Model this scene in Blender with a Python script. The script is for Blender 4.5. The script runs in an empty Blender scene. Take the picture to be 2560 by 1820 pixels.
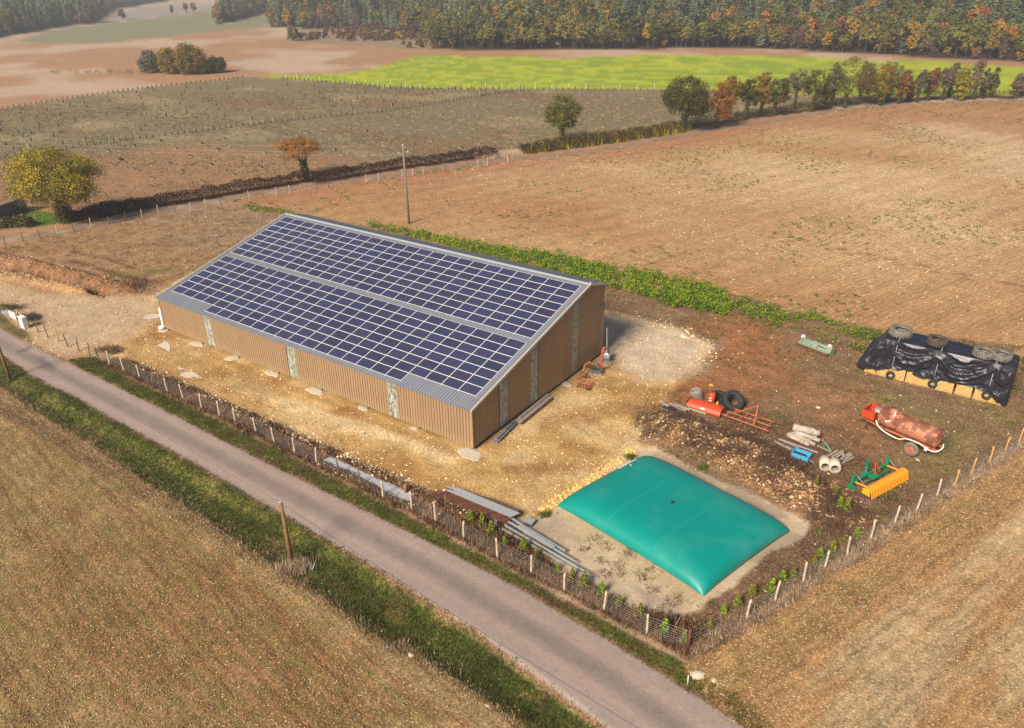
import bpy, math, random
import numpy as np
from mathutils import Vector, Matrix
random.seed(7); rng = np.random.default_rng(11)
scene = bpy.context.scene
col_link = scene.collection.objects.link
rad = math.radians

# ------------------------------------------------------------------ camera
CAM = np.array([70.1457, -40.0947, 32.7622]); YAW, PITCH, ROLL, FPX = -0.6156, 0.4721, -0.0100, 1948.54
cy_, sy_, cp_, sp_ = math.cos(YAW), math.sin(YAW), math.cos(PITCH), math.sin(PITCH)
FW = np.array([sy_*cp_, cy_*cp_, -sp_]); RT = np.array([cy_, -sy_, 0.0]); UP = np.cross(RT, FW)
c_, s_ = math.cos(ROLL), math.sin(ROLL)
RT, UP = c_*RT + s_*UP, -s_*RT + c_*UP
cam = bpy.data.cameras.new('camera'); cam_o = bpy.data.objects.new('camera', cam); col_link(cam_o)
cam.sensor_width = 36; cam.lens = 36*FPX/2560; cam.clip_end = 8000; cam.clip_start = 0.5
M = Matrix(((RT[0], UP[0], -FW[0], CAM[0]), (RT[1], UP[1], -FW[1], CAM[1]), (RT[2], UP[2], -FW[2], CAM[2]), (0, 0, 0, 1)))
cam_o.matrix_world = M
scene.camera = cam_o
# ------------------------------------------------------------------ light
SUN_EL = rad(37)
SUN_DIR = Vector((-0.03, -1.0, 0)).normalized()*math.cos(SUN_EL) + Vector((0, 0, math.sin(SUN_EL)))
world = bpy.data.worlds.new('World'); scene.world = world; world.use_nodes = True
nt = world.node_tree; bg = nt.nodes['Background']
sky = nt.nodes.new('ShaderNodeTexSky'); sky.sky_type = 'NISHITA'; sky.sun_disc = False
sky.sun_elevation = SUN_EL; sky.sun_rotation = math.atan2(SUN_DIR.x, SUN_DIR.y)
sky.dust_density = 2.0; sky.air_density = 1.0; sky.ozone_density = 1.0
nt.links.new(sky.outputs[0], bg.inputs[0]); bg.inputs[1].default_value = 0.055
sun = bpy.data.lights.new('sun', 'SUN'); sun.energy = 4.7; sun.angle = rad(18); sun.color = (1.0, 0.90, 0.75)
sun_o = bpy.data.objects.new('sun', sun); col_link(sun_o)
sun_o.rotation_euler = (-SUN_DIR).to_track_quat('-Z', 'Y').to_euler()
scene.view_settings.view_transform = 'Standard'; scene.view_settings.look = 'None'
scene.view_settings.exposure = 0.55; scene.view_settings.gamma = 1.0
scene.view_settings.use_curve_mapping = False

# ------------------------------------------------------------------ measuring: pixels of the photograph -> points of the place
def G(sx, sy, z=0.0):
    v = FW + (sx-1280)/FPX*RT - (sy-910)/FPX*UP
    return CAM + (z-CAM[2])/v[2]*v
def ZP(z, pts, h=0.0):
    x0, y0, s = z
    return [tuple(G(x0+x/s, y0+y/s, h)[:2]) for x, y in pts]
KD = 2560/2284
def DP(pts, h=0.0): return [tuple(G(x*KD, y*KD, h)[:2]) for x, y in pts]
def PROJ(p):
    v = np.asarray(p, float)-CAM; z = v@FW
    return 1280+FPX*(v@RT)/z, 910-FPX*(v@UP)/z, z
def height_to(base, sy):
    lo, hi = 0.0, 40.0
    for _ in range(40):
        m = (lo+hi)/2
        if PROJ((base[0], base[1], m))[1] > sy: lo = m
        else: hi = m
    return lo

# ------------------------------------------------------------------ noise / geometry maths
def hash2(ix, iy, s):
    h = (ix.astype(np.int64)*374761393 + iy.astype(np.int64)*668265263 + s*974634777) & 0xffffffff
    h = ((h ^ (h >> 13))*1274126177) & 0xffffffff
    return ((h ^ (h >> 16)) & 0xffff)/65535.0
def vnoise(x, y, s=0):
    ix = np.floor(x); iy = np.floor(y); fx = x-ix; fy = y-iy
    fx = fx*fx*(3-2*fx); fy = fy*fy*(3-2*fy)
    a = hash2(ix, iy, s); b = hash2(ix+1, iy, s); c = hash2(ix, iy+1, s); d = hash2(ix+1, iy+1, s)
    return (a*(1-fx)+b*fx)*(1-fy)+(c*(1-fx)+d*fx)*fy
def fbm(x, y, o=4, s=0):
    t = 0; a = 0.5; n = 0
    for i in range(o):
        t = t+a*vnoise(x, y, s+i*17); n += a; a *= 0.5; x = x*2.03+13.1; y = y*2.03+7.7
    return t/n
def sstep(a, b, x):
    t = np.clip((x-a)/(b-a), 0, 1); return t*t*(3-2*t)
def sdist(px, py, poly):
    """signed distance, positive inside"""
    P = np.array(poly, float); n = len(P)
    d = np.full(px.shape, 1e9); ins = np.zeros(px.shape, bool)
    for i in range(n):
        a = P[i]; b = P[(i+1) % n]; e = b-a
        wx = px-a[0]; wy = py-a[1]
        t = np.clip((wx*e[0]+wy*e[1])/(e@e+1e-12), 0, 1)
        d = np.minimum(d, np.hypot(wx-t*e[0], wy-t*e[1]))
        c = ((a[1] > py) != (b[1] > py))
        if abs(e[1]) > 1e-12:
            ins ^= c & (px < e[0]*(py-a[1])/e[1]+a[0])
    return np.where(ins, d, -d)
def ldist(px, py, line):
    P = np.array(line, float); d = np.full(px.shape, 1e9)
    for i in range(len(P)-1):
        a = P[i]; b = P[i+1]; e = b-a; wx = px-a[0]; wy = py-a[1]
        t = np.clip((wx*e[0]+wy*e[1])/(e@e+1e-12), 0, 1)
        d = np.minimum(d, np.hypot(wx-t*e[0], wy-t*e[1]))
    return d
def lin(r, g, b, k=1/1.45):
    m_ = 0.3*r+0.55*g+0.15*b; r, g, b = r+(m_-r)*0.07, g+(m_-g)*0.07, b+(m_-b)*0.07
    f = lambda v: ((v/255+0.055)/1.055)**2.4 if v > 10 else v/255/12.92
    return np.array([f(r)*k, f(g)*k, f(b)*k])

# ------------------------------------------------------------------ outlines of the place (world metres)
H_ = (0, 330, 2.953); I_ = (640, 330, 2.953); Z1 = (0, 0, 2.657); Z2 = (850, 0, 2.657); Z3 = (1700, 0, 2.657)
B_ = (0, 700, 3.53); C_ = (500, 900, 3.53); D_ = (1000, 1140, 4.274); E_ = (1000, 1300, 2.285); G_ = (1900, 1040, 3.1227)
F_ = (1340, 1100, 2.9); T_ = (2100, 780, 4.967); Y_ = (1400, 700, 3.0066); L_ = (0, 800, 1.592); K_ = (1900, 1000, 4.57); W_ = (1600, 940, 5.4125)

field_edge_left = ZP(L_, [(0, 250), (100, 330), (200, 385), (350, 475), (480, 565), (600, 645), (700, 705), (900, 835), (1000, 905), (1100, 970), (1250, 1070), (1400, 1190), (1592, 1320)]) + ZP(E_, [(0, 670), (250, 850), (500, 1030), (700, 1160)])
road_far = DP([(-200, 690), (0, 733), (83, 776)]) + [(-3.4, -10.85), (4.3, -10.85), (10.6, -10.9), (17, -10.95), (25, -11.2), (32.4, -11.25), (42.9, -11.2), (50, -11.4), (57, -12.0), (64.5, -13.0), (75, -14.5)]
road_near = DP([(-200, 720), (0, 789)]) + [(-2.4, -14.0), (7.3, -14.0), (15, -14.2), (22.6, -14.25), (29.3, -14.5), (33.9, -14.6), (37.3, -14.75), (43, -14.9), (50, -15.4), (57, -16.4), (66, -18.0), (76, -20)]
road_poly = road_far + road_near[::-1]
fence_b = ZP(B_, [(790, 665), (873, 703), (970, 750), (1097, 805), (1235, 868), (1350, 930), (1485, 990), (1617, 1047), (1780, 1125)]) + \
    ZP(C_, [(173, 490), (312, 543), (500, 635), (660, 730), (835, 820), (1030, 912), (1230, 1005), (1428, 1100), (1617, 1210), (1868, 1320), (2083, 1425)]) + \
    ZP(D_, [(683, 870), (1045, 1075), (1400, 1250), (1757, 1440)]) + ZP(E_, [(1165, 513), (1408, 645), (1645, 735)])
fence_r = [fence_b[-1]] + ZP(E_, [(1980, 555)]) + ZP(G_, [(118, 1440), (335, 1300), (505, 1185), (680, 1090), (862, 960), (1047, 835), (1223, 735), (1380, 625), (1515, 550), (1650, 460), (1785, 368), (1910, 280), (2018, 212)]) + [(73.5, 25.3), (74.2, 27.6), (74.9, 30)]
corner = fence_b[-1]
back_posts = ZP(H_, [(42, 838), (172, 808), (298, 785), (427, 758), (545, 733), (675, 700), (808, 682), (930, 657), (1052, 637), (1172, 608), (1295, 593), (1408, 575), (1525, 553), (1630, 535), (1738, 515), (1843, 500)]) + \
    ZP(I_, [(50, 487), (155, 468), (252, 458), (347, 438), (447, 425), (538, 413), (635, 400), (725, 388), (815, 375), (905, 362), (993, 350), (1080, 340), (1158, 325), (1240, 313), (1320, 303), (1400, 293), (1487, 283), (1567, 265), (1640, 262), (1710, 248), (1778, 240), (1858, 225)]) + ZP(Z2, [(1115, 1080)])
hedge_line = ZP(H_, [(640, 665), (800, 608), (1040, 565), (1300, 525), (1600, 475), (1890, 422)]) + ZP(I_, [(300, 375), (400, 355), (480, 368), (560, 355), (800, 310), (1080, 265), (1350, 230), (1640, 190), (1780, 183)])
hedge_line2 = ZP(Z2, [(1190, 1020), (1480, 985), (1800, 945), (2285, 870)])
hedge_line3 = ZP(Z3, [(20, 845), (250, 815), (480, 780), (620, 765), (850, 735), (1010, 705), (1200, 685), (1500, 665), (1600, 655), (2000, 648), (2285, 648), (2500, 650)])
track_line = [tuple(np.array(h)*0.45+np.array(p)*0.55) for h, p in zip(ZP(H_, [(0, 790), (300, 760), (640, 690), (1040, 600), (1600, 510), (1890, 455)]), ZP(H_, [(0, 800), (300, 765), (640, 690), (1040, 603), (1600, 505), (1890, 458)]))] + ZP(I_, [(300, 410), (800, 350), (1350, 268), (1780, 210)]) + ZP(Z2, [(1480, 1030), (1800, 985), (2285, 900)]) + ZP(Z3, [(250, 855), (620, 805), (1010, 735), (1500, 690), (2285, 665)])
mead_top = ZP(Z1, [(0, 728), (600, 635), (1080, 572), (1640, 515)]) ; mead_top2 = ZP(Z1, [(1900, 522), (2285, 552)]) + ZP(Z2, [(300, 578), (600, 592), (1200, 590), (1700, 595), (2140, 602)]) + ZP(Z3, [(300, 610)])
guard_low = ZP(Z1, [(0, 1050), (230, 1018), (560, 972), (860, 930), (1200, 890), (1600, 838), (2000, 795), (2285, 768)]) + ZP(Z2, [(200, 755), (500, 710), (800, 662), (1100, 615), (1270, 597)])
FARL = DP([(-420, 330)])[0]
meadow_poly = [FARL] + mead_top + mead_top2 + ZP(Z3, [(600, 640), (1500, 650)]) + [tuple(p) for p in hedge_line3[:7][::-1]] + hedge_line2[::-1] + hedge_line[::-1] + DP([(0, 500), (-420, 560)])
soil_poly = DP([(-420, 400), (0, 362), (180, 345), (400, 322), (560, 335), (640, 360), (700, 345), (900, 380), (1150, 345), (1000, 352), (700, 400), (300, 450), (0, 500), (-420, 560)])
mustard_poly = ZP(Z1, [(1690, 505), (1850, 495), (2285, 488)]) + ZP(Z2, [(230, 455), (390, 405), (520, 365), (700, 362), (850, 380), (1200, 375), (1500, 390), (1760, 372), (2285, 357)]) + ZP(Z3, [(200, 372), (500, 368), (900, 380), (1250, 400), (1700, 405), (2000, 430), (2285, 450), (3000, 490), (3000, 640), (2285, 628), (2000, 640), (1300, 640)]) + mead_top2[::-1]
plough_poly = track_line[4:] + [(120, 260), (220, 200), (220, 30), (88, 40)] + DP([(2284, 775), (2100, 752), (1950, 735), (1780, 700), (1650, 660), (1400, 605), (1100, 545), (860, 512), (700, 480), (600, 462)])
yard_poly = DP([(-150, 600), (0, 628), (90, 650), (200, 662), (340, 660), (420, 610), (600, 520), (1330, 600), (1345, 690), (1500, 730), (1590, 772), (1560, 815), (1500, 870), (1455, 925), (1420, 985), (1450, 1005), (1320, 1075), (1235, 1140), (1200, 1160), (1150, 1180)]) + [(46.5, -6.2), (40, -6.7), (36, -7.3), (20, -7.4), (6, -7.3), (0, -8.0), (-2, -10.2), (-4, -11), (-9, -11)] + DP([(60, 765), (40, 735), (0, 690), (-150, 640)])
pale_poly1 = DP([(-150, 600), (0, 628), (90, 650), (200, 662), (345, 665), (350, 700), (300, 740), (240, 770), (150, 800), (90, 780), (40, 735), (0, 690), (-150, 640)])
pale_poly2 = DP([(1320, 690), (1345, 695), (1500, 730), (1590, 772), (1560, 815), (1500, 855), (1430, 850), (1345, 795), (1300, 780)])
pad_poly = ZP(F_, [(-150, 560), (0, 570), (150, 480), (560, 150), (640, 70), (860, 60), (1100, 190), (1500, 360), (1870, 550), (1990, 620), (1970, 680), (1850, 760), (1700, 810), (1500, 1000), (1225, 1170), (1180, 1230), (1000, 1275), (800, 1230), (700, 1220), (400, 1050), (200, 950), (30, 800), (-120, 700)])
mound_poly = DP([(1425, 935), (1470, 925), (1560, 945), (1620, 965), (1740, 1010), (1800, 1060), (1870, 1110), (1850, 1160), (1790, 1160), (1700, 1100), (1600, 1040), (1520, 1005), (1440, 995)])
mound_edge = DP([(1410, 905), (1470, 905), (1600, 940), (1750, 985), (1840, 1050), (1930, 1120), (2000, 1180), (1900, 1230), (1830, 1190), (1780, 1150), (1640, 1068), (1500, 1000), (1420, 985)])
trench_line = ZP(H_, [(-200, 990), (0, 1002), (100, 1012), (300, 1060), (600, 1140), (780, 1195)])
bank_line = ZP(H_, [(-200, 920), (0, 930), (150, 960), (400, 1020), (700, 1100), (950, 1170)])
berm_line = ZP(H_, [(-200, 1040), (0, 1055), (200, 1090), (450, 1150), (620, 1185)])
inner_right = [fence_b[-1]] + fence_r[1:] + [(76, 36), (70, 38)] + DP([(2284, 775), (2100, 752), (1950, 735), (1780, 700), (1650, 660), (1345, 640)]) + [(39, 10), (39, -6), (46, -9)]
strip_poly = DP([(820, 500), (900, 512), (1000, 533), (1100, 553), (1250, 572), (1400, 602), (1550, 632), (1620, 650), (1650, 690), (1620, 708), (1500, 690), (1400, 655), (1330, 640), (1100, 580), (900, 530), (820, 508)])
strip2_poly = DP([(1690, 690), (1780, 692), (1850, 715), (1960, 742), (2000, 770), (1930, 790), (1850, 755), (1760, 738), (1700, 725)])
forest_poly = ZP(Z2, [(-100, 180), (300, 200), (560, 240), (600, 325), (750, 330), (1200, 333), (1700, 333), (2285, 322)]) + ZP(Z3, [(300, 318), (900, 340), (1500, 372), (2285, 415), (3200, 480)]) + [(900, 700), (400, 1400), (-700, 1200)] + ZP(Z1, [(1500, 10), (1430, 120), (1430, 165), (1560, 140), (1770, 85), (1790, 180), (2080, 190), (2285, 190)])
far_forest_poly = ZP(Z1, [(-600, 330), (0, 245), (250, 205), (480, 165), (640, 155), (760, 60), (1000, 20), (1300, -30), (1500, -60)]) + [(-700, 1300), (-1500, 900), (-1500, 100)]
green_far_poly = ZP(Z1, [(100, 270), (350, 200), (700, 155), (1200, 100), (1500, 70), (1430, 165), (1560, 140), (1900, 75), (1780, 185), (1500, 200), (1000, 255), (700, 285), (300, 290)])
haze_far_poly = ZP(Z1, [(650, 150), (900, 60), (1200, 30), (1500, 45), (1500, 68), (1200, 98), (750, 148)])
scrub_poly = ZP(Z1, [(1900, 270), (1990, 200), (2285, 190)]) + ZP(Z2, [(0, 190), (300, 200), (590, 250), (600, 325), (400, 320), (0, 295)]) + ZP(Z1, [(2080, 290)])

def terrain_h(x, y):
    z = (fbm(x*0.9, y*0.9, 3, 3)-0.5)*0.10 + (fbm(x*0.16, y*0.16, 2, 8)-0.5)*0.10
    near = sstep(300, 200, np.hypot(x-70, y+40))
    z = z*near
    # rubble heap between the water bag and the machines
    d = sdist(x, y, mound_poly)
    z = z + sstep(-0.8, 2.2, d)*(0.75+0.5*fbm(x*1.1, y*1.1, 3, 21))
    # trench with its spoil
    inx = sstep(-70, -60, x)
    z = z - 0.8*sstep(0.75, 0.2, ldist(x, y, trench_line))*inx
    z = z + (0.5+0.35*fbm(x*1.3, y*1.3, 3, 5))*sstep(1.3, 0.3, ldist(x, y, bank_line))*inx
    z = z + (0.35+0.35*fbm(x*1.3, y*1.3, 3, 6))*sstep(0.95, 0.2, ldist(x, y, berm_line))*inx
    # roadside ditch and the edge of rubble inside the fence
    wid = sstep(-14.7, -15.9, y)*sstep(-19.3, -17.2, y)
    z = z - 0.45*wid*sstep(-12, -4, x)
    z = z + 0.22*np.exp(-((y+7.75)/0.38)**2)*sstep(2, 6, x)*sstep(46, 42, x)*(0.5+fbm(x*1.5, y*1.5, 3, 9))
    z = z - 0.35*np.exp(-((y+8.35)/0.4)**2)*sstep(28, 30, x)*sstep(41, 39, x)
    # barn platform and road stay flat
    flat = sstep(-0.8, 0.2, np.minimum(np.minimum(x+1, 40-x), np.minimum(y+2, 19.5-y)))
    z = z*(1-flat)
    rd = sdist(x, y, road_poly); z = z*(1-sstep(-0.4, 0.2, rd))+0.03*sstep(-0.3, 0.1, rd)
    pd = sdist(x, y, pad_poly); z = z*(1-0.9*sstep(-0.2, 0.3, pd))
    # wooded hills behind
    f = sdist(x, y, forest_poly); z = z + np.clip(f-2, 0, 230)*0.115*sstep(0, 60, f)
    f = sdist(x, y, far_forest_poly); z = z + np.clip(f-2, 0, 230)*0.15*sstep(0, 80, f)
    return z
def gh(x, y): return float(terrain_h(np.array([float(x)]), np.array([float(y)]))[0])

# ------------------------------------------------------------------ material helpers
def new_mat(name, base=(0.5, 0.5, 0.5), rough=0.7, metal=0.0, spec=0.5):
    m = bpy.data.materials.new(name); m.use_nodes = True
    b = m.node_tree.nodes['Principled BSDF']
    b.inputs['Base Color'].default_value = (*base, 1); b.inputs['Roughness'].default_value = rough
    b.inputs['Metallic'].default_value = metal; b.inputs['Specular IOR Level'].default_value = spec
    return m
class NT:
    def __init__(s, m): s.t = m.node_tree; s.n = s.t.nodes; s.l = s.t.links; s.b = s.n['Principled BSDF']
    def add(s, typ, **kw):
        n = s.n.new(typ)
        for k, v in kw.items():
            if k.startswith('i_'):
                n.inputs[k[2:].replace('_', ' ')].default_value = v
            else: setattr(n, k, v)
        return n
    def math(s, op, a, b=None, c=None, clamp=False):
        n = s.n.new('ShaderNodeMath'); n.operation = op; n.use_clamp = clamp
        for i, v in enumerate((a, b, c)):
            if v is None: continue
            if isinstance(v, (int, float)): n.inputs[i].default_value = v
            else: s.l.new(v, n.inputs[i])
        return n.outputs[0]
    def mix(s, f, a, b, mode='MIX'):
        n = s.n.new('ShaderNodeMix'); n.data_type = 'RGBA'; n.blend_type = mode
        for i, v in ((0, f), (6, a), (7, b)):
            if isinstance(v, (int, float)): n.inputs[i].default_value = v
            elif isinstance(v, (tuple, list, np.ndarray)): n.inputs[i].default_value = (*v[:3], 1)
            else: s.l.new(v, n.inputs[i])
        return n.outputs[2]
    def noise(s, scale, detail=3, rough=0.55, vec=None, out=0):
        n = s.n.new('ShaderNodeTexNoise'); n.inputs['Scale'].default_value = scale
        n.inputs['Detail'].default_value = detail; n.inputs['Roughness'].default_value = rough
        if vec is not None: s.l.new(vec, n.inputs['Vector'])
        return n.outputs[out]
    def ramp(s, f, a, b, c0=(0, 0, 0), c1=(1, 1, 1)):
        n = s.n.new('ShaderNodeValToRGB'); n.color_ramp.elements[0].position = a; n.color_ramp.elements[1].position = b
        n.color_ramp.elements[0].color = (*c0, 1); n.color_ramp.elements[1].color = (*c1, 1)
        s.l.new(f, n.inputs[0]); return n.outputs[0]
def simple(name, base, rough=0.7, metal=0.0, var=0.25, scale=4.0, bump=0.0, second=None, thr=(0.45, 0.6), coord='Object', spec=0.4):
    """a procedural material: base colour broken up by noise, an optional second colour in patches"""
    m = new_mat(name, base, rough, metal, spec); t = NT(m)
    tc = t.add('ShaderNodeTexCoord').outputs[coord]
    n1 = t.noise(scale, 5, 0.6, tc)
    v = t.math('MULTIPLY_ADD', n1, var*2, 1-var)
    c = t.mix(1.0, base, v, 'MULTIPLY')
    if second is not None:
        f = t.ramp(t.noise(scale*0.6, 6, 0.65, tc), thr[0], thr[1]); c = t.mix(f, c, second)
    t.l.new(c, t.b.inputs['Base Color'])
    if bump:
        bp = t.add('ShaderNodeBump'); bp.inputs['Strength'].default_value = bump; bp.inputs['Distance'].default_value = 0.03
        t.l.new(t.noise(scale*3, 5, 0.6, tc), bp.inputs['Height']); t.l.new(bp.outputs[0], t.b.inputs['Normal'])
    return m

MT = {}
# the ground: colour and kind of cover are stored per vertex, grain and relief are procedural
def ground_material():
    m = new_mat('ground_cover', rough=0.95, spec=0.1); t = NT(m)
    pos = t.add('ShaderNodeNewGeometry').outputs['Position']
    col = t.add('ShaderNodeAttribute', attribute_name='col').outputs['Color']
    d1 = t.add('ShaderNodeSeparateColor'); t.l.new(t.add('ShaderNodeAttribute', attribute_name='det').outputs['Color'], d1.inputs[0])
    d2 = t.add('ShaderNodeSeparateColor'); t.l.new(t.add('ShaderNodeAttribute', attribute_name='det2').outputs['Color'], d2.inputs[0])
    stone, green, contrast = d1.outputs[0], d1.outputs[1], d1.outputs[2]
    rowsA, rowsB, straw = d2.outputs[0], d2.outputs[1], d2.outputs[2]
    big = t.noise(0.07, 4, 0.55, pos); mid = t.noise(0.55, 5, 0.6, pos); fine = t.noise(5.0, 4, 0.65, pos); vf = t.noise(17.0, 2, 0.6, pos)
    k = t.math('MULTIPLY_ADD', big, 0.3, 0.85)
    k = t.math('MULTIPLY', k, t.math('MULTIPLY_ADD', t.math('SUBTRACT', mid, 0.5), t.math('MULTIPLY_ADD', contrast, 2.7, 0.12), 1.0))
    k = t.math('MULTIPLY', k, t.math('MULTIPLY_ADD', t.math('SUBTRACT', fine, 0.5), t.math('MULTIPLY_ADD', contrast, 3.9, 0.35), 1.0))
    k = t.math('MULTIPLY', k, t.math('MULTIPLY_ADD', t.math('SUBTRACT', vf, 0.5), t.math('MULTIPLY_ADD', contrast, 2.8, 0.35), 1.0))
    def rows(ang, freq, w):
        mp = t.add('ShaderNodeMapping'); mp.inputs['Rotation'].default_value = (0, 0, ang); t.l.new(pos, mp.inputs['Vector'])
        sx = t.add('ShaderNodeSeparateXYZ'); t.l.new(mp.outputs[0], sx.inputs[0])
        wob = t.math('MULTIPLY_ADD', t.noise(0.5, 2, 0.5, pos), 1.2, 0)
        s = t.math('SINE', t.math('MULTIPLY', t.math('ADD', sx.outputs[1], wob), freq))
        s2 = t.math('SINE', t.math('MULTIPLY', sx.outputs[1], freq*0.137))
        s = t.math('ADD', s, t.math('MULTIPLY', s2, 0.5))
        return t.math('MULTIPLY', s, t.math('MULTIPLY', w, t.math('MULTIPLY_ADD', mid, 0.30, 0.0)))
    k = t.math('ADD', k, rows(ROW_A, 9.0, rowsA)); k = t.math('ADD', k, rows(ROW_B, 9.5, rowsB))
    def streaks(ang, sc):
        mp = t.add('ShaderNodeMapping'); mp.inputs['Rotation'].default_value = (0, 0, ang); t.l.new(pos, mp.inputs['Vector'])
        m2 = t.add('ShaderNodeMapping'); m2.inputs['Scale'].default_value = (0.10*sc, 1.3*sc, 0.3); t.l.new(mp.outputs[0], m2.inputs['Vector'])
        return t.noise(1.0, 6, 0.68, m2.outputs[0])
    stA = streaks(ROW_A, 1.0); stB = streaks(ROW_B, 0.9)
    k = t.math('ADD', k, t.math('MULTIPLY', t.math('SUBTRACT', stA, 0.5), t.math('MULTIPLY', rowsA, 1.3)))
    k = t.math('ADD', k, t.math('MULTIPLY', t.math('SUBTRACT', stB, 0.5), t.math('MULTIPLY', rowsB, 1.0)))
    k = t.math('MAXIMUM', k, 0.12)
    c = t.mix(1.0, col, k, 'MULTIPLY')
    # warm / cool drift
    hue = t.noise(1.3, 4, 0.6, pos)
    c = t.mix(t.math('MULTIPLY', t.ramp(hue, 0.48, 0.70), 0.30), c, t.mix(1.0, col, (0.72, 0.62, 0.55), 'MULTIPLY'))
    # green regrowth
    g = t.math('MULTIPLY', t.ramp(t.noise(0.9, 6, 0.72, pos), 0.50, 0.62), green)
    g = t.math('MULTIPLY', g, t.ramp(fine, 0.35, 0.6))
    c = t.mix(g, c, tuple(lin(105, 112, 52)))
    gA = t.math('MULTIPLY', t.ramp(stA, 0.50, 0.62), t.math('MULTIPLY', rowsA, 0.55)); c = t.mix(gA, c, t.mix(1.0, tuple(lin(118, 112, 56)), k, 'MULTIPLY'))
    gA = t.math('MULTIPLY', t.ramp(stA, 0.36, 0.48, (1, 1, 1), (0, 0, 0)), t.math('MULTIPLY', rowsA, 0.45)); c = t.mix(gA, c, t.mix(1.0, tuple(lin(150, 92, 54)), k, 'MULTIPLY'))
    # straw bits
    st = t.add('ShaderNodeTexVoronoi'); st.feature = 'F1'; st.inputs['Scale'].default_value = 9
    mp = t.add('ShaderNodeMapping'); mp.inputs['Scale'].default_value = (1.0, 2.2, 1); mp.inputs['Rotation'].default_value = (0, 0, 0.5)
    t.l.new(pos, mp.inputs['Vector']); t.l.new(mp.outputs[0], st.inputs['Vector'])
    sf = t.math('MULTIPLY', t.ramp(st.outputs['Distance'], 0.20, 0.30, (1, 1, 1), (0, 0, 0)), straw)
    sr = t.add('ShaderNodeSeparateColor'); t.l.new(st.outputs['Color'], sr.inputs[0])
    sf = t.math('MULTIPLY', sf, t.ramp(sr.outputs[0], 0.45, 0.6))
    c = t.mix(sf, c, tuple(lin(216, 186, 140)))
    # pebbles
    vo = t.add('ShaderNodeTexVoronoi'); vo.inputs['Scale'].default_value = 5.5; t.l.new(pos, vo.inputs['Vector'])
    vr = t.add('ShaderNodeSeparateColor'); t.l.new(vo.outputs['Color'], vr.inputs[0])
    pf = t.math('MULTIPLY', t.ramp(vo.outputs['Distance'], 0.22, 0.34, (1, 1, 1), (0, 0, 0)), stone)
    pf = t.math('MULTIPLY', pf, t.ramp(vr.outputs[1], 0.55, 0.7))
    c = t.mix(pf, c, tuple(lin(232, 208, 172)))
    t.l.new(c, t.b.inputs['Base Color'])
    bp = t.add('ShaderNodeBump'); bp.inputs['Strength'].default_value = 0.7; bp.inputs['Distance'].default_value = 0.08
    hh = t.math('ADD', t.math('MULTIPLY', fine, contrast), t.math('MULTIPLY', vf, 0.35))
    hh = t.math('ADD', hh, t.math('MULTIPLY', pf, 0.5))
    t.l.new(hh, bp.inputs['Height']); t.l.new(bp.outputs[0], t.b.inputs['Normal'])
    return m
def _ang(a, b):
    p = G(a[0]*KD, a[1]*KD); q = G(b[0]*KD, b[1]*KD); return math.atan2(q[1]-p[1], q[0]-p[0])
ROW_A = -_ang((0, 870), (560, 1420))     # drilling direction of the near left field
ROW_B = -_ang((1750, 1380), (2284, 1010)) # drilling direction of the other fields
MT['ground'] = ground_material()
def tinted(name, rough=0.9, trans=0.0, spec=0.2):
    m = new_mat(name, rough=rough, spec=spec); t = NT(m)
    c = t.add('ShaderNodeAttribute', attribute_name='col').outputs['Color']
    t.l.new(c, t.b.inputs['Base Color'])
    if trans:
        tr = t.add('ShaderNodeBsdfTranslucent'); t.l.new(c, tr.inputs[0])
        mx = t.add('ShaderNodeMixShader'); mx.inputs[0].default_value = trans
        out = t.n['Material Output']; t.l.new(t.b.outputs[0], mx.inputs[1]); t.l.new(tr.outputs[0], mx.inputs[2]); t.l.new(mx.outputs[0], out.inputs[0])
    return m
MT['scatter'] = tinted('dry_litter'); MT['leaf'] = tinted('foliage', 0.75, 0.3); MT['stone'] = tinted('limestone', 0.9)
def bark(name, c): return simple(name, c, 0.95, var=0.45, scale=6, bump=0.4)
MT['bark'] = bark('bark', (0.07, 0.055, 0.04)); MT['bark_pale'] = bark('pale_bark', (0.22, 0.18, 0.14))
MT['post'] = simple('weathered_post', (0.50, 0.40, 0.30), 0.9, var=0.4, scale=9, second=(0.22, 0.16, 0.11), thr=(0.5, 0.7), coord='Object')
MT['post_dark'] = simple('dark_post', (0.17, 0.105, 0.065), 0.9, var=0.4, scale=9)
MT['post_orange'] = simple('fresh_post', (0.50, 0.27, 0.10), 0.9, var=0.4, scale=9)
MT['wire'] = new_mat('galvanised_wire', (0.42, 0.38, 0.34), 0.55, 0.3)
MT['wire_dark'] = new_mat('dark_cable', (0.05, 0.045, 0.05), 0.6)
MT['wire_light'] = new_mat('aluminium_line', (0.36, 0.36, 0.30), 0.5, 0.2)
MT['rust'] = simple('rust', (0.14, 0.05, 0.028), 0.85, var=0.4, scale=8, second=(0.09, 0.035, 0.02))
MT['orange'] = simple('red_paint', (0.46, 0.06, 0.018), 0.45, var=0.18, scale=3, second=(0.30, 0.05, 0.02), thr=(0.62, 0.72))
MT['orange_worn'] = simple('worn_orange_paint', (0.42, 0.13, 0.06), 0.6, var=0.3, scale=5, second=(0.25, 0.07, 0.035), thr=(0.52, 0.66))
MT['green'] = simple('green_paint', (0.015, 0.20, 0.09), 0.45, var=0.2, scale=4)
MT['green_pale'] = simple('faded_green_paint', (0.22, 0.29, 0.19), 0.6, var=0.25, scale=4, second=(0.30, 0.22, 0.15), thr=(0.58, 0.68))
MT['yellow'] = simple('orange_yellow_paint', (0.80, 0.33, 0.02), 0.5, var=0.15, scale=5)
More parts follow.
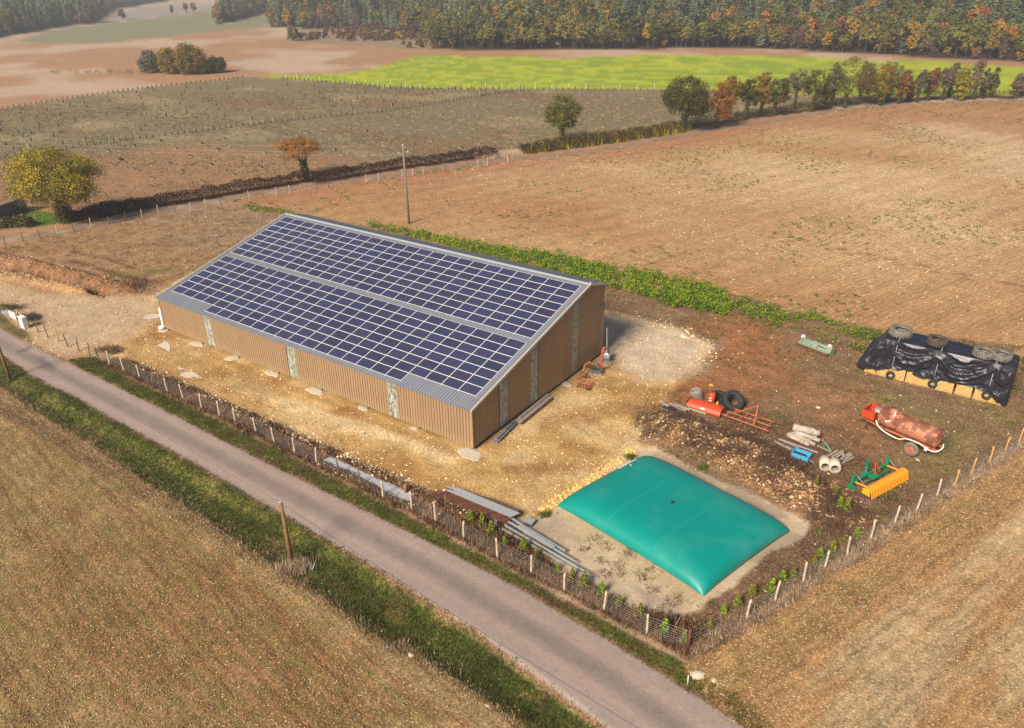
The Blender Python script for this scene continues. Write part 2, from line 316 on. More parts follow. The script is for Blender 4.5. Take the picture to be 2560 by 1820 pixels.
MT['black'] = simple('black_rubber', (0.022, 0.023, 0.026), 0.75, var=0.3, scale=6, second=(0.06, 0.055, 0.05), thr=(0.5, 0.7), bump=0.2)
MT['rubber_dusty'] = simple('dusty_rubber', (0.18, 0.155, 0.13), 0.85, var=0.3, scale=5, second=(0.08, 0.07, 0.06), thr=(0.5, 0.65))
MT['rubber_brown'] = simple('brown_rubber', (0.085, 0.062, 0.045), 0.85, var=0.3, scale=5, second=(0.04, 0.035, 0.03), thr=(0.5, 0.65))
MT['dark'] = new_mat('painted_shade', (0.012, 0.011, 0.010), 0.9)  # near-black colour carrying painted shade, for the barn floor and the comb plate
MT['concrete'] = simple('pale_concrete', (0.50, 0.42, 0.32), 0.9, var=0.25, scale=2.5, bump=0.3)
MT['pipe'] = simple('concrete_pipe', (0.52, 0.43, 0.33), 0.9, var=0.2, scale=5)
MT['log'] = simple('grey_log', (0.42, 0.35, 0.29), 0.9, var=0.4, scale=5, second=(0.24, 0.19, 0.15), thr=(0.5, 0.65), bump=0.5)
MT['plank'] = simple('grey_plank', (0.30, 0.25, 0.20), 0.9, var=0.4, scale=4, second=(0.42, 0.36, 0.30), thr=(0.45, 0.7))
MT['plank_dark'] = simple('dark_plank', (0.13, 0.12, 0.12), 0.85, var=0.4, scale=4, second=(0.24, 0.22, 0.23), thr=(0.5, 0.65))
MT['steel'] = simple('galvanised_steel', (0.42, 0.43, 0.44), 0.42, 0.35, var=0.2, scale=3)
MT['steel_dark'] = simple('dark_steel', (0.12, 0.125, 0.135), 0.5, 0.3, var=0.3, scale=5)
MT['straw'] = simple('straw', (0.52, 0.34, 0.12), 0.95, var=0.5, scale=14, second=(0.36, 0.22, 0.08), thr=(0.5, 0.75), bump=0.8)
MT['white'] = simple('white_enamel', (0.78, 0.77, 0.74), 0.5, var=0.05, scale=2)
MT['redprint'] = new_mat('red_print', (0.55, 0.05, 0.05), 0.6)
MT['blue'] = simple('blue_plastic', (0.06, 0.36, 0.62), 0.45, var=0.15, scale=5)
MT['wood_pole'] = simple('tarred_pole', (0.23, 0.115, 0.05), 0.85, var=0.4, scale=5, second=(0.13, 0.075, 0.045), thr=(0.5, 0.7))
MT['wood_pole_grey'] = simple('grey_pole', (0.20, 0.165, 0.13), 0.85, var=0.3, scale=5)
MT['insulator'] = new_mat('glass_insulator', (0.35, 0.55, 0.52), 0.25)
MT['guard'] = simple('tree_guard', (0.085, 0.085, 0.07), 0.85, var=0.3, scale=3)
MT['hose'] = simple('cream_hose', (0.74, 0.66, 0.54), 0.6, var=0.2, scale=5)

# ------------------------------------------------------------------ object helpers
def tag(o, label=None, cat=None, group=None, kind=None):
    if label: o['label'] = label
    if cat: o['category'] = cat
    if group: o['group'] = group
    if kind: o['kind'] = kind
    return o
def thing(name, label, cat, loc=(0, 0, 0), group=None, rz=0):
    o = bpy.data.objects.new(name, None); o.empty_display_size = 0.3; col_link(o)
    o.location = loc; o.rotation_euler = (0, 0, rz); return tag(o, label, cat, group)
class MB:
    def __init__(s): s.v = []; s.f = []; s.m = []; s.sm = []
    def add(s, vs, fs, mi=0, smooth=False):
        b = len(s.v); s.v += [tuple(map(float, v)) for v in vs]
        for f in fs: s.f.append(tuple(i+b for i in f)); s.m.append(mi); s.sm.append(smooth)
        return s
    def box(s, c, size, rz=0, mi=0, rx=0, ry=0, taper=1.0):
        hx, hy, hz = size[0]/2, size[1]/2, size[2]/2
        R = Matrix.Rotation(rz, 3, 'Z') @ Matrix.Rotation(ry, 3, 'Y') @ Matrix.Rotation(rx, 3, 'X')
        vs = []
        for z in (-1, 1):
            k = taper if z > 0 else 1
            for x, y in ((-1, -1), (1, -1), (1, 1), (-1, 1)):
                p = R @ Vector((x*hx*k, y*hy*k, z*hz)); vs.append((p.x+c[0], p.y+c[1], p.z+c[2]))
        return s.add(vs, [(0, 3, 2, 1), (4, 5, 6, 7), (0, 1, 5, 4), (1, 2, 6, 5), (2, 3, 7, 6), (3, 0, 4, 7)], mi)
    def beam(s, a, b, w, h=None, mi=0):
        """box beam from a to b"""
        h = w if h is None else h
        a = Vector(a); b = Vector(b); d = (b-a); L = d.length; d.normalize()
        up = Vector((0, 0, 1)) if abs(d.z) < 0.9 else Vector((1, 0, 0))
        sx = d.cross(up).normalized()*w/2; sz = sx.cross(d).normalized()*h/2
        vs = [a-sx-sz, a+sx-sz, a+sx+sz, a-sx+sz, b-sx-sz, b+sx-sz, b+sx+sz, b-sx+sz]
        return s.add(vs, [(0, 1, 2, 3), (7, 6, 5, 4), (0, 4, 5, 1), (1, 5, 6, 2), (2, 6, 7, 3), (3, 7, 4, 0)], mi)
    def tube(s, pts, r, n=8, mi=0, caps=True, smooth=True, closed=False):
        pts = [Vector(p) for p in pts]; rr = r if isinstance(r, (list, tuple)) else [r]*len(pts)
        vs = []; prev = None; m = len(pts)
        for i, p in enumerate(pts):
            if closed: d = pts[(i+1) % m]-pts[i-1]
            else: d = pts[min(i+1, m-1)]-pts[max(i-1, 0)]
            if d.length < 1e-9: d = Vector((0, 0, 1))
            d.normalize()
            if prev is None:
                u = d.cross(Vector((0, 0, 1)) if abs(d.z) < 0.9 else Vector((1, 0, 0))).normalized()
            else:
                u = (prev-d*prev.dot(d)).normalized()
            prev = u; w = d.cross(u)
            for k in range(n):
                a = 2*math.pi*k/n; vs.append(p+u*math.cos(a)*rr[i]+w*math.sin(a)*rr[i])
        fs = []
        for i in range(m if closed else m-1):
            j = (i+1) % m
            for k in range(n): fs.append((i*n+k, i*n+(k+1) % n, j*n+(k+1) % n, j*n+k))
        s.add(vs, fs, mi, smooth)
        if caps and not closed:
            b = len(s.v)-len(vs)
            s.f.append(tuple(b+k for k in range(n-1, -1, -1))); s.m.append(mi); s.sm.append(False)
            s.f.append(tuple(b+(m-1)*n+k for k in range(n))); s.m.append(mi); s.sm.append(False)
        return s
    def lathe(s, prof, n=24, c=(0, 0, 0), axis='Z', mi=0, smooth=True):
        """prof: (radius, height) closed loop or open line, turned round the axis"""
        vs = []
        for k in range(n):
            a = 2*math.pi*k/n
            for r, h in prof:
                x, y, z = r*math.cos(a), r*math.sin(a), h
                if axis == 'Y': x, y, z = x, z, y
                if axis == 'X': x, y, z = z, x, y
                vs.append((x+c[0], y+c[1], z+c[2]))
        m = len(prof); fs = []
        for k in range(n):
            for i in range(m-1):
                a, b = k*m+i, ((k+1) % n)*m+i; fs.append((a, b, b+1, a+1))
        return s.add(vs, fs, mi, smooth)
    def mesh(s, name, mats):
        me = bpy.data.meshes.new(name); me.from_pydata(s.v, [], s.f); me.update()
        for m in (mats if isinstance(mats, (list, tuple)) else [mats]): me.materials.append(MT[m] if isinstance(m, str) else m)
        me.polygons.foreach_set('material_index', s.m); me.polygons.foreach_set('use_smooth', s.sm)
        return me
    def build(s, name, mats, parent=None, kind=None):
        o = bpy.data.objects.new(name, s.mesh(name, mats)); col_link(o)
        if parent is not None: o.parent = parent
        if kind: o['kind'] = kind
        return o
def inst(me, name, parent=None, loc=(0, 0, 0), rot=(0, 0, 0), scale=(1, 1, 1)):
    o = bpy.data.objects.new(name, me); col_link(o); o.location = loc; o.rotation_euler = rot; o.scale = scale
    if parent is not None: o.parent = parent
    return o
def wroot(name, label, cat, loc, group=None):
    """a thing whose parts are given in world metres"""
    r = thing(name, label, cat, loc, group); r['_w'] = 1; return r
def wpart(mb, name, mats, root, kind=None):
    o = mb.build(name, mats, root, kind); o.matrix_parent_inverse = Matrix.Translation(-Vector(root.location)); return o
def copy_tree(src, parent=None):
    c = src.copy(); col_link(c)
    if parent is not None: c.parent = parent; c.matrix_parent_inverse = src.matrix_parent_inverse.copy()
    for ch in src.children: copy_tree(ch, c)
    return c
def np_mesh(name, verts, faces, mats, cols=None, attr='col', extra=None, smooth=False):
    """verts (n,3), faces (m,3|4) numpy"""
    me = bpy.data.meshes.new(name); n = len(verts); k = faces.shape[1]; m = len(faces)
    me.vertices.add(n); me.vertices.foreach_set('co', np.ascontiguousarray(verts, dtype=np.float32).ravel())
    me.loops.add(m*k); me.loops.foreach_set('vertex_index', np.ascontiguousarray(faces, dtype=np.int32).ravel())
    me.polygons.add(m); me.polygons.foreach_set('loop_start', np.arange(0, m*k, k, dtype=np.int32))
    try: me.polygons.foreach_set('loop_total', np.full(m, k, dtype=np.int32))
    except Exception: pass
    me.polygons.foreach_set('use_smooth', np.full(m, smooth))
    me.update(calc_edges=True)
    def put(nm, arr):
        a = me.attributes.new(nm, 'FLOAT_COLOR', 'POINT')
        r = np.ones((n, 4), np.float32); r[:, :3] = arr; a.data.foreach_set('color', r.ravel())
    if cols is not None: put(attr, cols)
    for k2, v in (extra or {}).items(): put(k2, v)
    for mm in mats: me.materials.append(MT[mm] if isinstance(mm, str) else mm)
    return me
def np_obj(name, *a, kind=None, parent=None, **k):
    o = bpy.data.objects.new(name, np_mesh(name, *a, **k)); col_link(o)
    if kind: o['kind'] = kind
    if parent is not None: o.parent = parent
    return o

# ------------------------------------------------------------------ ground sheet
def build_ground():
    az = list(np.arange(-180, -90, 6)) + list(np.arange(-90, -46, 1.5)) + list(np.arange(-46, 46, 0.115)) + list(np.arange(46, 90, 1.5)) + list(np.arange(90, 180, 6)) + [180]
    az = np.radians(np.array(az)) + YAW
    dep = np.concatenate([np.arange(80, 56, -2.0), np.arange(56, 2.3, -0.14)])
    r = 32.76/np.tan(np.radians(dep)); r = np.concatenate([r, [880, 980, 1100, 1250]])
    Rr, A = np.meshgrid(r, az, indexing='ij')
    x = CAM[0]+Rr*np.sin(A); y = CAM[1]+Rr*np.cos(A); sh = x.shape
    x = x.ravel(); y = y.ravel(); n = len(x); dist = Rr.ravel()
    col = np.zeros((n, 3)); det = np.zeros((n, 3)); det2 = np.zeros((n, 3)); zid = np.zeros(n, int)
    names = ['far_field']
    wob = (fbm(x*0.45, y*0.45, 4, 31)-0.5)*2; wob2 = (fbm(x*2.1, y*2.1, 4, 37)-0.5)*2; wob3 = (fbm(x*0.03, y*0.03, 3, 77)-0.5)*2
    def over(c, w, d=None, d2=None, name=None):
        w = np.clip(w, 0, 1)[:, None]
        col[:] = col*(1-w)+np.array(c)*w
        if d is not None: det[:] = det*(1-w)+np.array(d)*w
        if d2 is not None: det2[:] = det2*(1-w)+np.array(d2)*w
        if name:
            if name not in names: names.append(name)
            zid[w[:, 0] > 0.5] = names.index(name)
    def zone(poly, c, soft, amp, d=None, d2=None, name=None):
        s = sdist(x, y, poly); s = s+amp*(0.7*wob+0.5*wob2)
        over(c, sstep(-soft, soft, s), d, d2, name)
    def blot(pts, rx, c, strength, amp=0.6, d=None):
        """a patch of other soil along a line"""
        dd = ldist(x, y, pts)+amp*rx*(0.7*wob+0.5*wob2)
        w = sstep(rx, rx*0.2, dd)*strength
        over(c, w, d)
    over(lin(200, 172, 144), np.ones(n), (0.05, 0.0, 0.10), (0, 0.25, 0))
    # far fields
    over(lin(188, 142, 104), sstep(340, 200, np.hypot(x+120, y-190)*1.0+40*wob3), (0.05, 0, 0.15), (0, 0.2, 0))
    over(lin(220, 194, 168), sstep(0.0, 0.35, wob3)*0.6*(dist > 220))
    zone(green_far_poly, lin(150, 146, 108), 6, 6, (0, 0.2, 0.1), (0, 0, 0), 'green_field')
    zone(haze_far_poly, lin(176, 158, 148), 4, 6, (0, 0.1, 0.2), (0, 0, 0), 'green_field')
    zone(forest_poly, lin(84, 60, 40), 2, 2, (0, 0.2, 0.5), (0, 0, 0), 'woodland_floor')
    zone(far_forest_poly, lin(70, 68, 56), 3, 3, (0, 0.2, 0.5), (0, 0, 0), 'woodland_floor')
    zone(scrub_poly, lin(168, 142, 112), 2, 3, (0, 0.3, 0.5), (0, 0, 0), 'scrub_ground')
    # mustard
    s = sdist(x, y, mustard_poly)+1.5*wob2
    over(lin(176, 186, 52), sstep(-1, 1.5, s), (0, 0, 0.35), (0, 0, 0), 'mustard_field')
    w = sstep(-1, 1.5, s)
    st = fbm(x*0.06+y*0.03, y*0.34, 6, 55)
    over(lin(146, 170, 42), w*sstep(0.48, 0.64, st+0.12*sstep(0, 60, s))*0.8)
    over(lin(202, 204, 46), w*sstep(22, 6, s)*sstep(-35, 0, x)*0.0+w*sstep(0.53, 0.38, st)*0.5)
    # planted meadow
    zone(meadow_poly, lin(142, 126, 94), 0.8, 0.6, (0.12, 0.55, 0.50), (0, 0.0, 0.25), 'planted_meadow')
    w = sstep(-0.5, 0.5, sdist(x, y, meadow_poly))
    tn = fbm(x*0.035, y*0.06, 4, 91)
    over(lin(148, 112, 84), w*sstep(0.50, 0.62, tn)*0.7)
    over(lin(186, 165, 120), w*sstep(0.60, 0.72, fbm(x*0.05, y*0.10, 4, 92))*0.5)
    s = sdist(x, y, soil_poly); over(lin(172, 128, 92), w*sstep(-7, 5, s+7*wob3+3*wob)*0.95, (0.35, 0.18, 0.35), (0, 0, 0.5))
    # ploughed field behind the barn
    zone(plough_poly, lin(200, 158, 108), 0.7, 0.5, (0.75, 0.10, 0.30), (0, 0.75, 0.85), 'ploughed_field')
    w = sstep(-0.5, 0.5, sdist(x, y, plough_poly))
    t2 = fbm(x*0.022+3, y*0.03, 3, 61)
    over(lin(186, 132, 86), w*sstep(0.46, 0.66, t2)*0.75)
    over(lin(224, 190, 142), w*sstep(0.50, 0.30, t2)*0.85)
    over(lin(186, 126, 84), w*sstep(16, 3, ldist(x, y, track_line[3:])+4*wob)*0.8)
    blot(DP([(1700, 515), (1900, 560), (2284, 640)]), 0.35, lin(160, 98, 58), 0.8, 0.1)
    blot(DP([(1690, 522), (1900, 568), (2284, 650)]), 0.35, lin(160, 98, 58), 0.6, 0.1)
    blot(DP([(2100, 290), (2284, 330), (2284, 380)]), 14, lin(232, 200, 156), 0.55, 0.5)
    # rough ground left of and behind the barn
    rough_poly = DP([(-300, 600), (0, 556), (200, 505), (560, 450), (640, 474), (900, 515), (1100, 590), (1340, 640), (1345, 700), (900, 700), (350, 662), (200, 655), (0, 622), (-300, 640)])
    zone(rough_poly, lin(178, 136, 98), 0.6, 0.7, (0.6, 0.40, 0.60), (0, 0, 0.35), 'rough_ground')
    blot(DP([(420, 480), (520, 480), (600, 500), (470, 530)]), 9, lin(170, 136, 108), 0.8, 0.5)
    blot(DP([(20, 560), (200, 555), (380, 545)]), 2.0, lin(160, 108, 68), 0.5)
    blot(DP([(150, 580), (190, 590), (260, 612), (350, 630)]), 0.8, lin(118, 72, 46), 0.8)
    blot(DP([(160, 562), (230, 575), (300, 598)]), 0.5, lin(110, 70, 45), 0.8)
    blot(DP([(260, 615), (420, 600)]), 1.6, lin(110, 106, 52), 0.5)
    # yard and the rough corner to the right of it
    zone(inner_right, lin(150, 116, 86), 0.4, 0.5, (0.4, 0.30, 0.60), (0, 0, 0.35), 'rough_ground')
    blot(DP([(1640, 735), (1700, 790), (1640, 850), (1560, 880)]), 5.5, lin(178, 112, 66), 0.85, 0.5)
    blot(DP([(1750, 850), (1900, 900), (1880, 960)]), 5.5, lin(172, 120, 82), 0.6, 0.5)
    blot(DP([(2000, 900), (2120, 960), (2050, 1060)]), 2.6, lin(146, 136, 82), 0.45, 0.6)
    blot(DP([(2150, 880), (2240, 930)]), 2.2, lin(150, 140, 84), 0.5, 0.6)
    blot(DP([(1650, 960), (1760, 960), (1850, 1000), (1950, 1090), (2040, 1120), (1900, 1200), (1700, 1330), (1600, 1410)]), 3.8, lin(112, 82, 62), 0.65, 0.45, (0.3, 0.3, 1.0))
    zone(yard_poly, lin(208, 166, 104), 0.45, 0.55, (0.65, 0.0, 0.42), (0, 0, 0), 'yard')
    wy = sstep(-0.4, 0.4, sdist(x, y, yard_poly))
    yn = fbm(x*0.22, y*0.3, 5, 71)
    over(lin(176, 126, 70), wy*sstep(0.50, 0.66, yn)*0.75)
    over(lin(228, 196, 142), wy*sstep(0.46, 0.30, yn)*0.7)
    blot([(14, -4.2), (22, -4.4), (28, -4.0), (33, -3.3), (38, -3.0)], 1.3, lin(236, 208, 156), 0.8, 0.4, (0.9, 0, 0.5))
    blot([(2, -3.6), (12, -4.2), (20, -3.8)], 1.5, lin(168, 132, 74), 0.55, 0.4, (0.1, 0, 0.2))
    blot([(-1, -2.3), (10, -2.2), (25, -2.3), (38, -2.2)], 0.7, lin(150, 110, 60), 0.45, 0.3)
    s = sdist(x, y, pale_poly1)+0.9*wob; over(lin(212, 182, 150), sstep(-2.5, 2.5, s)*wy*0.9, (0.5, 0, 0.25))
    s = sdist(x, y, pale_poly2)+0.9*wob; over(lin(226, 202, 174), sstep(-1.5, 2.2, s)*0.92, (0.8, 0, 0.35))
    blot(DP([(1380, 700), (1500, 735), (1585, 772), (1500, 850)]), 0.5, lin(232, 208, 178), 0.35, 0.6, (1, 0, 0.5))
    blot([(42, 6), (44, 9), (47, 12)], 2.2, lin(170, 116, 62), 0.6, 0.6)
    blot([(43, -1.5), (46, 1)], 1.5, lin(162, 108, 56), 0.7, 0.6)
    for k in range(7):                                         # wheel ruts worn along the yard
        yy = -3.3-0.55*k
        blot([(-4+k, yy-0.6), (8, yy+0.3*math.sin(k)), (19+k, yy)], 0.16, lin(166, 124, 72), 0.5, 0.5)
    for k in range(6):
        blot(DP([(-40, 640+9*k), (150, 668+13*k), (300, 690+14*k), (380, 720+20*k)]), 0.22, lin(186, 150, 112), 0.4, 0.4)
    # rubble edge inside the roadside fence
    rb = [(1.0, -9.3), (6, -9.2), (20, -9.3), (40, -9.8), (48, -10.2), (60.5, -10.6), (60.5, -7.5), (57, -8.8), (48, -6.2), (38, -7.2), (20, -7.2), (4, -7.1), (1, -7.8)]
    zone(rb, lin(116, 80, 56), 0.3, 0.35, (0.45, 0.45, 0.9), (0, 0, 0.3), 'rough_ground')
    # mound
    s = sdist(x, y, mound_edge)+0.9*wob; over(lin(146, 106, 74), sstep(-0.4, 1.6, s), (0.5, 0.1, 1.0), (0, 0, 0.3), 'earth_bank')
    s = sdist(x, y, mound_poly)+0.8*wob; over(lin(160, 114, 70), sstep(-0.2, 1.8, s+0.8*wob2)*0.7, (1.0, 0.05, 0.9))
    # trench, spoil
    w = sstep(1.8, 0.9, ldist(x, y, bank_line)+0.4*wob); over(lin(150, 104, 70), w, (0.6, 0.1, 0.9), (0, 0, 0), 'earth_bank')
    w = sstep(1.3, 0.6, ldist(x, y, berm_line)+0.3*wob); over(lin(196, 150, 102), w, (0.8, 0.1, 0.6), (0, 0, 0), 'earth_bank')
    w = sstep(0.7, 0.35, ldist(x, y, trench_line)+0.1*wob); over(lin(104, 58, 34), w, (0.2, 0, 0.5), (0, 0, 0), 'earth_bank')
    # track along the hedge
    w = sstep(2.0, 1.2, ldist(x, y, track_line)+0.4*wob); over(lin(160, 132, 110), w*0.9, (0.2, 0.2, 0.4), (0, 0, 0), 'track')
    w = sstep(0.4, 0.15, np.abs(ldist(x, y, track_line)-0.75)); over(lin(196, 172, 150), w*0.8*sstep(150, 110, dist))
    hl = np.minimum(np.minimum(ldist(x, y, hedge_line), ldist(x, y, hedge_line2)), ldist(x, y, hedge_line3))
    over(lin(96, 62, 46), sstep(1.5, 0.7, hl+0.3*wob), (0, 0.3, 0.7), (0, 0, 0))
    # pad
    zone(pad_poly, lin(218, 192, 160), 0.18, 0.30, (0.10, 0.0, 0.14), (0, 0, 0), 'sand_pad')
    wp = sstep(-0.2, 0.2, sdist(x, y, pad_poly))
    over(lin(176, 154, 132), wp*sstep(0.45, 0.6, fbm(x*0.5, y*0.5, 4, 83))*0.7)
    over(lin(226, 194, 146), wp*sstep(2.0, 0.5, np.abs(ldist(x, y, [(50, -3.8), (59, -6.5)])+0.4*wob))*0.5)
    # verges
    vergeA = [(-0.8, -8.6), (5, -9.35), (20, -9.4), (40, -9.9), (48, -10.4), (60, -11.0), (64, -11.5), (70, -14.0), (64.5, -13.0), (57, -12.0), (50, -11.4), (42.9, -11.2), (25, -11.2), (10, -10.9), (1, -10.8), (-2.2, -10.5)]
    zone(vergeA, lin(112, 112, 50), 0.2, 0.25, (0, 0.25, 0.9), (0, 0, 0), 'grass_verge')
    w = sstep(-0.2, 0.2, sdist(x, y, vergeA)); over(lin(100, 76, 50), w*sstep(0.5, 0.66, fbm(x*0.9, y*0.9, 4, 14))*0.8)
    lw = DP([(-200, 650), (0, 700), (30, 722), (62, 738), (72, 760), (62, 768), (0, 735), (-200, 700)])
    zone(lw, lin(120, 106, 62), 0.25, 0.3, (0.2, 0.5, 0.8), (0, 0, 0), 'grass_verge')
    fe = [tuple(q) for q in field_edge_left]
    vergeB = road_near[1:] + [(76, -24)] + [(66, -26)] + fe[::-1] + DP([(-200, 760)])
    zone(vergeB, lin(88, 100, 40), 0.2, 0.3, (0, 0.3, 1.0), (0, 0, 0), 'grass_verge')
    w = sstep(-0.2, 0.3, sdist(x, y, vergeB)); over(lin(116, 98, 56), w*sstep(0.48, 0.62, fbm(x*0.6, y*0.6, 4, 15))*0.8)
    over(lin(112, 112, 52), w*sstep(-15.9, -15.2, y+0.6*wob)*0.6)
    # fields in front
    left_field = fe + [(60, -70), (-200, -70)] + DP([(-300, 900)])
    zone(left_field, lin(168, 132, 88), 0.35, 0.35, (0.12, 0.70, 0.50), (1.0, 0, 1.0), 'stubble_field')
    w = sstep(0, 0.5, sdist(x, y, left_field))
    over(lin(148, 104, 66), w*sstep(0.46, 0.64, fbm(x*0.07, y*0.12, 4, 41))*0.7)
    over(lin(194, 158, 112), w*sstep(2.4, 0.3, ldist(x, y, fe)+0.6*wob)*0.75, (0.1, 0.1, 0.5))
    right_field = [(corner[0]+0.3, corner[1]-1.2)] + [(p[0]+0.75, p[1]-0.15) for p in fence_r[1:]] + [(120, 60), (120, -45), (74, -24), (68, -16.5), (63.0, -13.1)]
    zone(right_field, lin(182, 138, 90), 0.3, 0.25, (0.75, 0.35, 0.50), (0, 0.8, 0.9), 'stubble_field')
    w = sstep(0, 0.5, sdist(x, y, right_field))
    ca, sa = math.cos(ROW_B), math.sin(ROW_B); u = x*ca-y*sa; v = x*sa+y*ca
    rs = fbm(v*0.35, u*0.06, 4, 43)
    over(lin(200, 172, 130), w*sstep(0.50, 0.68, rs)*0.8)
    over(lin(150, 122, 72), w*sstep(0.46, 0.30, rs)*0.5)
    over(lin(128, 92, 62), sstep(1.2, 0.3, ldist(x, y, fence_r)+0.25*wob)*0.7, (0.3, 0.4, 1.0))
    dry = [(61, -12.6), (64, -12.9), (72, -16.5), (76, -22), (70, -15.5), (63.5, -11.0)]
    zone(dry, lin(140, 106, 72), 0.5, 0.4, (0.3, 0.4, 0.9), (0, 0, 0.3))
    # road
    s = sdist(x, y, road_poly)+0.11*wob2+0.03*wob
    over(lin(152, 116, 88), sstep(-0.4, -0.05, s+0.08*wob), (0.3, 0, 0.3), (0, 0, 0))
    over(lin(178, 159, 148), sstep(-0.04, 0.06, s), (0.0, 0.0, 0.05), (0, 0, 0), 'road')
    wr = sstep(-0.04, 0.06, s); cen = ldist(x, y, [(-20, -12.1), (-4, -12.35), (10, -12.45), (30, -12.8), (45, -13.0), (57, -14.0), (75, -17)])
    over(lin(132, 117, 112), wr*sstep(0.95, 0.1, cen+0.10*wob+0.08*wob2)*0.55)
    over(lin(196, 162, 150), wr*sstep(0.35, 0.1, np.abs(cen-0.95)+0.2*wob)*0.5)
    blot(DP([(45, 785), (68, 775)]), 0.5, lin(104, 92, 96), 0.7, 0.4)
    blot(DP([(90, 800), (120, 825)]), 0.6, lin(118, 104, 106), 0.6, 0.5)
    globals().update(vergeA=vergeA, vergeB=vergeB, left_field=left_field, right_field=right_field, rubble=rb, lw_poly=lw, rough_poly=rough_poly)
    z = terrain_h(x, y)
    V = np.stack([x, y, z], 1)
    nr, na = sh; idx = np.arange(nr*na).reshape(nr, na)
    q = np.stack([idx[:-1, :-1], idx[:-1, 1:], idx[1:, 1:], idx[1:, :-1]], -1).reshape(-1, 4)
    fz = zid[q[:, 0]]
    pieces = {}
    for i, nm in enumerate(names):
        m = fz == i
        if not m.any(): continue
        fq = q[m]
        if nm == 'stubble_field':
            cx = x[fq[:, 0]]; cyy = y[fq[:, 0]]; side = (cyy > -14-(cx-62)*0.9) & (cx > 60)
            subs = [fq[~side], fq[side]]
        else: subs = [fq]
        for sq in subs:
            if not len(sq): continue
            used, inv = np.unique(sq.ravel(), return_inverse=True)
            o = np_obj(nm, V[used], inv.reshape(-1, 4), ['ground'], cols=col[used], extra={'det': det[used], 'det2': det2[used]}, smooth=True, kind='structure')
build_ground()

# ------------------------------------------------------------------ barn
AL = 0.2473; CA, SA = math.cos(AL), math.sin(AL); Z0 = 4.0
PXW, PYH, GAP = 1.67, 1.01, 0.636
def RS(x, s, n=0.0): return (x, s*CA-n*SA, Z0+s*SA+n*CA)
XL, XR = -0.72, 39.0; WY = -1.235; WX0, WX1 = -0.55, 38.98; WB = 18.6; HB = 0.27
S0, S1 = -1.46, 16.48
def clad_mat():
    m = new_mat('bronze_cladding', (0.30, 0.195, 0.115), 0.5, 0.0, 0.4); t = NT(m)
    pos = t.add('ShaderNodeNewGeometry').outputs['Position']
    mp = t.add('ShaderNodeMapping'); mp.inputs['Scale'].default_value = (3.5, 3.5, 0.12); t.l.new(pos, mp.inputs['Vector'])
    n = t.noise(1.0, 3, 0.5, mp.outputs[0]); n2 = t.noise(0.8, 4, 0.6, pos)
    c = t.mix(1.0, (0.30, 0.195, 0.11), t.math('MULTIPLY_ADD', n, 0.35, 0.82), 'MULTIPLY')
    c = t.mix(1.0, c, t.math('MULTIPLY_ADD', n2, 0.25, 0.88), 'MULTIPLY')
    sz = t.add('ShaderNodeSeparateXYZ'); t.l.new(pos, sz.inputs[0])
    sp = t.math('MULTIPLY', t.ramp(t.math('ADD', sz.outputs[2], t.math('MULTIPLY', t.noise(1.7, 5, 0.7, pos), -1.3)), -0.35, 0.25, (1, 1, 1), (0, 0, 0)), 0.55)
    c = t.mix(sp, c, (0.34, 0.24, 0.13))
    t.l.new(c, t.b.inputs['Base Color']); return m
def roof_mat(name, c):
    m = new_mat(name, c, 0.42, 0.25, 0.5); t = NT(m)
    pos = t.add('ShaderNodeNewGeometry').outputs['Position']
    mp = t.add('ShaderNodeMapping'); mp.inputs['Scale'].default_value = (3.6, 0.15, 0.15); t.l.new(pos, mp.inputs['Vector'])
    k = t.math('MULTIPLY_ADD', t.noise(1.0, 4, 0.6, mp.outputs[0]), 0.4, 0.8)
    t.l.new(t.mix(1.0, c, k, 'MULTIPLY'), t.b.inputs['Base Color']); return m
def light_mat():
    m = new_mat('corrugated_polycarbonate', (0.35, 0.36, 0.30), 0.35, 0.0, 0.5); t = NT(m)
    pos = t.add('ShaderNodeNewGeometry').outputs['Position']
    mp = t.add('ShaderNodeMapping'); mp.inputs['Scale'].default_value = (6, 6, 2.2); t.l.new(pos, mp.inputs['Vector'])
    f = t.ramp(t.noise(1.0, 4, 0.7, mp.outputs[0]), 0.38, 0.62)
    c = t.mix(f, (0.11, 0.115, 0.09), (0.46, 0.47, 0.40))
    t.l.new(c, t.b.inputs['Base Color']); return m
def pv_mat(name, a, b):
    m = new_mat(name, a, 0.16, 0.0, 0.45); t = NT(m)
    uv = t.add('ShaderNodeTexCoord').outputs['Object']
    sx = t.add('ShaderNodeSeparateXYZ'); t.l.new(uv, sx.inputs[0])
    def line(v, pitch, w):
        fr = t.math('FRACT', t.math('DIVIDE', t.math('ADD', v, 10.0*pitch), pitch))
        d = t.math('ABSOLUTE', t.math('SUBTRACT', fr, 0.5))
        return t.math('GREATER_THAN', d, 0.5-w)
    g = t.math('MAXIMUM', line(sx.outputs[0], 0.158, 0.055), line(sx.outputs[1], 0.158, 0.055))
    oi = t.add('ShaderNodeObjectInfo')
    rr = t.add('ShaderNodeMath', operation='FRACT'); t.l.new(t.math('MULTIPLY', oi.outputs['Random'], 7.3), rr.inputs[0])
    c0 = t.mix(oi.outputs['Random'], a, b); c0 = t.mix(1.0, c0, t.math('MULTIPLY_ADD', rr.outputs[0], 0.4, 0.7), 'MULTIPLY')
    c = t.mix(t.math('MULTIPLY', g, 0.5), c0, (0.20, 0.22, 0.30))
    t.l.new(c, t.b.inputs['Base Color'])
    return m
MT['clad'] = clad_mat(); MT['roof'] = roof_mat('grey_roof_steel', (0.26, 0.27, 0.31)); MT['roofblue'] = roof_mat('rear_roof_steel', (0.24, 0.27, 0.33))
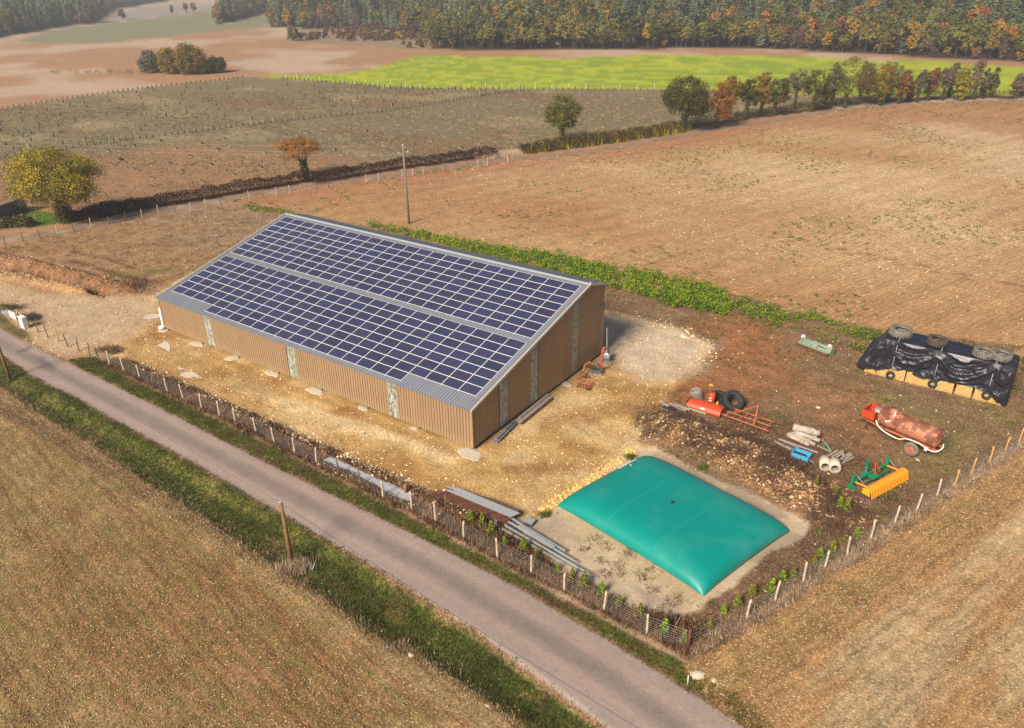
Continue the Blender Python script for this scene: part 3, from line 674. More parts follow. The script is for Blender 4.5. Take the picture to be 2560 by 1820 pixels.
MT['light'] = light_mat(); MT['pv'] = pv_mat('solar_cells', (0.018, 0.022, 0.075), (0.030, 0.022, 0.070))
MT['alu'] = new_mat('anodised_frame', (0.66, 0.66, 0.64), 0.45, 0.0)
MT['flash'] = simple('beige_flashing', (0.50, 0.43, 0.36), 0.5, var=0.1, scale=2); MT['ridge'] = simple('ridge_flashing', (0.40, 0.41, 0.42), 0.45, 0.2, var=0.15, scale=1)
MT['steelcol'] = simple('painted_column', (0.16, 0.15, 0.15), 0.7)

barn = wroot('barn', 'long brown steel barn with a solar panel roof in the middle of the yard', 'barn', (19.2, 8.7, 0))
STR_F = [(6.62, 7.68), (18.42, 19.47), (30.42, 31.47)]
STR_G = [(2.22, 3.27), (6.60, 7.66), (13.05, 14.12)]
def ribbed_wall(p0, p1, zb, ztop, skip, nrm, pitch=0.2823, groove=0.06, depth=0.11):
    """vertical rib cladding between two corners; ztop(t) gives its top, skip = spans left for light strips"""
    p0 = np.array(p0); p1 = np.array(p1); L = np.linalg.norm(p1-p0); d = (p1-p0)/L; n = np.array(nrm)
    xs = []; k = 0
    while k*pitch < L:
        a = k*pitch; b = min((k+1)*pitch, L)
        xs += [(a, 0), (b-groove, 0), (b-groove*0.7, 1), (b-groove*0.3, 1)]; k += 1
    xs.append((L, 0)); mb = MB(); vs = []; keep = []
    for t_, g in xs:
        q = p0+d*t_-n*depth*g
        vs += [(q[0], q[1], zb), (q[0], q[1], ztop(t_))]
    fs = []
    for i in range(len(xs)-1):
        m_ = (xs[i][0]+xs[i+1][0])/2
        if any(a+0.02 < m_ < b-0.02 for a, b in skip): continue
        if abs(xs[i][0]-xs[i+1][0]) < 1e-6: continue
        fs.append((2*i, 2*i+2, 2*i+3, 2*i+1))
    return mb.add(vs, fs)
ytop = lambda y: (Z0+(y/CA)*SA-0.14) if y < 15.95 else (8.0-0.14-(y-15.95)*0.30)
def slotted(p0, p1, ztop, spans, n, nm):
    w = wpart(ribbed_wall(p0, p1, HB, ztop, spans, n), 'wall', 'clad', barn)
    p0 = np.array(p0); p1 = np.array(p1); L = np.linalg.norm(p1-p0); d = (p1-p0)/L; n = np.array(n)
    for a, b in spans:
        mb = MB(); N = 11; vs = []
        for i in range(N*2+1):
            t_ = a+(b-a)*i/(N*2); q = p0+d*t_-n*(0.02 if i % 2 else 0.0)+n*0.006
            vs += [(q[0], q[1], HB+0.02), (q[0], q[1], ztop(t_)-0.01)]
        mb.add(vs, [(2*i, 2*i+2, 2*i+3, 2*i+1) for i in range(N*2)])
        o = mb.build('light_strip', 'light', w)
        z = HB+1.55
        while z < ztop((a+b)/2)-0.3:
            q0 = p0+d*a+n*0.016; q1 = p0+d*b+n*0.016; MB().beam((q0[0], q0[1], z), (q1[0], q1[1], z), 0.02, 0.05, 0).build('joint', 'steel', w); z += 1.6
    return w
slotted((WX0, WY), (WX1, WY), lambda t_: 3.40, [(a-WX0, b-WX0) for a, b in STR_F], (0, -1), 'front')
slotted((WX1, WY), (WX1, WB), lambda t_: ytop(WY+t_), [(a-WY, b-WY) for a, b in STR_G], (1, 0), 'gable')
slotted((WX1, WB), (WX0, WB), lambda t_: ytop(WB), [], (0, 1), 'back')
slotted((WX0, WB), (WX0, WY), lambda t_: ytop(WB-t_), [], (-1, 0), 'left')
# corner flashings
for cx_, cy2 in ((WX1, WY), (WX0, WY), (WX1, WB)):
    mb = MB(); zt = 3.40 if cy2 < 0 else ytop(WB); mb.box((cx_, cy2, (HB+zt)/2), (0.10, 0.10, zt-HB)); wpart(mb, 'corner_trim', 'clad', barn)
# inside: floor painted near-black, standing in for shade in the gap under the cladding
wpart(MB().box((19.2, 8.7, 0.03), (39.0, 19.2, 0.06)), 'painted_shade_floor', 'dark', barn)
# roof
def roof_sheet(x0, x1, a, b, mi):
    """a, b: functions x->point at lower and upper edge, ribs run between them"""
    mb = MB(); vs = []; L = x1-x0; k = int(round(L/0.2785)); pit = L/k
    for i in range(k):
        for dx, h in ((0, 0), (pit*0.62, 0), (pit*0.70, 0.055), (pit*0.86, 0.055), (pit*0.94, 0)):
            vs += [a(x0+i*pit+dx, h), b(x0+i*pit+dx, h)]
    vs += [a(x1, 0), b(x1, 0)]
    n = len(vs)//2
    mb.add(vs, [(2*i, 2*i+2, 2*i+3, 2*i+1) for i in range(n-1)])
    # underside
    mb.add([a(x0, -0.06), a(x1, -0.06), b(x1, -0.06), b(x0, -0.06)], [(0, 3, 2, 1)])
    mb.add([a(x0, -0.06), a(x1, -0.06), a(x1, 0), a(x0, 0)], [(0, 1, 2, 3)])
    return mb
front_roof = wpart(roof_sheet(XL, XR+0.02, lambda x, h: RS(x, S0, -0.1+h), lambda x, h: RS(x, S1, -0.1+h), 0), 'roof', 'roof', barn)
RY, RZ = RS(0, S1, -0.1)[1:]
BS = -0.295
back = lambda x, v, h: (x, RY+v, RZ+BS*v+h)
back_roof = wpart(roof_sheet(XL, XR+0.02, lambda x, h: back(x, 0, h), lambda x, h: back(x, 3.1, h), 0), 'roof', 'roofblue', barn)
mb = MB()
for x0, x1 in [(XL+i*3.972, XL+(i+1)*3.972-0.006) for i in range(10)]:
    mb.add([RS(x0, S1-0.26, -0.045), RS(x1, S1-0.26, -0.045), (x1, RY, RZ+0.09), (x0, RY, RZ+0.09), (x1, RY+0.25, RZ+BS*0.25+0.06), (x0, RY+0.25, RZ+BS*0.25+0.06)], [(0, 1, 2, 3), (3, 2, 4, 5)])
mb.build('ridge_cap', 'ridge', front_roof)
for xa in (XR+0.04, XL-0.04):
    mb = MB(); mb.beam(RS(xa, S0-0.02, -0.10), RS(xa, S1+0.02, -0.10), 0.10, 0.20); mb.beam(back(xa, 0.02, -0.02), back(xa, 3.1, -0.02), 0.10, 0.18)
    wpart(mb, 'verge_trim', 'flash', barn)
wpart(MB().tube([(XR-0.05, RY, RZ+0.08), (XR-0.05, RY, RZ+0.28)], 0.03, 6), 'ridge_finial', 'flash', barn)
# steel columns and their concrete footings
def footing(cx, cy, rx, ry, seed):
    r = random.Random(seed); n = 18; vs = [(cx, cy, 0.05)]; 
    ph = r.random()*6
    rr_ = [1+0.18*math.sin(2*a*2*math.pi/n+ph)+0.12*math.sin(5*a*2*math.pi/n+ph*2)+r.uniform(-.06, .06) for a in range(n)]
    for ring, (k, z) in enumerate(((0.9, 0.05), (1.0, 0.0))):
        for a in range(n):
            t_ = 2*math.pi*a/n; vs.append((cx+rx*rr_[a]*k*math.cos(t_), cy+ry*rr_[a]*k*math.sin(t_), z))
    fs = [(0, 1+a, 1+(a+1) % n) for a in range(n)]+[(1+a, 1+n+a, 1+n+(a+1) % n, 1+(a+1) % n) for a in range(n)]
    return MB().add(vs, fs)
for i in range(8):
    x = min(max(-0.45+5.62*i+0.05, -0.45), 38.85)
    mb = MB(); mb.box((x+(-0.12 if i == 7 else 0.12), WY+0.16, 1.7), (0.20, 0.20, 3.4)); wpart(mb, 'column', 'steelcol', barn)
    big = {0: (0.6, 0.38), 1: (0.75, 0.45), 2: (0.62, 0.55), 3: (0.7, 0.45), 4: (0.85, 0.55), 5: (0.6, 0.25), 6: (0.4, 0.16), 7: (0.95, 0.85)}[i]
    ox = {7: 0.15, 3: -0.3, 2: -0.4}.get(i, -0.25)
    wpart(footing(x+ox, WY-big[1]*0.55, big[0], big[1], i), 'footing', 'concrete', barn)
for yy in (5.4, 11.75, 18.4):
    wpart(MB().box((WX1-0.14, yy, 1.7), (0.2, 0.2, 3.4)), 'column', 'steelcol', barn)
wpart(footing(WX1+0.30, 11.75, 0.55, 0.4, 44), 'footing', 'concrete', barn)
# white downpipe at the far end
mb = MB(); mb.tube([(WX0-0.35, WY+0.05, 2.35), (WX0-0.35, WY+0.05, 0.35), (WX0-0.42, WY-0.15, 0.2)], 0.13, 8)
mb.tube([(WX0-0.42, WY-0.15, 0.12), (WX0-0.42, WY-0.15, 0.36)], 0.32, 10); wpart(mb, 'downpipe', 'white', barn)
wpart(MB().box((WX1+0.12, WB-0.3, 5.1), (0.20, 0.35, 0.5)), 'wall_box', 'steel_dark', barn)
# solar panels: 8 + 7 rows of 23 and a short row of 15
def panel_mesh():
    mb = MB(); hx, hy, t_, f = 0.828, 0.498, 0.035, 0.028
    o = [(-hx, -hy), (hx, -hy), (hx, hy), (-hx, hy)]; i = [(-hx+f, -hy+f), (hx-f, -hy+f), (hx-f, hy-f), (-hx+f, hy-f)]
    vs = [(x, y, 0) for x, y in o]+[(x, y, t_) for x, y in o]+[(x, y, t_) for x, y in i]+[(x, y, t_-0.004) for x, y in i]
    fs = [(k, (k+1) % 4, 4+(k+1) % 4, 4+k) for k in range(4)]+[(4+k, 4+(k+1) % 4, 8+(k+1) % 4, 8+k) for k in range(4)]+[(8+k, 8+(k+1) % 4, 12+(k+1) % 4, 12+k) for k in range(4)]
    mb.add(vs, fs, 0); mb.add([vs[12], vs[13], vs[14], vs[15]], [(0, 1, 2, 3)], 1)
    return mb
pm = panel_mesh().mesh('solar_panel', ['alu', 'pv'])
slots = [(c, 7*PYH+GAP+(7.5-r)*PYH) for r in range(8) for c in range(23)]+[(c, (6.5-r)*PYH) for r in range(7) for c in range(23)]+[(c, -0.5*PYH) for c in range(4, 19)]
slots = [(c*PXW+PXW/2, s) for c, s in slots]
slots.sort(key=lambda q: PROJ(RS(q[0], q[1]))[2])
def panel_frame(x, s):
    return Matrix.Translation(RS(x, s, -0.01)) @ Matrix.Rotation(AL, 4, 'X')
for x, s in slots[:300]:
    o = bpy.data.objects.new('solar_panel', pm); col_link(o); o.parent = barn
    o.matrix_parent_inverse = Matrix.Translation(-Vector(barn.location)); o.matrix_basis = panel_frame(x, s)
def joined_panels():
    base = panel_mesh(); mb = MB()
    for x, s in slots[300:]:
        Mx = panel_frame(x, s); b = len(mb.v)
        mb.v += [tuple(Mx @ Vector(v)) for v in base.v]; mb.f += [tuple(i+b for i in f) for f in base.f]; mb.m += base.m; mb.sm += base.sm
    return mb
MT['pv2'] = pv_mat('solar_cells_far', (0.022, 0.022, 0.075), (0.022, 0.022, 0.075))
def far_pv():
    m = new_mat('solar_cells_rest', (0.022, 0.022, 0.072), 0.16, 0, 0.45); t = NT(m)
    pos = t.add('ShaderNodeNewGeometry').outputs['Position']
    ck = t.add('ShaderNodeTexWhiteNoise', noise_dimensions='2D')
    sx = t.add('ShaderNodeSeparateXYZ'); t.l.new(pos, sx.inputs[0])
    cx_ = t.math('FLOOR', t.math('DIVIDE', sx.outputs[0], PXW)); cy3 = t.math('FLOOR', t.math('DIVIDE', t.math('SUBTRACT', t.math('DIVIDE', sx.outputs[1], CA), 7*PYH+GAP), PYH))
    cb = t.add('ShaderNodeCombineXYZ'); t.l.new(cx_, cb.inputs[0]); t.l.new(cy3, cb.inputs[1]); t.l.new(cb.outputs[0], ck.inputs[0])
    def line(v, pitch, w):
        fr = t.math('FRACT', t.math('DIVIDE', t.math('ADD', v, 1.0), pitch)); return t.math('GREATER_THAN', t.math('ABSOLUTE', t.math('SUBTRACT', fr, 0.5)), 0.5-w)
    g = t.math('MAXIMUM', line(sx.outputs[0], 0.158, 0.055), line(sx.outputs[1], 0.158*CA, 0.055))
    c = t.mix(ck.outputs[0], (0.018, 0.022, 0.075), (0.030, 0.022, 0.070)); c = t.mix(t.math('MULTIPLY', g, 0.5), c, (0.20, 0.22, 0.30))
    t.l.new(c, t.b.inputs['Base Color']); return m
MT['pv2'] = far_pv()
wpart(joined_panels(), 'solar_panels', ['alu', 'pv2'], barn, kind='stuff')
# rails under the panels; their ends stick out below the lowest row
def rail_mesh(L): return MB().box((0, L/2, -0.035), (0.045, L, 0.045)).mesh('rail', 'alu')
rmu = rail_mesh(8*PYH+0.14); rml = rail_mesh(7*PYH+0.14); rms = rail_mesh(PYH+0.02)
def rail(me, x, s):
    o = bpy.data.objects.new('rail', me); col_link(o); o.parent = barn
    o.matrix_parent_inverse = Matrix.Translation(-Vector(barn.location)); o.matrix_basis = Matrix.Translation(RS(x, s, -0.02)) @ Matrix.Rotation(AL, 4, 'X')
for c in range(24):
    x = c*PXW
    rail(rmu, x, 7*PYH+GAP-0.07); rail(rml, x, -0.07)
    if 4 <= c <= 19: rail(rms, x, -PYH-0.07)

# ------------------------------------------------------------------ posts and fences
def post_mb(h, r, seed, lean=0.03, top=0.0):
    q = random.Random(seed); n = 5; pts = []; dx = q.uniform(-lean, lean); dy = q.uniform(-lean, lean); ph = q.uniform(0, 6)
    for i in range(n+1):
        t_ = i/n; pts.append((dx*t_*h+0.03*math.sin(ph+t_*4)*t_, dy*t_*h+0.03*math.cos(ph*1.7+t_*4)*t_, -0.1+t_*(h+0.1)))
    return MB().tube(pts, [r*(1.12-0.25*i/n) for i in range(n+1)], 7)
def post_meshes(mat, h, r, n=4, s0=0, lean=0.05): return [post_mb(h, r, s0+i, lean).mesh('post', mat) for i in range(n)]
def put_post(me, x, y, root, h=1.0, name='post', rz=None, r_=None):
    o = bpy.data.objects.new(name, me); col_link(o); o.parent = root; o.matrix_parent_inverse = Matrix.Translation(-Vector(root.location))
    o.location = (x, y, gh(x, y)); o.rotation_euler = (0, 0, random.uniform(0, 6.28) if rz is None else rz); o.scale = (1, 1, h); return o
def wire_run(pts, heights, r, root, mat='wire', name='wire', sag=0.02):
    for h in heights:
        mb = MB(); path = []
        for i, (x, y) in enumerate(pts):
            path.append((x, y, gh(x, y)+h))
            if i < len(pts)-1:
                x2, y2 = pts[i+1]; path.append(((x+x2)/2, (y+y2)/2, (gh(x, y)+gh(x2, y2))/2+h-sag))
        mb.tube(path, r, 4, caps=False); wpart(mb, name, mat, root)
pA = post_meshes('post', 1.38, 0.075, 5, 1, 0.06); pD = post_meshes('post_dark', 1.30, 0.06, 5, 20, 0.10); pO = post_meshes('post_orange', 1.30, 0.075, 3, 40, 0.05)
f1 = wroot('roadside_fence', 'wire mesh fence on wooden posts along the paved road', 'fence', (fence_b[10][0], fence_b[10][1], 0))
for i, (x, y) in enumerate(fence_b[:-1]):
    mm = pD if i < 2 or i in (5, 15, 16) else pA
    put_post(random.choice(mm), x, y, f1, random.uniform(0.96, 1.06))
mb = MB(); zc = gh(*corner); mb.tube([(corner[0], corner[1], zc-0.1), (corner[0], corner[1], zc+1.45)], 0.085, 8)
wpart(mb, 'post', 'rust', f1)['label'] = 'rusty steel corner post'
wire_run(fence_b, [0.08, 0.22, 0.36, 0.52, 0.68, 0.86, 1.04, 1.24], 0.006, f1)
def stays(pts, step, h0, h1, r):
    vs = []; mb = MB()
    for (x0, y0), (x1, y1) in zip(pts[:-1], pts[1:]):
        n = max(1, int(math.hypot(x1-x0, y1-y0)/step))
        for i in range(n):
            t_ = (i+0.5)/n; x = x0+(x1-x0)*t_; y = y0+(y1-y0)*t_; z = (gh(x0, y0)*(1-t_)+gh(x1, y1)*t_)
            mb.tube([(x, y, z+h0), (x, y, z+h1)], r, 3, caps=False)
    return mb
wpart(stays(fence_b, 0.30, 0.08, 1.23, 0.0035), 'mesh_stays', 'wire', f1, kind='stuff')
f2 = wroot('field_fence', 'wooden post fence between the machinery corner and the stubble field', 'fence', (fence_r[8][0], fence_r[8][1], 0))
for i, (x, y) in enumerate(fence_r[1:]):
    mm = pO if i >= 9 else pA
    put_post(random.choice(mm), x, y, f2, random.uniform(0.98, 1.12))
wire_run(fence_r, [0.2, 0.45, 0.7, 0.95, 1.2], 0.006, f2)
wpart(stays(fence_r, 0.30, 0.1, 1.2, 0.003), 'mesh_stays', 'wire', f2, kind='stuff')
# seven bare posts across the entrance
A_ = (0, 740, 4.2)
ent = ZP(A_, [(400, 380), (507, 435), (615, 480), (715, 530), (832, 580)])
places = ['nearest the white cabinet', 'second from the white cabinet', 'third from the white cabinet, pale and leaning', 'fourth from the white cabinet, crooked', 'nearest the mesh fence']
for i, (x, y) in enumerate(ent):
    mm = pO if i == 2 else pD
    o = bpy.data.objects.new('entrance_post', mm[i % len(mm)]); col_link(o); o.location = (x, y, gh(x, y)); o.scale = (0.85, 0.85, 1.12+0.05*(i % 2)); o.rotation_euler = (0, 0, i*1.3)
    tag(o, ('bare pale' if i == 2 else 'bare dark')+' wooden post standing across the entrance, '+places[i], 'post', 'bare posts across the yard entrance')
f0 = wroot('entrance_fence', 'short dark wire fence beside the white electricity cabinet', 'fence', (-16, -8.8, 0))
fl = ZP(A_, [(-160, 150), (15, 215), (118, 245), (205, 275)])+ZP(A_, [(315, 335)])
for i, (x, y) in enumerate(fl):
    put_post(pD[i % 5] if i != 3 else pA[0], x, y, f0, 1.05)
wire_run(fl[:4], [0.15, 0.45, 0.75, 1.05, 1.25], 0.010, f0)
# cabinet and sign
cx_, cy4 = ZP(A_, [(262, 332)])[0]; zc = gh(cx_, cy4)
cab = wroot('electricity_cabinet', 'white electricity cabinet standing beside the yard entrance', 'cabinet', (cx_, cy4, zc))
wpart(MB().box((cx_, cy4, zc+0.62), (0.80, 0.42, 1.2)), 'body', 'white', cab)
wpart(MB().box((cx_, cy4, zc+1.245), (0.88, 0.50, 0.05), taper=0.94), 'cap', 'white', cab)
wpart(MB().box((cx_, cy4-0.215, zc+0.68), (0.68, 0.02, 0.95)), 'door', 'white', cab)
wpart(MB().box((cx_, cy4, zc+0.03), (0.86, 0.46, 0.06)), 'plinth', 'concrete', cab)
sx0, sy0 = fl[2][0]+0.15, fl[2][1]-0.10; sg = wroot('fence_sign', 'white sign board with red print hung on the entrance fence', 'sign', (sx0+0.7, sy0, 0.2))
wpart(MB().box((sx0+0.75, sy0, 0.72), (1.35, 0.03, 0.85)), 'board', 'white', sg)
mb = MB()
for k in range(3): mb.box((sx0+0.62+0.06*k, sy0-0.018, 0.95-0.15*k), (0.8-0.2*k, 0.006, 0.05))
mb.box((sx0+0.75, sy0-0.018, 0.36), (1.2, 0.006, 0.07)); wpart(mb, 'print', 'redprint', sg)
# back fence along the track
pB = post_meshes('post', 1.30, 0.065, 3, 60, 0.08)+post_meshes('post_dark', 1.3, 0.065, 4, 70, 0.08)
f3 = wroot('track_fence', 'old post and wire fence following the track and the dark hedge', 'fence', (back_posts[18][0], back_posts[18][1], 0))
for x, y in back_posts: put_post(random.choice(pB), x, y, f3, random.uniform(0.9, 1.15))
wire_run(back_posts, [0.5, 1.0], 0.006, f3)
# thin fence on the meadow side of the hedge
f4 = wroot('meadow_fence', 'thin pale posts behind the dark hedge on the meadow side', 'fence', (hedge_line[6][0]-1.5, hedge_line[6][1]+1, 0))
pT = [post_mb(1.35, 0.04, 90+i, 0.03).mesh('post', 'post') for i in range(3)]
def along(pts, step, off=(0, 0)):
    out = []; acc = 0
    for (x0, y0), (x1, y1) in zip(pts[:-1], pts[1:]):
        L = math.hypot(x1-x0, y1-y0); t_ = acc
        while t_ < L: out.append((x0+(x1-x0)*t_/L+off[0], y0+(y1-y0)*t_/L+off[1])); t_ += step
        acc = t_-L
    return out
mf = along([p for p in hedge_line]+hedge_line2[:], 3.6, (-1.6, 0.9))
for x, y in mf: put_post(random.choice(pT), x, y, f4, random.uniform(0.9, 1.15))
# nursery lines: pale stakes + dark guards
f5 = wroot('stake_line', 'line of thin pale stakes along the lower planted hedge line of the meadow', 'fence', (guard_low[5][0], guard_low[5][1], 0))
for x, y in along(guard_low, 5.2, (-0.6, 0.4)): put_post(random.choice(pT), x, y, f5, random.uniform(1.0, 1.4))
f6 = wroot('stake_line', 'line of thin pale stakes between the meadow and the pale brown far field', 'fence', (mead_top[1][0], mead_top[1][1], 0))
for x, y in along(mead_top, 7.5): put_post(random.choice(pT), x, y, f6, random.uniform(1.0, 1.5))
f7 = wroot('stake_line', 'line of thin white stakes in front of the yellow mustard field', 'fence', (mead_top2[3][0], mead_top2[3][1], 0))
pW = [post_mb(1.5, 0.045, 95+i, 0.02).mesh('post', 'white') for i in range(2)]
for x, y in along(mead_top2, 5.0): put_post(random.choice(pW), x, y, f7, random.uniform(1.0, 1.3))
guard = MB().tube([(0, 0, -0.05), (0.02, 0, 0.55), (0, 0.02, 0.95)], [0.14, 0.13, 0.11], 7).mesh('sapling_guard', 'guard')
gl = along(guard_low, 1.35)+along(mead_top, 1.6, (0.4, -1.0))+along(mead_top2, 1.9, (0, -1.2))
sap = []
for row in range(9):                                    # saplings scattered on a loose grid over the meadow
    for k in range(26):
        t_ = (row+1)/10.0
        a = np.array(mead_top[0])*(1-k/25)+np.array(mead_top2[4])*(k/25); b = np.array(guard_low[0])*(1-k/25)+np.array(guard_low[-1])*(k/25)
        a2 = np.array([np.interp(k/25, np.linspace(0, 1, 7), [p[0] for p in (mead_top+mead_top2[1:4])]), np.interp(k/25, np.linspace(0, 1, 7), [p[1] for p in (mead_top+mead_top2[1:4])])])
        b2 = np.array([np.interp(k/25, np.linspace(0, 1, len(guard_low)), [p[0] for p in guard_low]), np.interp(k/25, np.linspace(0, 1, len(guard_low)), [p[1] for p in guard_low])])
        q = a2*(1-t_)+b2*t_
        if random.random() < 0.62: sap.append((q[0]+random.uniform(-2.2, 2.2), q[1]+random.uniform(-1.2, 1.2)))
sap.sort(key=lambda q: PROJ((q[0], q[1], 0))[2]); gl.sort(key=lambda q: PROJ((q[0], q[1], 0))[2])
sap = [q for q in sap if -60 < PROJ((q[0], q[1], 0))[0] < 2600][:140]
glv = [q for q in gl if -60 < PROJ((q[0], q[1], 0))[0] < 2600]
for x, y in sap:
    o = inst(guard, 'sapling_guard', None, (x, y, gh(x, y)), (0, 0, random.uniform(0, 6)), (1.15, 1.15, random.uniform(0.7, 1.1)))
    tag(o, 'single dark sapling guard standing out in the open planted meadow', 'tree guard', 'sapling guards scattered over the meadow')
for x, y in glv[:160]:
    o = inst(guard, 'sapling_guard', None, (x, y, gh(x, y)), (0, 0, random.uniform(0, 6)), (1, 1, random.uniform(0.75, 1.1)))
    tag(o, 'small dark sapling guard in the dense planted row crossing the meadow', 'tree guard', 'sapling guards in the planted rows')
mb = MB()
for x, y in glv[160:]:
    z = gh(x, y); h = random.uniform(0.7, 1.0); mb.tube([(x, y, z), (x+0.02, y, z+h)], [0.2, 0.15], 5)
tag(mb.build('sapling_guards', 'guard', None, 'stuff'), 'far rows of small dark sapling guards around the meadow', 'tree guards')

# ------------------------------------------------------------------ poles and lines
def pole(loc, h, mat, label, lean=(0, 0), cross=False, r=0.13):
    z = gh(*loc); root = wroot('utility_pole', label, 'pole', (loc[0], loc[1], z))
    top = (loc[0]+lean[0], loc[1]+lean[1], z+h)
    wpart(MB().tube([(loc[0], loc[1], z-0.2), tuple((np.array((loc[0], loc[1], z))+np.array(top))/2), top], [r*1.15, r, r*0.72], 10), 'shaft', mat, root)
    if cross:
        d = np.array([0.25, 0.97, 0]); c = np.array(top)-np.array([0, 0, 1.15])
        mb = MB(); mb.tube([tuple(c-d*0.75+np.array([0, 0, 0.22])), tuple(c-d*0.6), tuple(c+d*0.6), tuple(c+d*0.75+np.array([0, 0, 0.22]))], 0.035, 6); wpart(mb, 'crossarm', 'insulator', root)
        for p in (c-d*0.75, c+d*0.75, np.array(top)+np.array([0, 0, -0.22])):
            wpart(MB().lathe([(0, 0), (0.09, 0.0), (0.11, 0.08), (0.07, 0.16), (0.08, 0.22), (0.0, 0.3)], 8, (p[0], p[1], p[2]+0.18)), 'insulator', 'insulator', root)
    return top
b2 = ZP(I_, [(1130, 675)])[0]; h2 = height_to(b2, 364)
t2 = pole(b2, h2, 'wood_pole_grey', 'tall grey utility pole with a small crossarm behind the barn', (-0.12, 0), True, 0.15)
b1 = tuple(G(728.6, 1401)[:2]); h1 = height_to(b1, 1241.5)
t1 = pole(b1, h1, 'wood_pole', 'rusty brown wooden pole between the near field and the road', (-0.05, 0.0), False, 0.13)
wpart(MB().tube([(t1[0], t1[1], t1[2]), (t1[0], t1[1], t1[2]+0.12)], 0.12, 8), 'cap', 'steel', [o for o in bpy.data.objects if o.name.startswith('utility_pole')][-1])
b0 = ZP(B_, [(88, 872)])[0]
t0 = pole(b0, h1+0.4, 'wood_pole', 'brown wooden pole at the left end of the road', (-0.10, 0.0), False, 0.13)
def cable(name, label, a, b, r, mat, sag=0.5):
    a = Vector(a); b = Vector(b); pts = []
    for i in range(25):
        t_ = i/24; p = a.lerp(b, t_); p.z -= sag*4*t_*(1-t_); pts.append(p)
    o = MB().tube(pts, r, 4, caps=False).build(name, mat); tag(o, label, 'cable')
cable('phone_cable', 'dark cable over the road between the two brown wooden poles', t0, t1, 0.010, 'wire_dark', 0.35)
nx = (t1[0]+(t1[0]-t0[0])*0.82, t1[1]+(t1[1]-t0[1])*0.82-0.6, t1[2])
cable('phone_cable', 'dark cable over the road running to the bottom right from the brown pole', t1, nx, 0.014, 'wire_dark', 0.35)
for i, (sy, dz, nm) in enumerate(((316, -0.05, 'topmost'), (328, -1.0, 'middle'), (341, -1.05, 'lowest'))):
    e = G(-420, sy-12, h2-1.0); dd = (0, 0.75*(i-1), 0) if i else (0, 0, 0)
    a = (t2[0], t2[1]+(0.7 if i == 1 else (-0.7 if i == 2 else 0)), t2[2]+dz)
    cable('power_line', 'pale overhead line left of the tall grey pole, '+nm+' of three', a, e, 0.010, 'wire_light', 1.2)
    e = G(2700, 640+sy*0.1+i*26, h2-1.0)
    cable('power_line', 'thin overhead line right of the tall grey pole, '+nm+' of three', a, e, 0.006, 'wire', 1.6)

# ------------------------------------------------------------------ water bag on the sand pad
MT['bag'] = simple('green_pvc', (0.0, 0.225, 0.19), 0.42, var=0.10, scale=0.5, bump=0.5, second=(0.04, 0.265, 0.23), thr=(0.50, 0.80), spec=0.4)
BC = [np.array(p) for p in ((47.85, -3.45), (59.4, -5.88), (61.72, 2.85), (50.15, 5.35))]
BH = 1.28
def bagp(u, v, top=True):
    p = BC[0]*(1-u)*(1-v)+BC[1]*u*(1-v)+BC[2]*u*v+BC[3]*(1-u)*v
    c = (BC[0]+BC[1]+BC[2]+BC[3])/4
    a, b = abs(2*u-1), abs(2*v-1)
    # edges draw in a little between the pinched corners, and bulge outward as they round up
    pin = 0.25*((1-b*b)*a**6/5.9+(1-a*a)*b**6/4.4)
    t_ = max(0.0, (1-a**5.5)*(1-b**4.5))**0.5
    p = p+(c-p)*pin*0.35
    z = 0.22*(1-(a*b)**8)+ (BH-0.22)*t_ if top else 0.22*(1-(a*b)**8)*(1-t_**0.3)
    return (p[0], p[1], z+0.02)
bag = wroot('water_bag', 'big teal flexible water tank lying on the sand pad', 'water tank', (54.8, -0.4, 0))
def bag_surface(top):
    N, Mm = 64, 52; mb = MB(); vs = []
    f = lambda i, n: 0.5-0.5*math.cos(math.pi*i/n)*(1.0) if True else i/n
    for i in range(N+1):
        for j in range(Mm+1): vs.append(bagp(f(i, N), f(j, Mm), top))
    fs = []
    for i in range(N):
        for j in range(Mm):
            a, b, c, d = i*(Mm+1)+j, (i+1)*(Mm+1)+j, (i+1)*(Mm+1)+j+1, i*(Mm+1)+j+1
            fs.append((a, b, c, d) if top else (d, c, b, a))
    return mb.add(vs, fs, 0, True)
mb = bag_surface(True); m2 = bag_surface(False); mb.add(m2.v, m2.f, 0, True)
wpart(mb, 'body', 'bag', bag)
MT['seam'] = new_mat('bag_seam', (0.01, 0.27, 0.205), 0.45)
for u in (0.34, 0.66):
    mb = MB(); vs = []
    for j in range(61):
        v = 0.04+0.92*j/60
        for du, dz in ((-0.0035, 0.004), (0.0035, 0.004)):
            q = bagp(u+du, v); vs.append((q[0], q[1], q[2]+dz))
    mb.add(vs, [(2*j, 2*j+1, 2*j+3, 2*j+2) for j in range(60)], 0, True); wpart(mb, 'seam', 'seam', bag)
q = bagp(0.50, 0.50); wpart(MB().lathe([(0.0, 0.06), (0.10, 0.06), (0.12, 0.03), (0.12, -0.02)], 14, (q[0], q[1], q[2]+0.02)), 'vent_cap', 'black', bag)
q = bagp(0.05, 0.68); wpart(MB().tube([(q[0]+0.3, q[1], q[2]-0.05), (q[0]+0.3, q[1], q[2]+0.14), (q[0]+0.46, q[1]-0.14, q[2]+0.18)], 0.075, 10), 'valve', 'steel', bag)
qs = [bagp(0.012+0.02*i, 0.60+0.10*j) for i in range(3) for j in range(3)]
mb = MB(); mb.add([(a, b, c+0.012) for a, b, c in qs], [(0, 3, 4, 1), (1, 4, 5, 2), (3, 6, 7, 4), (4, 7, 8, 5)]); wpart(mb, 'label_patch', 'white', bag)
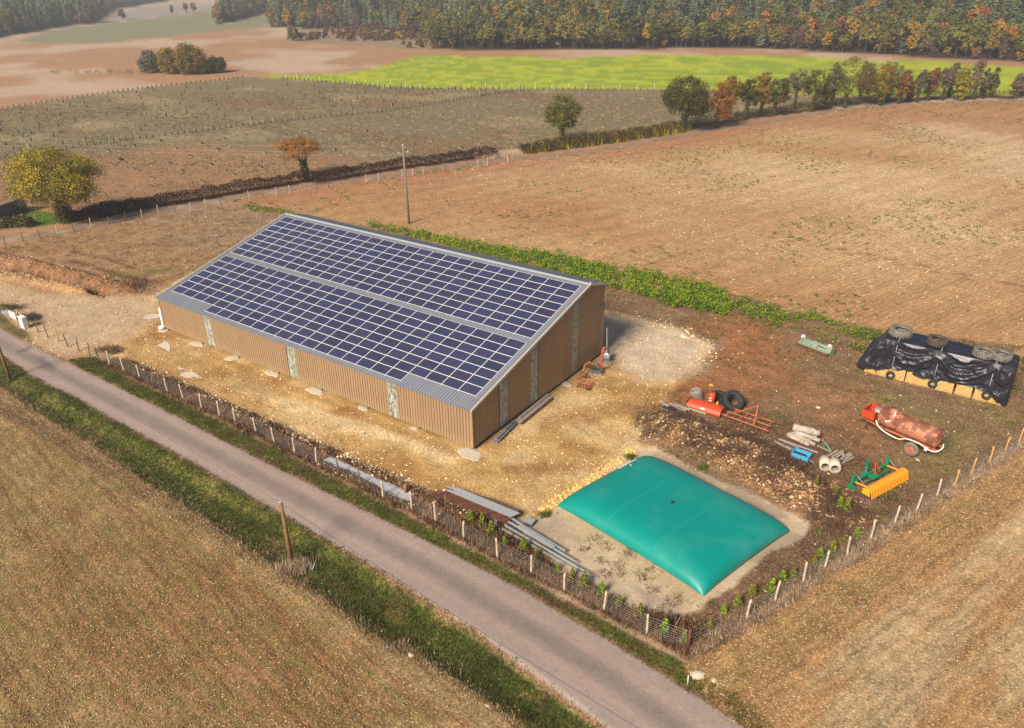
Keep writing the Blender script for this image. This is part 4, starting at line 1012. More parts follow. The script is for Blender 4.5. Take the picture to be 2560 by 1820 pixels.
q = bagp(0.0, 0.50); o = MB().tube([(q[0]-0.15, q[1]+0.1, 0.05), (q[0]-0.15, q[1]+0.1, 0.35)], 0.12, 10).build('red_marker', 'redprint'); tag(o, 'small red marker on the stones beside the teal water tank', 'marker')

# ------------------------------------------------------------------ plants, litter and stones
def sample(poly, n, dens=None, smin=0.0):
    P = np.array(poly); lo = P.min(0); hi = P.max(0); out = []; tot = 0; it = 0
    while tot < n and it < 40:
        q = rng.uniform(lo, hi, (n*2+200, 2)); s = sdist(q[:, 0], q[:, 1], poly); k = s > smin
        vx = (q-CAM[:2]); z = vx@FW[:2]-CAM[2]*FW[2]; px = 1280+FPX*(vx@RT[:2]-CAM[2]*RT[2])/np.maximum(z, 1e-3)
        py = 910-FPX*(vx@UP[:2]-CAM[2]*UP[2])/np.maximum(z, 1e-3)
        k &= (px > -350) & (px < 2950) & (py < 2150) & (z > 0)
        if dens is not None: k &= rng.random(len(q)) < dens(q[:, 0], q[:, 1])
        out.append(q[k]); tot += k.sum(); it += 1
    return np.concatenate(out)[:n]
def band(line, n, half):
    L = np.array(line, float); d = np.hypot(*(L[1:]-L[:-1]).T); c = np.r_[0, np.cumsum(d)]
    t_ = rng.random(n)*c[-1]; i = np.clip(np.searchsorted(c, t_)-1, 0, len(d)-1); f = (t_-c[i])/d[i]
    p = L[i]+(L[i+1]-L[i])*f[:, None]; e = (L[i+1]-L[i])/d[i][:, None]
    return p+np.stack([-e[:, 1], e[:, 0]], 1)*rng.normal(0, half, n)[:, None]
def pick(pal, n, jit=0.15):
    pal = np.array(pal); c = pal[rng.integers(0, len(pal), n)]; return np.clip(c*(1+rng.normal(0, jit, (n, 1))), 0.003, 1)
def blades(name, pts, h, w, pal, per=4, spread=0.08, lean=0.5, label=None, cat=None, jit=0.2, mat='scatter', group=None, kind='stuff', z0=None):
    n = len(pts)*per; P = np.repeat(pts, per, 0)+rng.normal(0, spread, (n, 2)); z = terrain_h(P[:, 0], P[:, 1])-0.01
    a = rng.uniform(0, 2*np.pi, n); hh = rng.uniform(h[0], h[1], n)*np.repeat(rng.uniform(0.6, 1.2, len(pts)), per); ww = rng.uniform(w[0], w[1], n)
    dx, dy = np.cos(a), np.sin(a); b = rng.uniform(0, 2*np.pi, n); l = rng.uniform(0, lean, n)*hh
    v = np.stack([np.stack([P[:, 0]-dx*ww/2, P[:, 1]-dy*ww/2, z], 1), np.stack([P[:, 0]+dx*ww/2, P[:, 1]+dy*ww/2, z], 1),
                  np.stack([P[:, 0]+np.cos(b)*l, P[:, 1]+np.sin(b)*l, z+hh], 1)], 1).reshape(-1, 3)
    c = np.repeat(np.repeat(pick(pal, len(pts), jit), per, 0)*(1+rng.normal(0, 0.12, (n, 1))), 3, 0)
    o = np_obj(name, v, np.arange(n*3).reshape(-1, 3), [mat], cols=np.clip(c, 0.003, 1), kind=kind); return tag(o, label, cat, group)
def flats(name, pts, L, w, pal, label=None, cat=None, lift=0.02, tilt=0.25, jit=0.2, ang=None):
    """straw and stalks lying about"""
    n = len(pts); z = terrain_h(pts[:, 0], pts[:, 1])+lift; a = rng.uniform(0, 2*np.pi, n) if ang is None else rng.normal(ang, 0.5, n)
    l = rng.uniform(L[0], L[1], n)/2; ww = rng.uniform(w[0], w[1], n)/2; t_ = rng.normal(0, tilt, n)
    dx, dy = np.cos(a)*l, np.sin(a)*l; nx_, ny_ = -np.sin(a)*ww, np.cos(a)*ww; dz = np.abs(t_)*l
    v = np.stack([np.stack([pts[:, 0]-dx-nx_, pts[:, 1]-dy-ny_, z], 1), np.stack([pts[:, 0]-dx+nx_, pts[:, 1]-dy+ny_, z+0.01], 1),
                  np.stack([pts[:, 0]+dx+nx_, pts[:, 1]+dy+ny_, z+dz+0.01], 1), np.stack([pts[:, 0]+dx-nx_, pts[:, 1]+dy-ny_, z+dz], 1)], 1).reshape(-1, 3)
    o = np_obj(name, v, np.arange(n*4).reshape(-1, 4), ['scatter'], cols=np.repeat(pick(pal, n, jit), 4, 0), kind='stuff'); return tag(o, label, cat)
def stones(name, pts, size, pal, label=None, cat='stones', flat=0.6, jit=0.15, power=2.0):
    n = len(pts); z = terrain_h(pts[:, 0], pts[:, 1]); s_ = size[0]+(size[1]-size[0])*rng.random(n)**power
    base = np.array([[1, 0, 0], [0, 1, 0], [-1, 0, 0], [0, -1, 0], [0, 0, 1], [0, 0, -1]], float)
    v = base[None]*(0.7+0.6*rng.random((n, 6, 1)))*s_[:, None, None]; v[:, :, 2] *= flat
    a = rng.uniform(0, 6.28, n); c, s2 = np.cos(a), np.sin(a); tl = rng.normal(0, 0.5, n)
    v[:, :, 2] += v[:, :, 0]*tl[:, None]*0.5
    x = v[:, :, 0]*c[:, None]-v[:, :, 1]*s2[:, None]; y = v[:, :, 0]*s2[:, None]+v[:, :, 1]*c[:, None]
    V = np.stack([x+pts[:, :1], y+pts[:, 1:2], v[:, :, 2]+(z+s_*flat*0.35)[:, None]], -1).reshape(-1, 3)
    f = np.array([[0, 1, 4], [1, 2, 4], [2, 3, 4], [3, 0, 4], [1, 0, 5], [2, 1, 5], [3, 2, 5], [0, 3, 5]])
    F = (f[None]+6*np.arange(n)[:, None, None]).reshape(-1, 3)
    o = np_obj(name, V, F, ['stone'], cols=np.repeat(pick(pal, n, jit), 6, 0), kind='stuff'); return tag(o, label, cat)
def leaf_arrays(C, size, pal, bright, outward=None, out_w=0.7):
    """leaf faces at points C (n,3)"""
    n = len(C); nr = rng.normal(0, 1, (n, 3)); nr /= np.linalg.norm(nr, axis=1)[:, None]
    if outward is not None: nr = nr*(1-out_w)+outward*out_w; nr /= np.linalg.norm(nr, axis=1)[:, None]+1e-9
    u = np.cross(nr, rng.normal(0, 1, (n, 3))); u /= np.linalg.norm(u, axis=1)[:, None]+1e-9; w = np.cross(nr, u)
    s_ = (rng.uniform(size[0], size[1], n)/2)[:, None]
    v = np.stack([C-u*s_, C-w*s_*0.75, C+u*s_, C+w*s_*0.75], 1)
    c = pick(pal, n, 0.10)*bright[:, None]
    return v.reshape(-1, 3), np.repeat(np.clip(c, 0.003, 0.9), 4, 0)
def crown_arrays(blobs, nclump, per, crad, leaf, pal, seed=0, hollow=0.62, updroop=0.0):
    B = np.array(blobs, float); wts = (B[:, 3]*B[:, 4]+B[:, 3]*B[:, 5]); wts /= wts.sum()
    k = rng.choice(len(B), nclump, p=wts); d = rng.normal(0, 1, (nclump, 3)); d /= np.linalg.norm(d, axis=1)[:, None]
    d[:, 2] = np.where(d[:, 2] < -0.8, -d[:, 2], d[:, 2])
    r = rng.uniform(hollow, 1.0, nclump)**0.7
    cc = B[k, :3]+d*B[k, 3:6]*r[:, None]
    br = rng.uniform(0.68, 1.28, nclump); pi = rng.integers(0, len(pal), nclump)
    cr = crad*rng.uniform(0.6, 1.35, nclump)
    i = np.repeat(np.arange(nclump), per); n = len(i); e = rng.normal(0, 1, (n, 3)); e /= np.linalg.norm(e, axis=1)[:, None]
    e2 = e*(rng.uniform(0.25, 1, n)**0.5)[:, None]*cr[i][:, None]; e2[:, 2] *= 0.75
    C = cc[i]+e2; outw = e*0.6+d[i]*0.6; outw /= np.linalg.norm(outw, axis=1)[:, None]
    v, c = leaf_arrays(C, leaf, [(1, 1, 1)], br[i], outw, 0.6)
    pc = np.array(pal)[pi][i]; c = np.clip(c*np.repeat(pc, 4, 0), 0.003, 0.9)
    return v, c
def leaf_mesh(name, v, c, mat='leaf'): return np_mesh(name, v, np.arange(len(v)).reshape(-1, 4), [mat], cols=c)
def P3(*cols): return [lin(*c, k=0.98) for c in cols]
def P2(*cols): return [lin(*c, k=0.62) for c in cols]
PAL = {
 'yellow': P3((200, 172, 44), (184, 160, 42), (154, 142, 44), (120, 120, 42)),
 'gold': P3((176, 138, 52), (150, 124, 48), (124, 106, 46)),
 'orange': P3((188, 124, 48), (172, 114, 44), (152, 108, 48)),
 'olive': P3((130, 122, 52), (112, 108, 46), (142, 126, 56), (96, 94, 42)),
 'olive_dark': P3((98, 96, 44), (84, 84, 40), (112, 102, 48)),
 'rust': P3((160, 110, 66), (144, 98, 62), (126, 88, 60)),
 'pine': P3((120, 128, 88), (108, 118, 86), (132, 134, 84), (94, 106, 78)),
 'grey': P3((132, 122, 92), (116, 108, 84), (100, 92, 74)),
 'bare': P3((150, 120, 100), (132, 106, 90), (118, 94, 82)),
 'purple': P3((116, 84, 76), (100, 74, 68), (128, 96, 80)),
 'green': P3((98, 138, 34), (78, 114, 30), (126, 156, 40), (172, 180, 44), (150, 166, 42)),
 'hedge': P2((74, 42, 32), (58, 36, 28), (88, 52, 38), (66, 52, 30)),
 'conif': P3((128, 130, 48), (108, 114, 42), (150, 142, 56)),
}
def trunk_mb(h, r, blobs, seed, ivy=False):
    q = random.Random(seed); mb = MB(); a = (q.uniform(-.03, .03)*h, q.uniform(-.03, .03)*h)
    top = (a[0], a[1], h); mb.tube([(0, 0, -0.2), (a[0]*0.3, a[1]*0.3, h*0.35), (a[0]*0.7, a[1]*0.7, h*0.7), top], [r*1.3, r, r*0.85, r*0.6], 8)
    for b in blobs[:7]:
        e = (b[0]*0.85, b[1]*0.85, b[2]); m_ = ((e[0]*0.4+top[0]*0.6), (e[1]*0.4+top[1]*0.6), h*0.75+(b[2]-h*0.75)*0.45)
        mb.tube([(top[0]*0.8, top[1]*0.8, h*0.72), m_, e], [r*0.55, r*0.35, r*0.12], 6)
    return mb
def tree(src, top_y, x0, x1, bot_y, pal, label, group=None, n=260, per=30, leaf=(0.22, 0.42), name='tree', seed=1, shape='round', tr=0.22, bark='bark', cat='tree', zoom=None, ivy=0.0, depthk=0.85):
    """src: pixel of the trunk's foot; top_y, x0, x1, bot_y: the crown's outline in the same picture"""
    x0z, y0z, sc = zoom; fx, fy = x0z+src[0]/sc, y0z+src[1]/sc
    b = G(fx, fy); gz = gh(b[0], b[1]); b = G(fx, fy, gz); dep = PROJ(b)[2]
    H = height_to(b, y0z+top_y/sc)-gz; hb = max(height_to(b, y0z+bot_y/sc)-gz, 0.3)
    W = (x1-x0)/sc/FPX*dep; off = ((x0+x1)/2-src[0])/sc/FPX*dep
    q = random.Random(seed); right = Vector((RT[0], RT[1], 0)).normalized(); blobs = []
    hb = hb if shape == 'fan' else hb*0.8; cz = (H+hb)/2; rz = (H-hb)/2; rx = W/2*(1.12 if shape == 'tall' else 1.03)
    if shape == 'round':
        blobs.append((0, 0, cz, rx*0.84, rx*0.84*depthk, rz*0.93))
        for i in range(9):
            a = i*2.4+q.random(); k = q.uniform(0.45, 0.60); zz = cz+rz*q.uniform(-0.62, 0.42)
            f = math.sqrt(max(0.1, 1-((zz-cz)/rz)**2))
            blobs.append((math.cos(a)*rx*k*f, math.sin(a)*rx*k*f*depthk, zz, rx*q.uniform(0.32, 0.46), rx*q.uniform(0.32, 0.46), rz*q.uniform(0.30, 0.42)))
    elif shape == 'tall':
        for i in range(8):
            zz = hb+(H-hb)*(i+0.5)/8; k = math.sin(math.pi*(0.22+0.62*(i+0.5)/8)); blobs.append((q.uniform(-.3, .3)*rx, q.uniform(-.3, .3)*rx, zz, rx*k*0.9, rx*k*0.9, rz*0.30))
    elif shape == 'bush':
        blobs.append((0, 0, H*0.42, rx*0.85, rx*0.8, H*0.55))
        for i in range(9):
            a = i*2.4+q.random(); blobs.append((math.cos(a)*rx*0.55, math.sin(a)*rx*0.5, H*q.uniform(0.2, 0.68), rx*0.42, rx*0.42, H*0.27))
    elif shape == 'fan':
        for i in range(8):
            a = i*0.8; zz = cz+rz*q.uniform(-0.1, 0.6); blobs.append((math.cos(a)*rx*0.6, math.sin(a)*rx*0.6, zz, rx*0.38, rx*0.38, rz*0.36))
        blobs.append((0, 0, cz+rz*0.45, rx*0.5, rx*0.5, rz*0.45))
    ox = right*off
    blobs = [(x+ox.x*0.9, y+ox.y*0.9, z_, a_, b_, c_2) for x, y, z_, a_, b_, c_2 in blobs]
    root = thing(name, label, cat, (b[0], b[1], gz), group)
    trunk_mb(min(hb*1.25+0.4, H*0.75), tr, blobs, seed).build('trunk', bark, root)
    v, c = crown_arrays(blobs, n, per, rx*(0.17 if shape == 'round' else 0.26), leaf, PAL[pal] if isinstance(pal, str) else pal)
    if ivy:
        k = int(500*ivy); zz = rng.uniform(0.2, hb*1.3+0.5, k); a = rng.uniform(0, 6.28, k); rr_ = tr*1.6+rng.random(k)*0.35*ivy
        C = np.stack([np.cos(a)*rr_, np.sin(a)*rr_, zz], 1); v2, c2 = leaf_arrays(C, (0.2, 0.35), PAL['olive_dark'], rng.uniform(0.7, 1.1, k), np.stack([np.cos(a), np.sin(a), np.zeros(k)], 1))
        o = bpy.data.objects.new('ivy', leaf_mesh('ivy', v2, c2)); col_link(o); o.parent = root
    o = bpy.data.objects.new('crown', leaf_mesh('crown', v, c)); col_link(o); o.parent = root
    return root
ROW = 'trees in the row along the hedge'
tree((490, 668), 100, 85, 815, 560, 'yellow', 'big round yellow-green tree at the left edge beside the grey shed', None, 620, 46, (0.16, 0.32), seed=3, zoom=H_, tr=0.40, ivy=2.0)
tree((365, 345), 60, 190, 490, 250, 'orange', 'small orange-leaved tree growing out of the dark hedge', None, 170, 34, (0.14, 0.28), seed=5, zoom=I_, tr=0.22, ivy=1.2, shape='fan')
tree((1475, 945), 618, 1338, 1605, 850, 'olive', 'lone olive green tree at the hedge, right of the utility pole', None, 300, 36, (0.16, 0.32), seed=8, zoom=Z2, tr=0.28, ivy=0.8)
tree((20, 872), 488, -150, 205, 790, 'olive_dark', 'large dark oak at the left end of the tree row', ROW, 420, 36, (0.2, 0.4), seed=9, zoom=Z3, tr=0.35, ivy=0.6)
spec = [((240, 850), 545, 185, 330, 760, 'orange', 'slim orange tree next to the large dark oak', 'tall'),
 ((320, 795), 490, 255, 385, 700, 'gold', 'golden tree behind the slim orange tree of the row', 'round'),
 ((435, 790), 515, 365, 520, 700, 'olive_dark', 'olive tree third along the row from the dark oak', 'round'),
 ((535, 762), 498, 480, 600, 660, 'gold', 'yellowish thin tree between two olive trees of the row', 'tall'),
 ((622, 768), 505, 545, 715, 690, 'olive_dark', 'dark brown-green tree with a thick ivy trunk in the row', 'round'),
 ((760, 725), 475, 690, 830, 590, 'grey', 'thin grey tree with an ivy-clad trunk in the row', 'tall'),
 ((875, 742), 450, 795, 975, 670, 'olive_dark', 'broad dark green tree left of the tallest tree', 'round'),
 ((965, 700), 520, 935, 1010, 640, 'olive', 'small olive tree tucked left under the tallest tree', 'tall'),
 ((1010, 702), 430, 960, 1080, 600, 'grey', 'grey-green tree against the left side of the tallest tree', 'tall'),
 ((1090, 718), 352, 975, 1270, 640, 'olive', 'tallest tree of the row with an olive crown', 'round'),
 ((1190, 672), 430, 1160, 1280, 600, 'rust', 'brown tree against the right side of the tallest tree', 'tall'),
 ((1325, 700), 425, 1270, 1400, 640, 'gold', 'pale yellow tree right of the tallest tree', 'tall'),
 ((1372, 680), 435, 1340, 1445, 600, 'grey', 'pale thin tree beside the pale yellow one', 'tall'),
 ((1452, 690), 478, 1415, 1515, 620, 'rust', 'orange-brown tree left of the gap in the row', 'tall'),
 ((1512, 680), 555, 1490, 1540, 640, 'gold', 'smallest yellow tree in the gap of the row', 'tall'),
 ((1570, 680), 475, 1530, 1620, 570, 'grey', 'pale tree with dark ivy trunk right of the gap', 'tall'),
 ((1642, 672), 468, 1600, 1690, 600, 'rust', 'reddish brown tree second right of the gap', 'tall'),
 ((1742, 668), 455, 1690, 1780, 560, 'bare', 'nearly bare pale tree towards the right end of the row', 'tall'),
 ((1782, 645), 435, 1750, 1830, 600, 'grey', 'thin grey tree behind the yellow one at the right end', 'tall'),
 ((1862, 668), 445, 1810, 1905, 640, 'yellow', 'dense yellow-olive tree near the right end of the row', 'tall'),
 ((1945, 662), 408, 1895, 1990, 610, 'bare', 'tall bare brown tree near the right end of the row', 'tall'),
 ((2005, 655), 465, 1975, 2035, 620, 'grey', 'narrow grey tree, second from the right end of the row', 'tall'),
 ((2060, 650), 462, 2040, 2090, 600, 'olive', 'narrow ivy-clad tree, last at the right end of the row', 'tall'),
 ((2225, 655), 500, 2190, 2260, 630, 'bare', 'small pale bush tree near the right picture edge', 'tall'),
 ((2290, 640), 560, 2240, 2340, 645, 'olive_dark', 'dark round shrub at the right picture edge', 'round')]
for i, (sp_, ty, xa, xb, by, pl, lb, shp) in enumerate(spec):
    tree(sp_, ty, xa, xb, by, pl, lb, ROW, 190 if pl not in ('bare', 'grey') else 120, 34, (0.16, 0.34), seed=20+i, zoom=Z3, shape=shp, tr=0.22, ivy=0.5)
# copse out in the brown field and small trees further off
COP = 'trees of the copse in the brown field'
tree((1045, 482), 330, 925, 1075, 440, 'grey', 'grey-green spreading bush at the left of the copse', COP, 260, 30, (0.3, 0.6), seed=61, shape='bush', zoom=Z1)
tree((1130, 492), 312, 1062, 1215, 480, 'gold', 'golden yellow tree in the copse', COP, 300, 30, (0.3, 0.6), seed=62, shape='bush', zoom=Z1)
tree((1262, 492), 285, 1165, 1385, 470, [PAL['gold'][1], PAL['gold'][2], PAL['orange'][2], PAL['olive'][0]], 'tallest brown-gold tree in the middle of the copse', COP, 380, 30, (0.3, 0.6), seed=63, shape='bush', zoom=Z1)
tree((1345, 490), 395, 1300, 1420, 488, 'olive_dark', 'dark green bush right of the tallest copse tree', COP, 220, 30, (0.3, 0.6), seed=64, shape='bush', zoom=Z1)
tree((1440, 482), 372, 1375, 1505, 480, 'olive_dark', 'dark green bush at the right end of the copse', COP, 240, 30, (0.3, 0.6), seed=65, shape='bush', zoom=Z1)
tree((1950, 272), 165, 1908, 1995, 262, 'olive', 'single round tree at the tip of the brown field below the wood', None, 110, 24, (0.4, 0.7), seed=66, zoom=Z1)
for i, (xx, yy, ty, w_, pl, lb) in enumerate([(535, 165, 85, 75, 'rust', 'hazy orange-brown tree at the foot of the far wooded hill'), (600, 150, 70, 80, 'grey', 'hazy grey-green tree beside the far orange-brown one'), (680, 125, 85, 26, 'orange', 'tiny orange tree on the far slope'),
        (815, 130, 58, 60, 'grey', 'hazy round grey tree on the far pale field'), (1145, 95, 30, 26, 'gold', 'slim pale gold tree, left of three on the far field edge'), (1240, 90, 14, 40, 'gold', 'pale gold tree, middle of three on the far field edge'), (1290, 85, 12, 44, 'gold', 'pale gold tree, right of three on the far field edge')]):
    tree((xx, yy), ty, xx-w_/2, xx+w_/2, yy-12, pl, lb, 'single trees on the hazy far field', 60, 20, (0.6, 1.1), seed=80+i, zoom=Z1)

# hedges
def hedge(line, n, half, h, pal, label, name='hedge', wob=0.4):
    p = band(line, n, half*0.5); z = terrain_h(p[:, 0], p[:, 1]); d = ldist(p[:, 0], p[:, 1], line)/half
    hh = h*(1-0.55*np.clip(d, 0, 1)**2)*(0.65+wob*fbm(p[:, 0]*0.8, p[:, 1]*0.8, 3, 4)*1.6-0.0)
    t_ = rng.random(n)**0.45; C = np.stack([p[:, 0], p[:, 1], z+hh*t_], 1)
    br = 0.75+0.7*fbm(p[:, 0]*2.2, p[:, 1]*2.2, 3, 6)
    v, c = leaf_arrays(C, (0.10, 0.26), pal, br*rng.uniform(0.8, 1.15, n), np.tile([0, 0, 1.0], (n, 1)), 0.35)
    o = bpy.data.objects.new(name, leaf_mesh(name, v, c, 'scatter')); col_link(o); return tag(o, label, 'hedge')
hedge(hedge_line, 26000, 1.25, 1.9, PAL['hedge'], 'long dark red-brown bramble hedge behind the track fence')
hedge(hedge_line2, 15000, 1.4, 2.3, PAL['hedge']+PAL['olive_dark'][:1], 'dark hedge under the lone olive tree leading to the tree row')
hedge(hedge_line3, 16000, 1.6, 2.0, PAL['olive_dark']+PAL['hedge'][:2], 'low dark green hedge at the foot of the tree row')
hedge(ZP(H_, [(-60, 715), (60, 705), (150, 690), (235, 705)]), 5000, 1.0, 1.6, PAL['olive_dark']+PAL['hedge'][:1], 'short dark hedge at the left edge below the grey shed')
hedge(ZP(H_, [(420, 660), (560, 645), (700, 635)]), 3500, 0.7, 1.2, PAL['olive_dark']+PAL['gold'][:1], 'scruffy green undergrowth at the foot of the big yellow tree')
blades('dry_grass', band(hedge_line2[:1]+ZP(Z2, [(1050, 1040), (900, 1040)]), 1500, 0.8), (0.5, 1.1), (0.02, 0.06), P3((206, 182, 150), (190, 160, 130)), 4, 0.2, 0.4, 'pale dry grass in the gap of the dark hedge', 'grass')
p = band(hedge_line2, 900, 0.5); p[:, 1] += 1.3
blades('yellow_shoots', p, (1.2, 2.2), (0.08, 0.16), PAL['yellow'], 4, 0.3, 0.3, 'yellow-green shoots along the top of the dark hedge', 'shoots')
# low far hedge line left of the copse
for i, (xx, w_) in enumerate([(370, 60), (500, 70), (590, 50), (650, 40), (735, 30), (800, 50), (860, 50), (930, 30), (985, 50)]):
    ln = ZP(Z1, [(xx-w_/2, 498-xx*0.004), (xx+w_/2, 496-xx*0.004)])
    hedge(ln, 260, 1.2, 1.6, PAL['gold'] if i % 2 else PAL['purple'], ['low dark bush on the field line left of the copse', 'low yellow bush on the field line left of the copse'][i % 2], 'low_bush')['group'] = 'low bushes on the field line'

# ---- the woods
def forest_variant(kind, seed):
    q = random.Random(seed); H = {'pine': 15, 'broad': 12.5, 'shrub': 5.5, 'bare': 10}[kind]*q.uniform(0.9, 1.1)
    mb = MB()
    if kind == 'pine':
        V = []; C_l = []; n = 0
        for t_ in np.linspace(0.16, 1.0, 15):
            rr_ = 2.9*(1-t_)**0.75+0.35; m_ = int(26*(1-t_)+10)
            a = rng.uniform(0, 6.28, m_); r_ = rr_*rng.uniform(0.45, 1.05, m_); z = H*t_+rng.normal(0, 0.3, m_)-r_*0.15
            V.append(np.stack([np.cos(a)*r_, np.sin(a)*r_, z], 1))
        V = np.concatenate(V); n = len(V); ow = np.stack([V[:, 0]*0.45, V[:, 1]*0.45-0.3, np.full(n, 1.0)], 1); ow /= np.linalg.norm(ow, axis=1)[:, None]
        v, c = leaf_arrays(V, (0.8, 1.7), [(1, 1, 1)], rng.uniform(1.1, 2.0, n), ow, 0.75)
        hb = H*0.3
    else:
        w_ = {'broad': 3.9, 'shrub': 2.3, 'bare': 2.8}[kind]; hb = H*(0.22 if kind == 'broad' else 0.05)
        blobs = [(0, 0, (H+hb)/2, w_*0.75, w_*0.75, (H-hb)/2*0.9)]+[(math.cos(i*1.3)*w_*0.5, math.sin(i*1.3)*w_*0.5, hb+(H-hb)*q.uniform(0.25, 0.8), w_*0.45, w_*0.45, (H-hb)*0.22) for i in range(6)]
        m_ = {'broad': 85, 'shrub': 35, 'bare': 45}[kind]
        v, c = crown_arrays(blobs, m_, 9, w_*0.22, (0.6, 1.3) if kind != 'bare' else (0.3, 0.8), [(1.65, 1.6, 1.55)])
    mb.tube([(0, 0, -1), (0.1, 0, hb), (0, 0.1, H*0.8)], [0.24, 0.2, 0.06], 5)
    me = bpy.data.meshes.new('wood_tree'); n0 = len(v); nq = n0//4
    verts = np.concatenate([v, np.array(mb.v)]); cols = np.concatenate([c, np.tile([0.9, 0.8, 0.7], (len(mb.v), 1))])
    me.from_pydata(verts.tolist(), [], [tuple(range(4*i, 4*i+4)) for i in range(nq)]+[tuple(a+n0 for a in f) for f in mb.f if len(f) == 4])
    at = me.attributes.new('col', 'FLOAT_COLOR', 'POINT'); r = np.ones((len(verts), 4), np.float32); r[:, :3] = cols; at.data.foreach_set('color', r.ravel())
    mi = np.zeros(len(me.polygons), np.int32); mi[nq:] = 1; me.polygons.foreach_set('material_index', mi)
    return me
def wood_leaf(name, pal):
    m = new_mat(name, rough=0.85, spec=0.15); t = NT(m)
    c = t.add('ShaderNodeAttribute', attribute_name='col').outputs['Color']; oi = t.add('ShaderNodeObjectInfo').outputs['Random']
    rp = t.add('ShaderNodeValToRGB'); rp.color_ramp.interpolation = 'CONSTANT'
    while len(rp.color_ramp.elements) < len(pal): rp.color_ramp.elements.new(0.5)
    for i, e in enumerate(rp.color_ramp.elements): e.position = i/len(pal); e.color = (*pal[i], 1)
    t.l.new(oi, rp.inputs[0]); cc = t.mix(1.0, rp.outputs[0], c, 'MULTIPLY'); t.l.new(cc, t.b.inputs['Base Color'])
    tr = t.add('ShaderNodeBsdfTranslucent'); t.l.new(cc, tr.inputs[0]); mx = t.add('ShaderNodeMixShader'); mx.inputs[0].default_value = 0.25
    out = t.n['Material Output']; t.l.new(t.b.outputs[0], mx.inputs[1]); t.l.new(tr.outputs[0], mx.inputs[2]); t.l.new(mx.outputs[0], out.inputs[0]); return m
KINDS = {'pine': ('pine', PAL['pine'], 'tall blue-green conifer in the far wood', 'conifer'),
         'olive': ('broad', PAL['olive']+PAL['olive_dark'][:1], 'round olive green broadleaf tree of the far wood', 'tree'),
         'gold': ('broad', PAL['gold']+PAL['olive'][:1], 'golden autumn tree in the far wood', 'tree'),
         'rust': ('broad', PAL['rust']+PAL['orange'][:2], 'rust orange autumn tree in the far wood', 'tree'),
         'brush': ('shrub', PAL['rust'][1:]+PAL['purple']+PAL['gold'][1:], 'low brown bush at the foot of the far wood', 'bush'),
         'bare': ('bare', PAL['bare']+PAL['purple'][:1], 'thin greyish bare tree in the far wood', 'tree')}
variants = {}
for kn, (shape_, pal_, lb, ct) in KINDS.items():
    mm = wood_leaf('wood_'+kn, pal_); variants[kn] = []
    for i in range(4 if kn in ('pine', 'olive') else 3):
        me = forest_variant(shape_, hash(kn) % 97*0+i*7+len(kn)); me.materials.append(mm); me.materials.append(MT['bark']); variants[kn].append(me)
def wood_points(poly, step, maxdepth):
    P = np.array(poly); lo = np.maximum(P.min(0), [-900, 100]); hi = np.minimum(P.max(0), [700, 1100])
    gx, gy = np.meshgrid(np.arange(lo[0], hi[0], step), np.arange(lo[1], hi[1], step)); gx = gx.ravel()+rng.uniform(-step*0.45, step*0.45, gx.size); gy = gy.ravel()+rng.uniform(-step*0.45, step*0.45, gy.size)
    s = sdist(gx, gy, poly); k = (s > 1.0) & (s < maxdepth)
    gx, gy, s = gx[k], gy[k], s[k]; z = terrain_h(gx, gy); out = []
    for a, b, c, d in zip(gx, gy, z, s):
        px, py, dd = PROJ((a, b, c)); tp = PROJ((a, b, c+16))[1]
        if dd > 0 and -120 < px < 2680 and py > -110: out.append((a, b, c, d, px, py, dd))
    return out
wp_ = wood_points(forest_poly, 5.0, 190)
wf_ = wood_points(far_forest_poly, 6.0, 190)
trees = []
for (a, b, c, d, px, py, dd) in wp_:
    n1 = float(fbm(np.array([a*0.02]), np.array([b*0.02]), 3, 50)[0]); r_ = random.random(); right = px > 1880
    if d < 4.5: kd = random.choice(['brush', 'brush', 'gold', 'bare']) if (right or px < 1080) else random.choice(['olive', 'olive', 'brush', 'olive'])
    elif right and d < 32: kd = random.choices(['gold', 'rust', 'olive', 'brush', 'bare', 'pine'], [3, 1.5, 4, 2, 1.2, 2.2])[0]
    elif d < 14 and px > 1050: kd = random.choices(['olive', 'gold', 'pine'], [6, 1.3, 1.5])[0]
    elif n1 > 0.57: kd = random.choices(['olive', 'gold', 'rust', 'pine'], [4, 2.0, 0.9, 2.5])[0]
    else: kd = random.choices(['pine', 'olive', 'gold', 'rust', 'bare'], [7, 1.2, 0.6, 0.6, 0.3])[0]
    trees.append((dd, a, b, c, kd, random.uniform(0.72, 1.12)*(0.85 if d < 8 else 1)))
for (a, b, c, d, px, py, dd) in wf_:
    kd = random.choice(['brush', 'brush', 'olive', 'bare']) if d < 6 else random.choices(['pine', 'olive', 'bare'], [8, 1.2, 0.5])[0]
    trees.append((dd, a, b, c, kd, random.uniform(0.75, 1.1)))
for (x, y) in sample(scrub_poly, 170, lambda x, y: sstep(0.40, 0.55, fbm(x*0.06, y*0.06, 3, 12)), 0.5):
    trees.append((PROJ((x, y, 0))[2]-60, x, y, gh(x, y), 'brush', random.uniform(0.35, 0.75)))
trees.sort()
print('wood trees', len(trees))
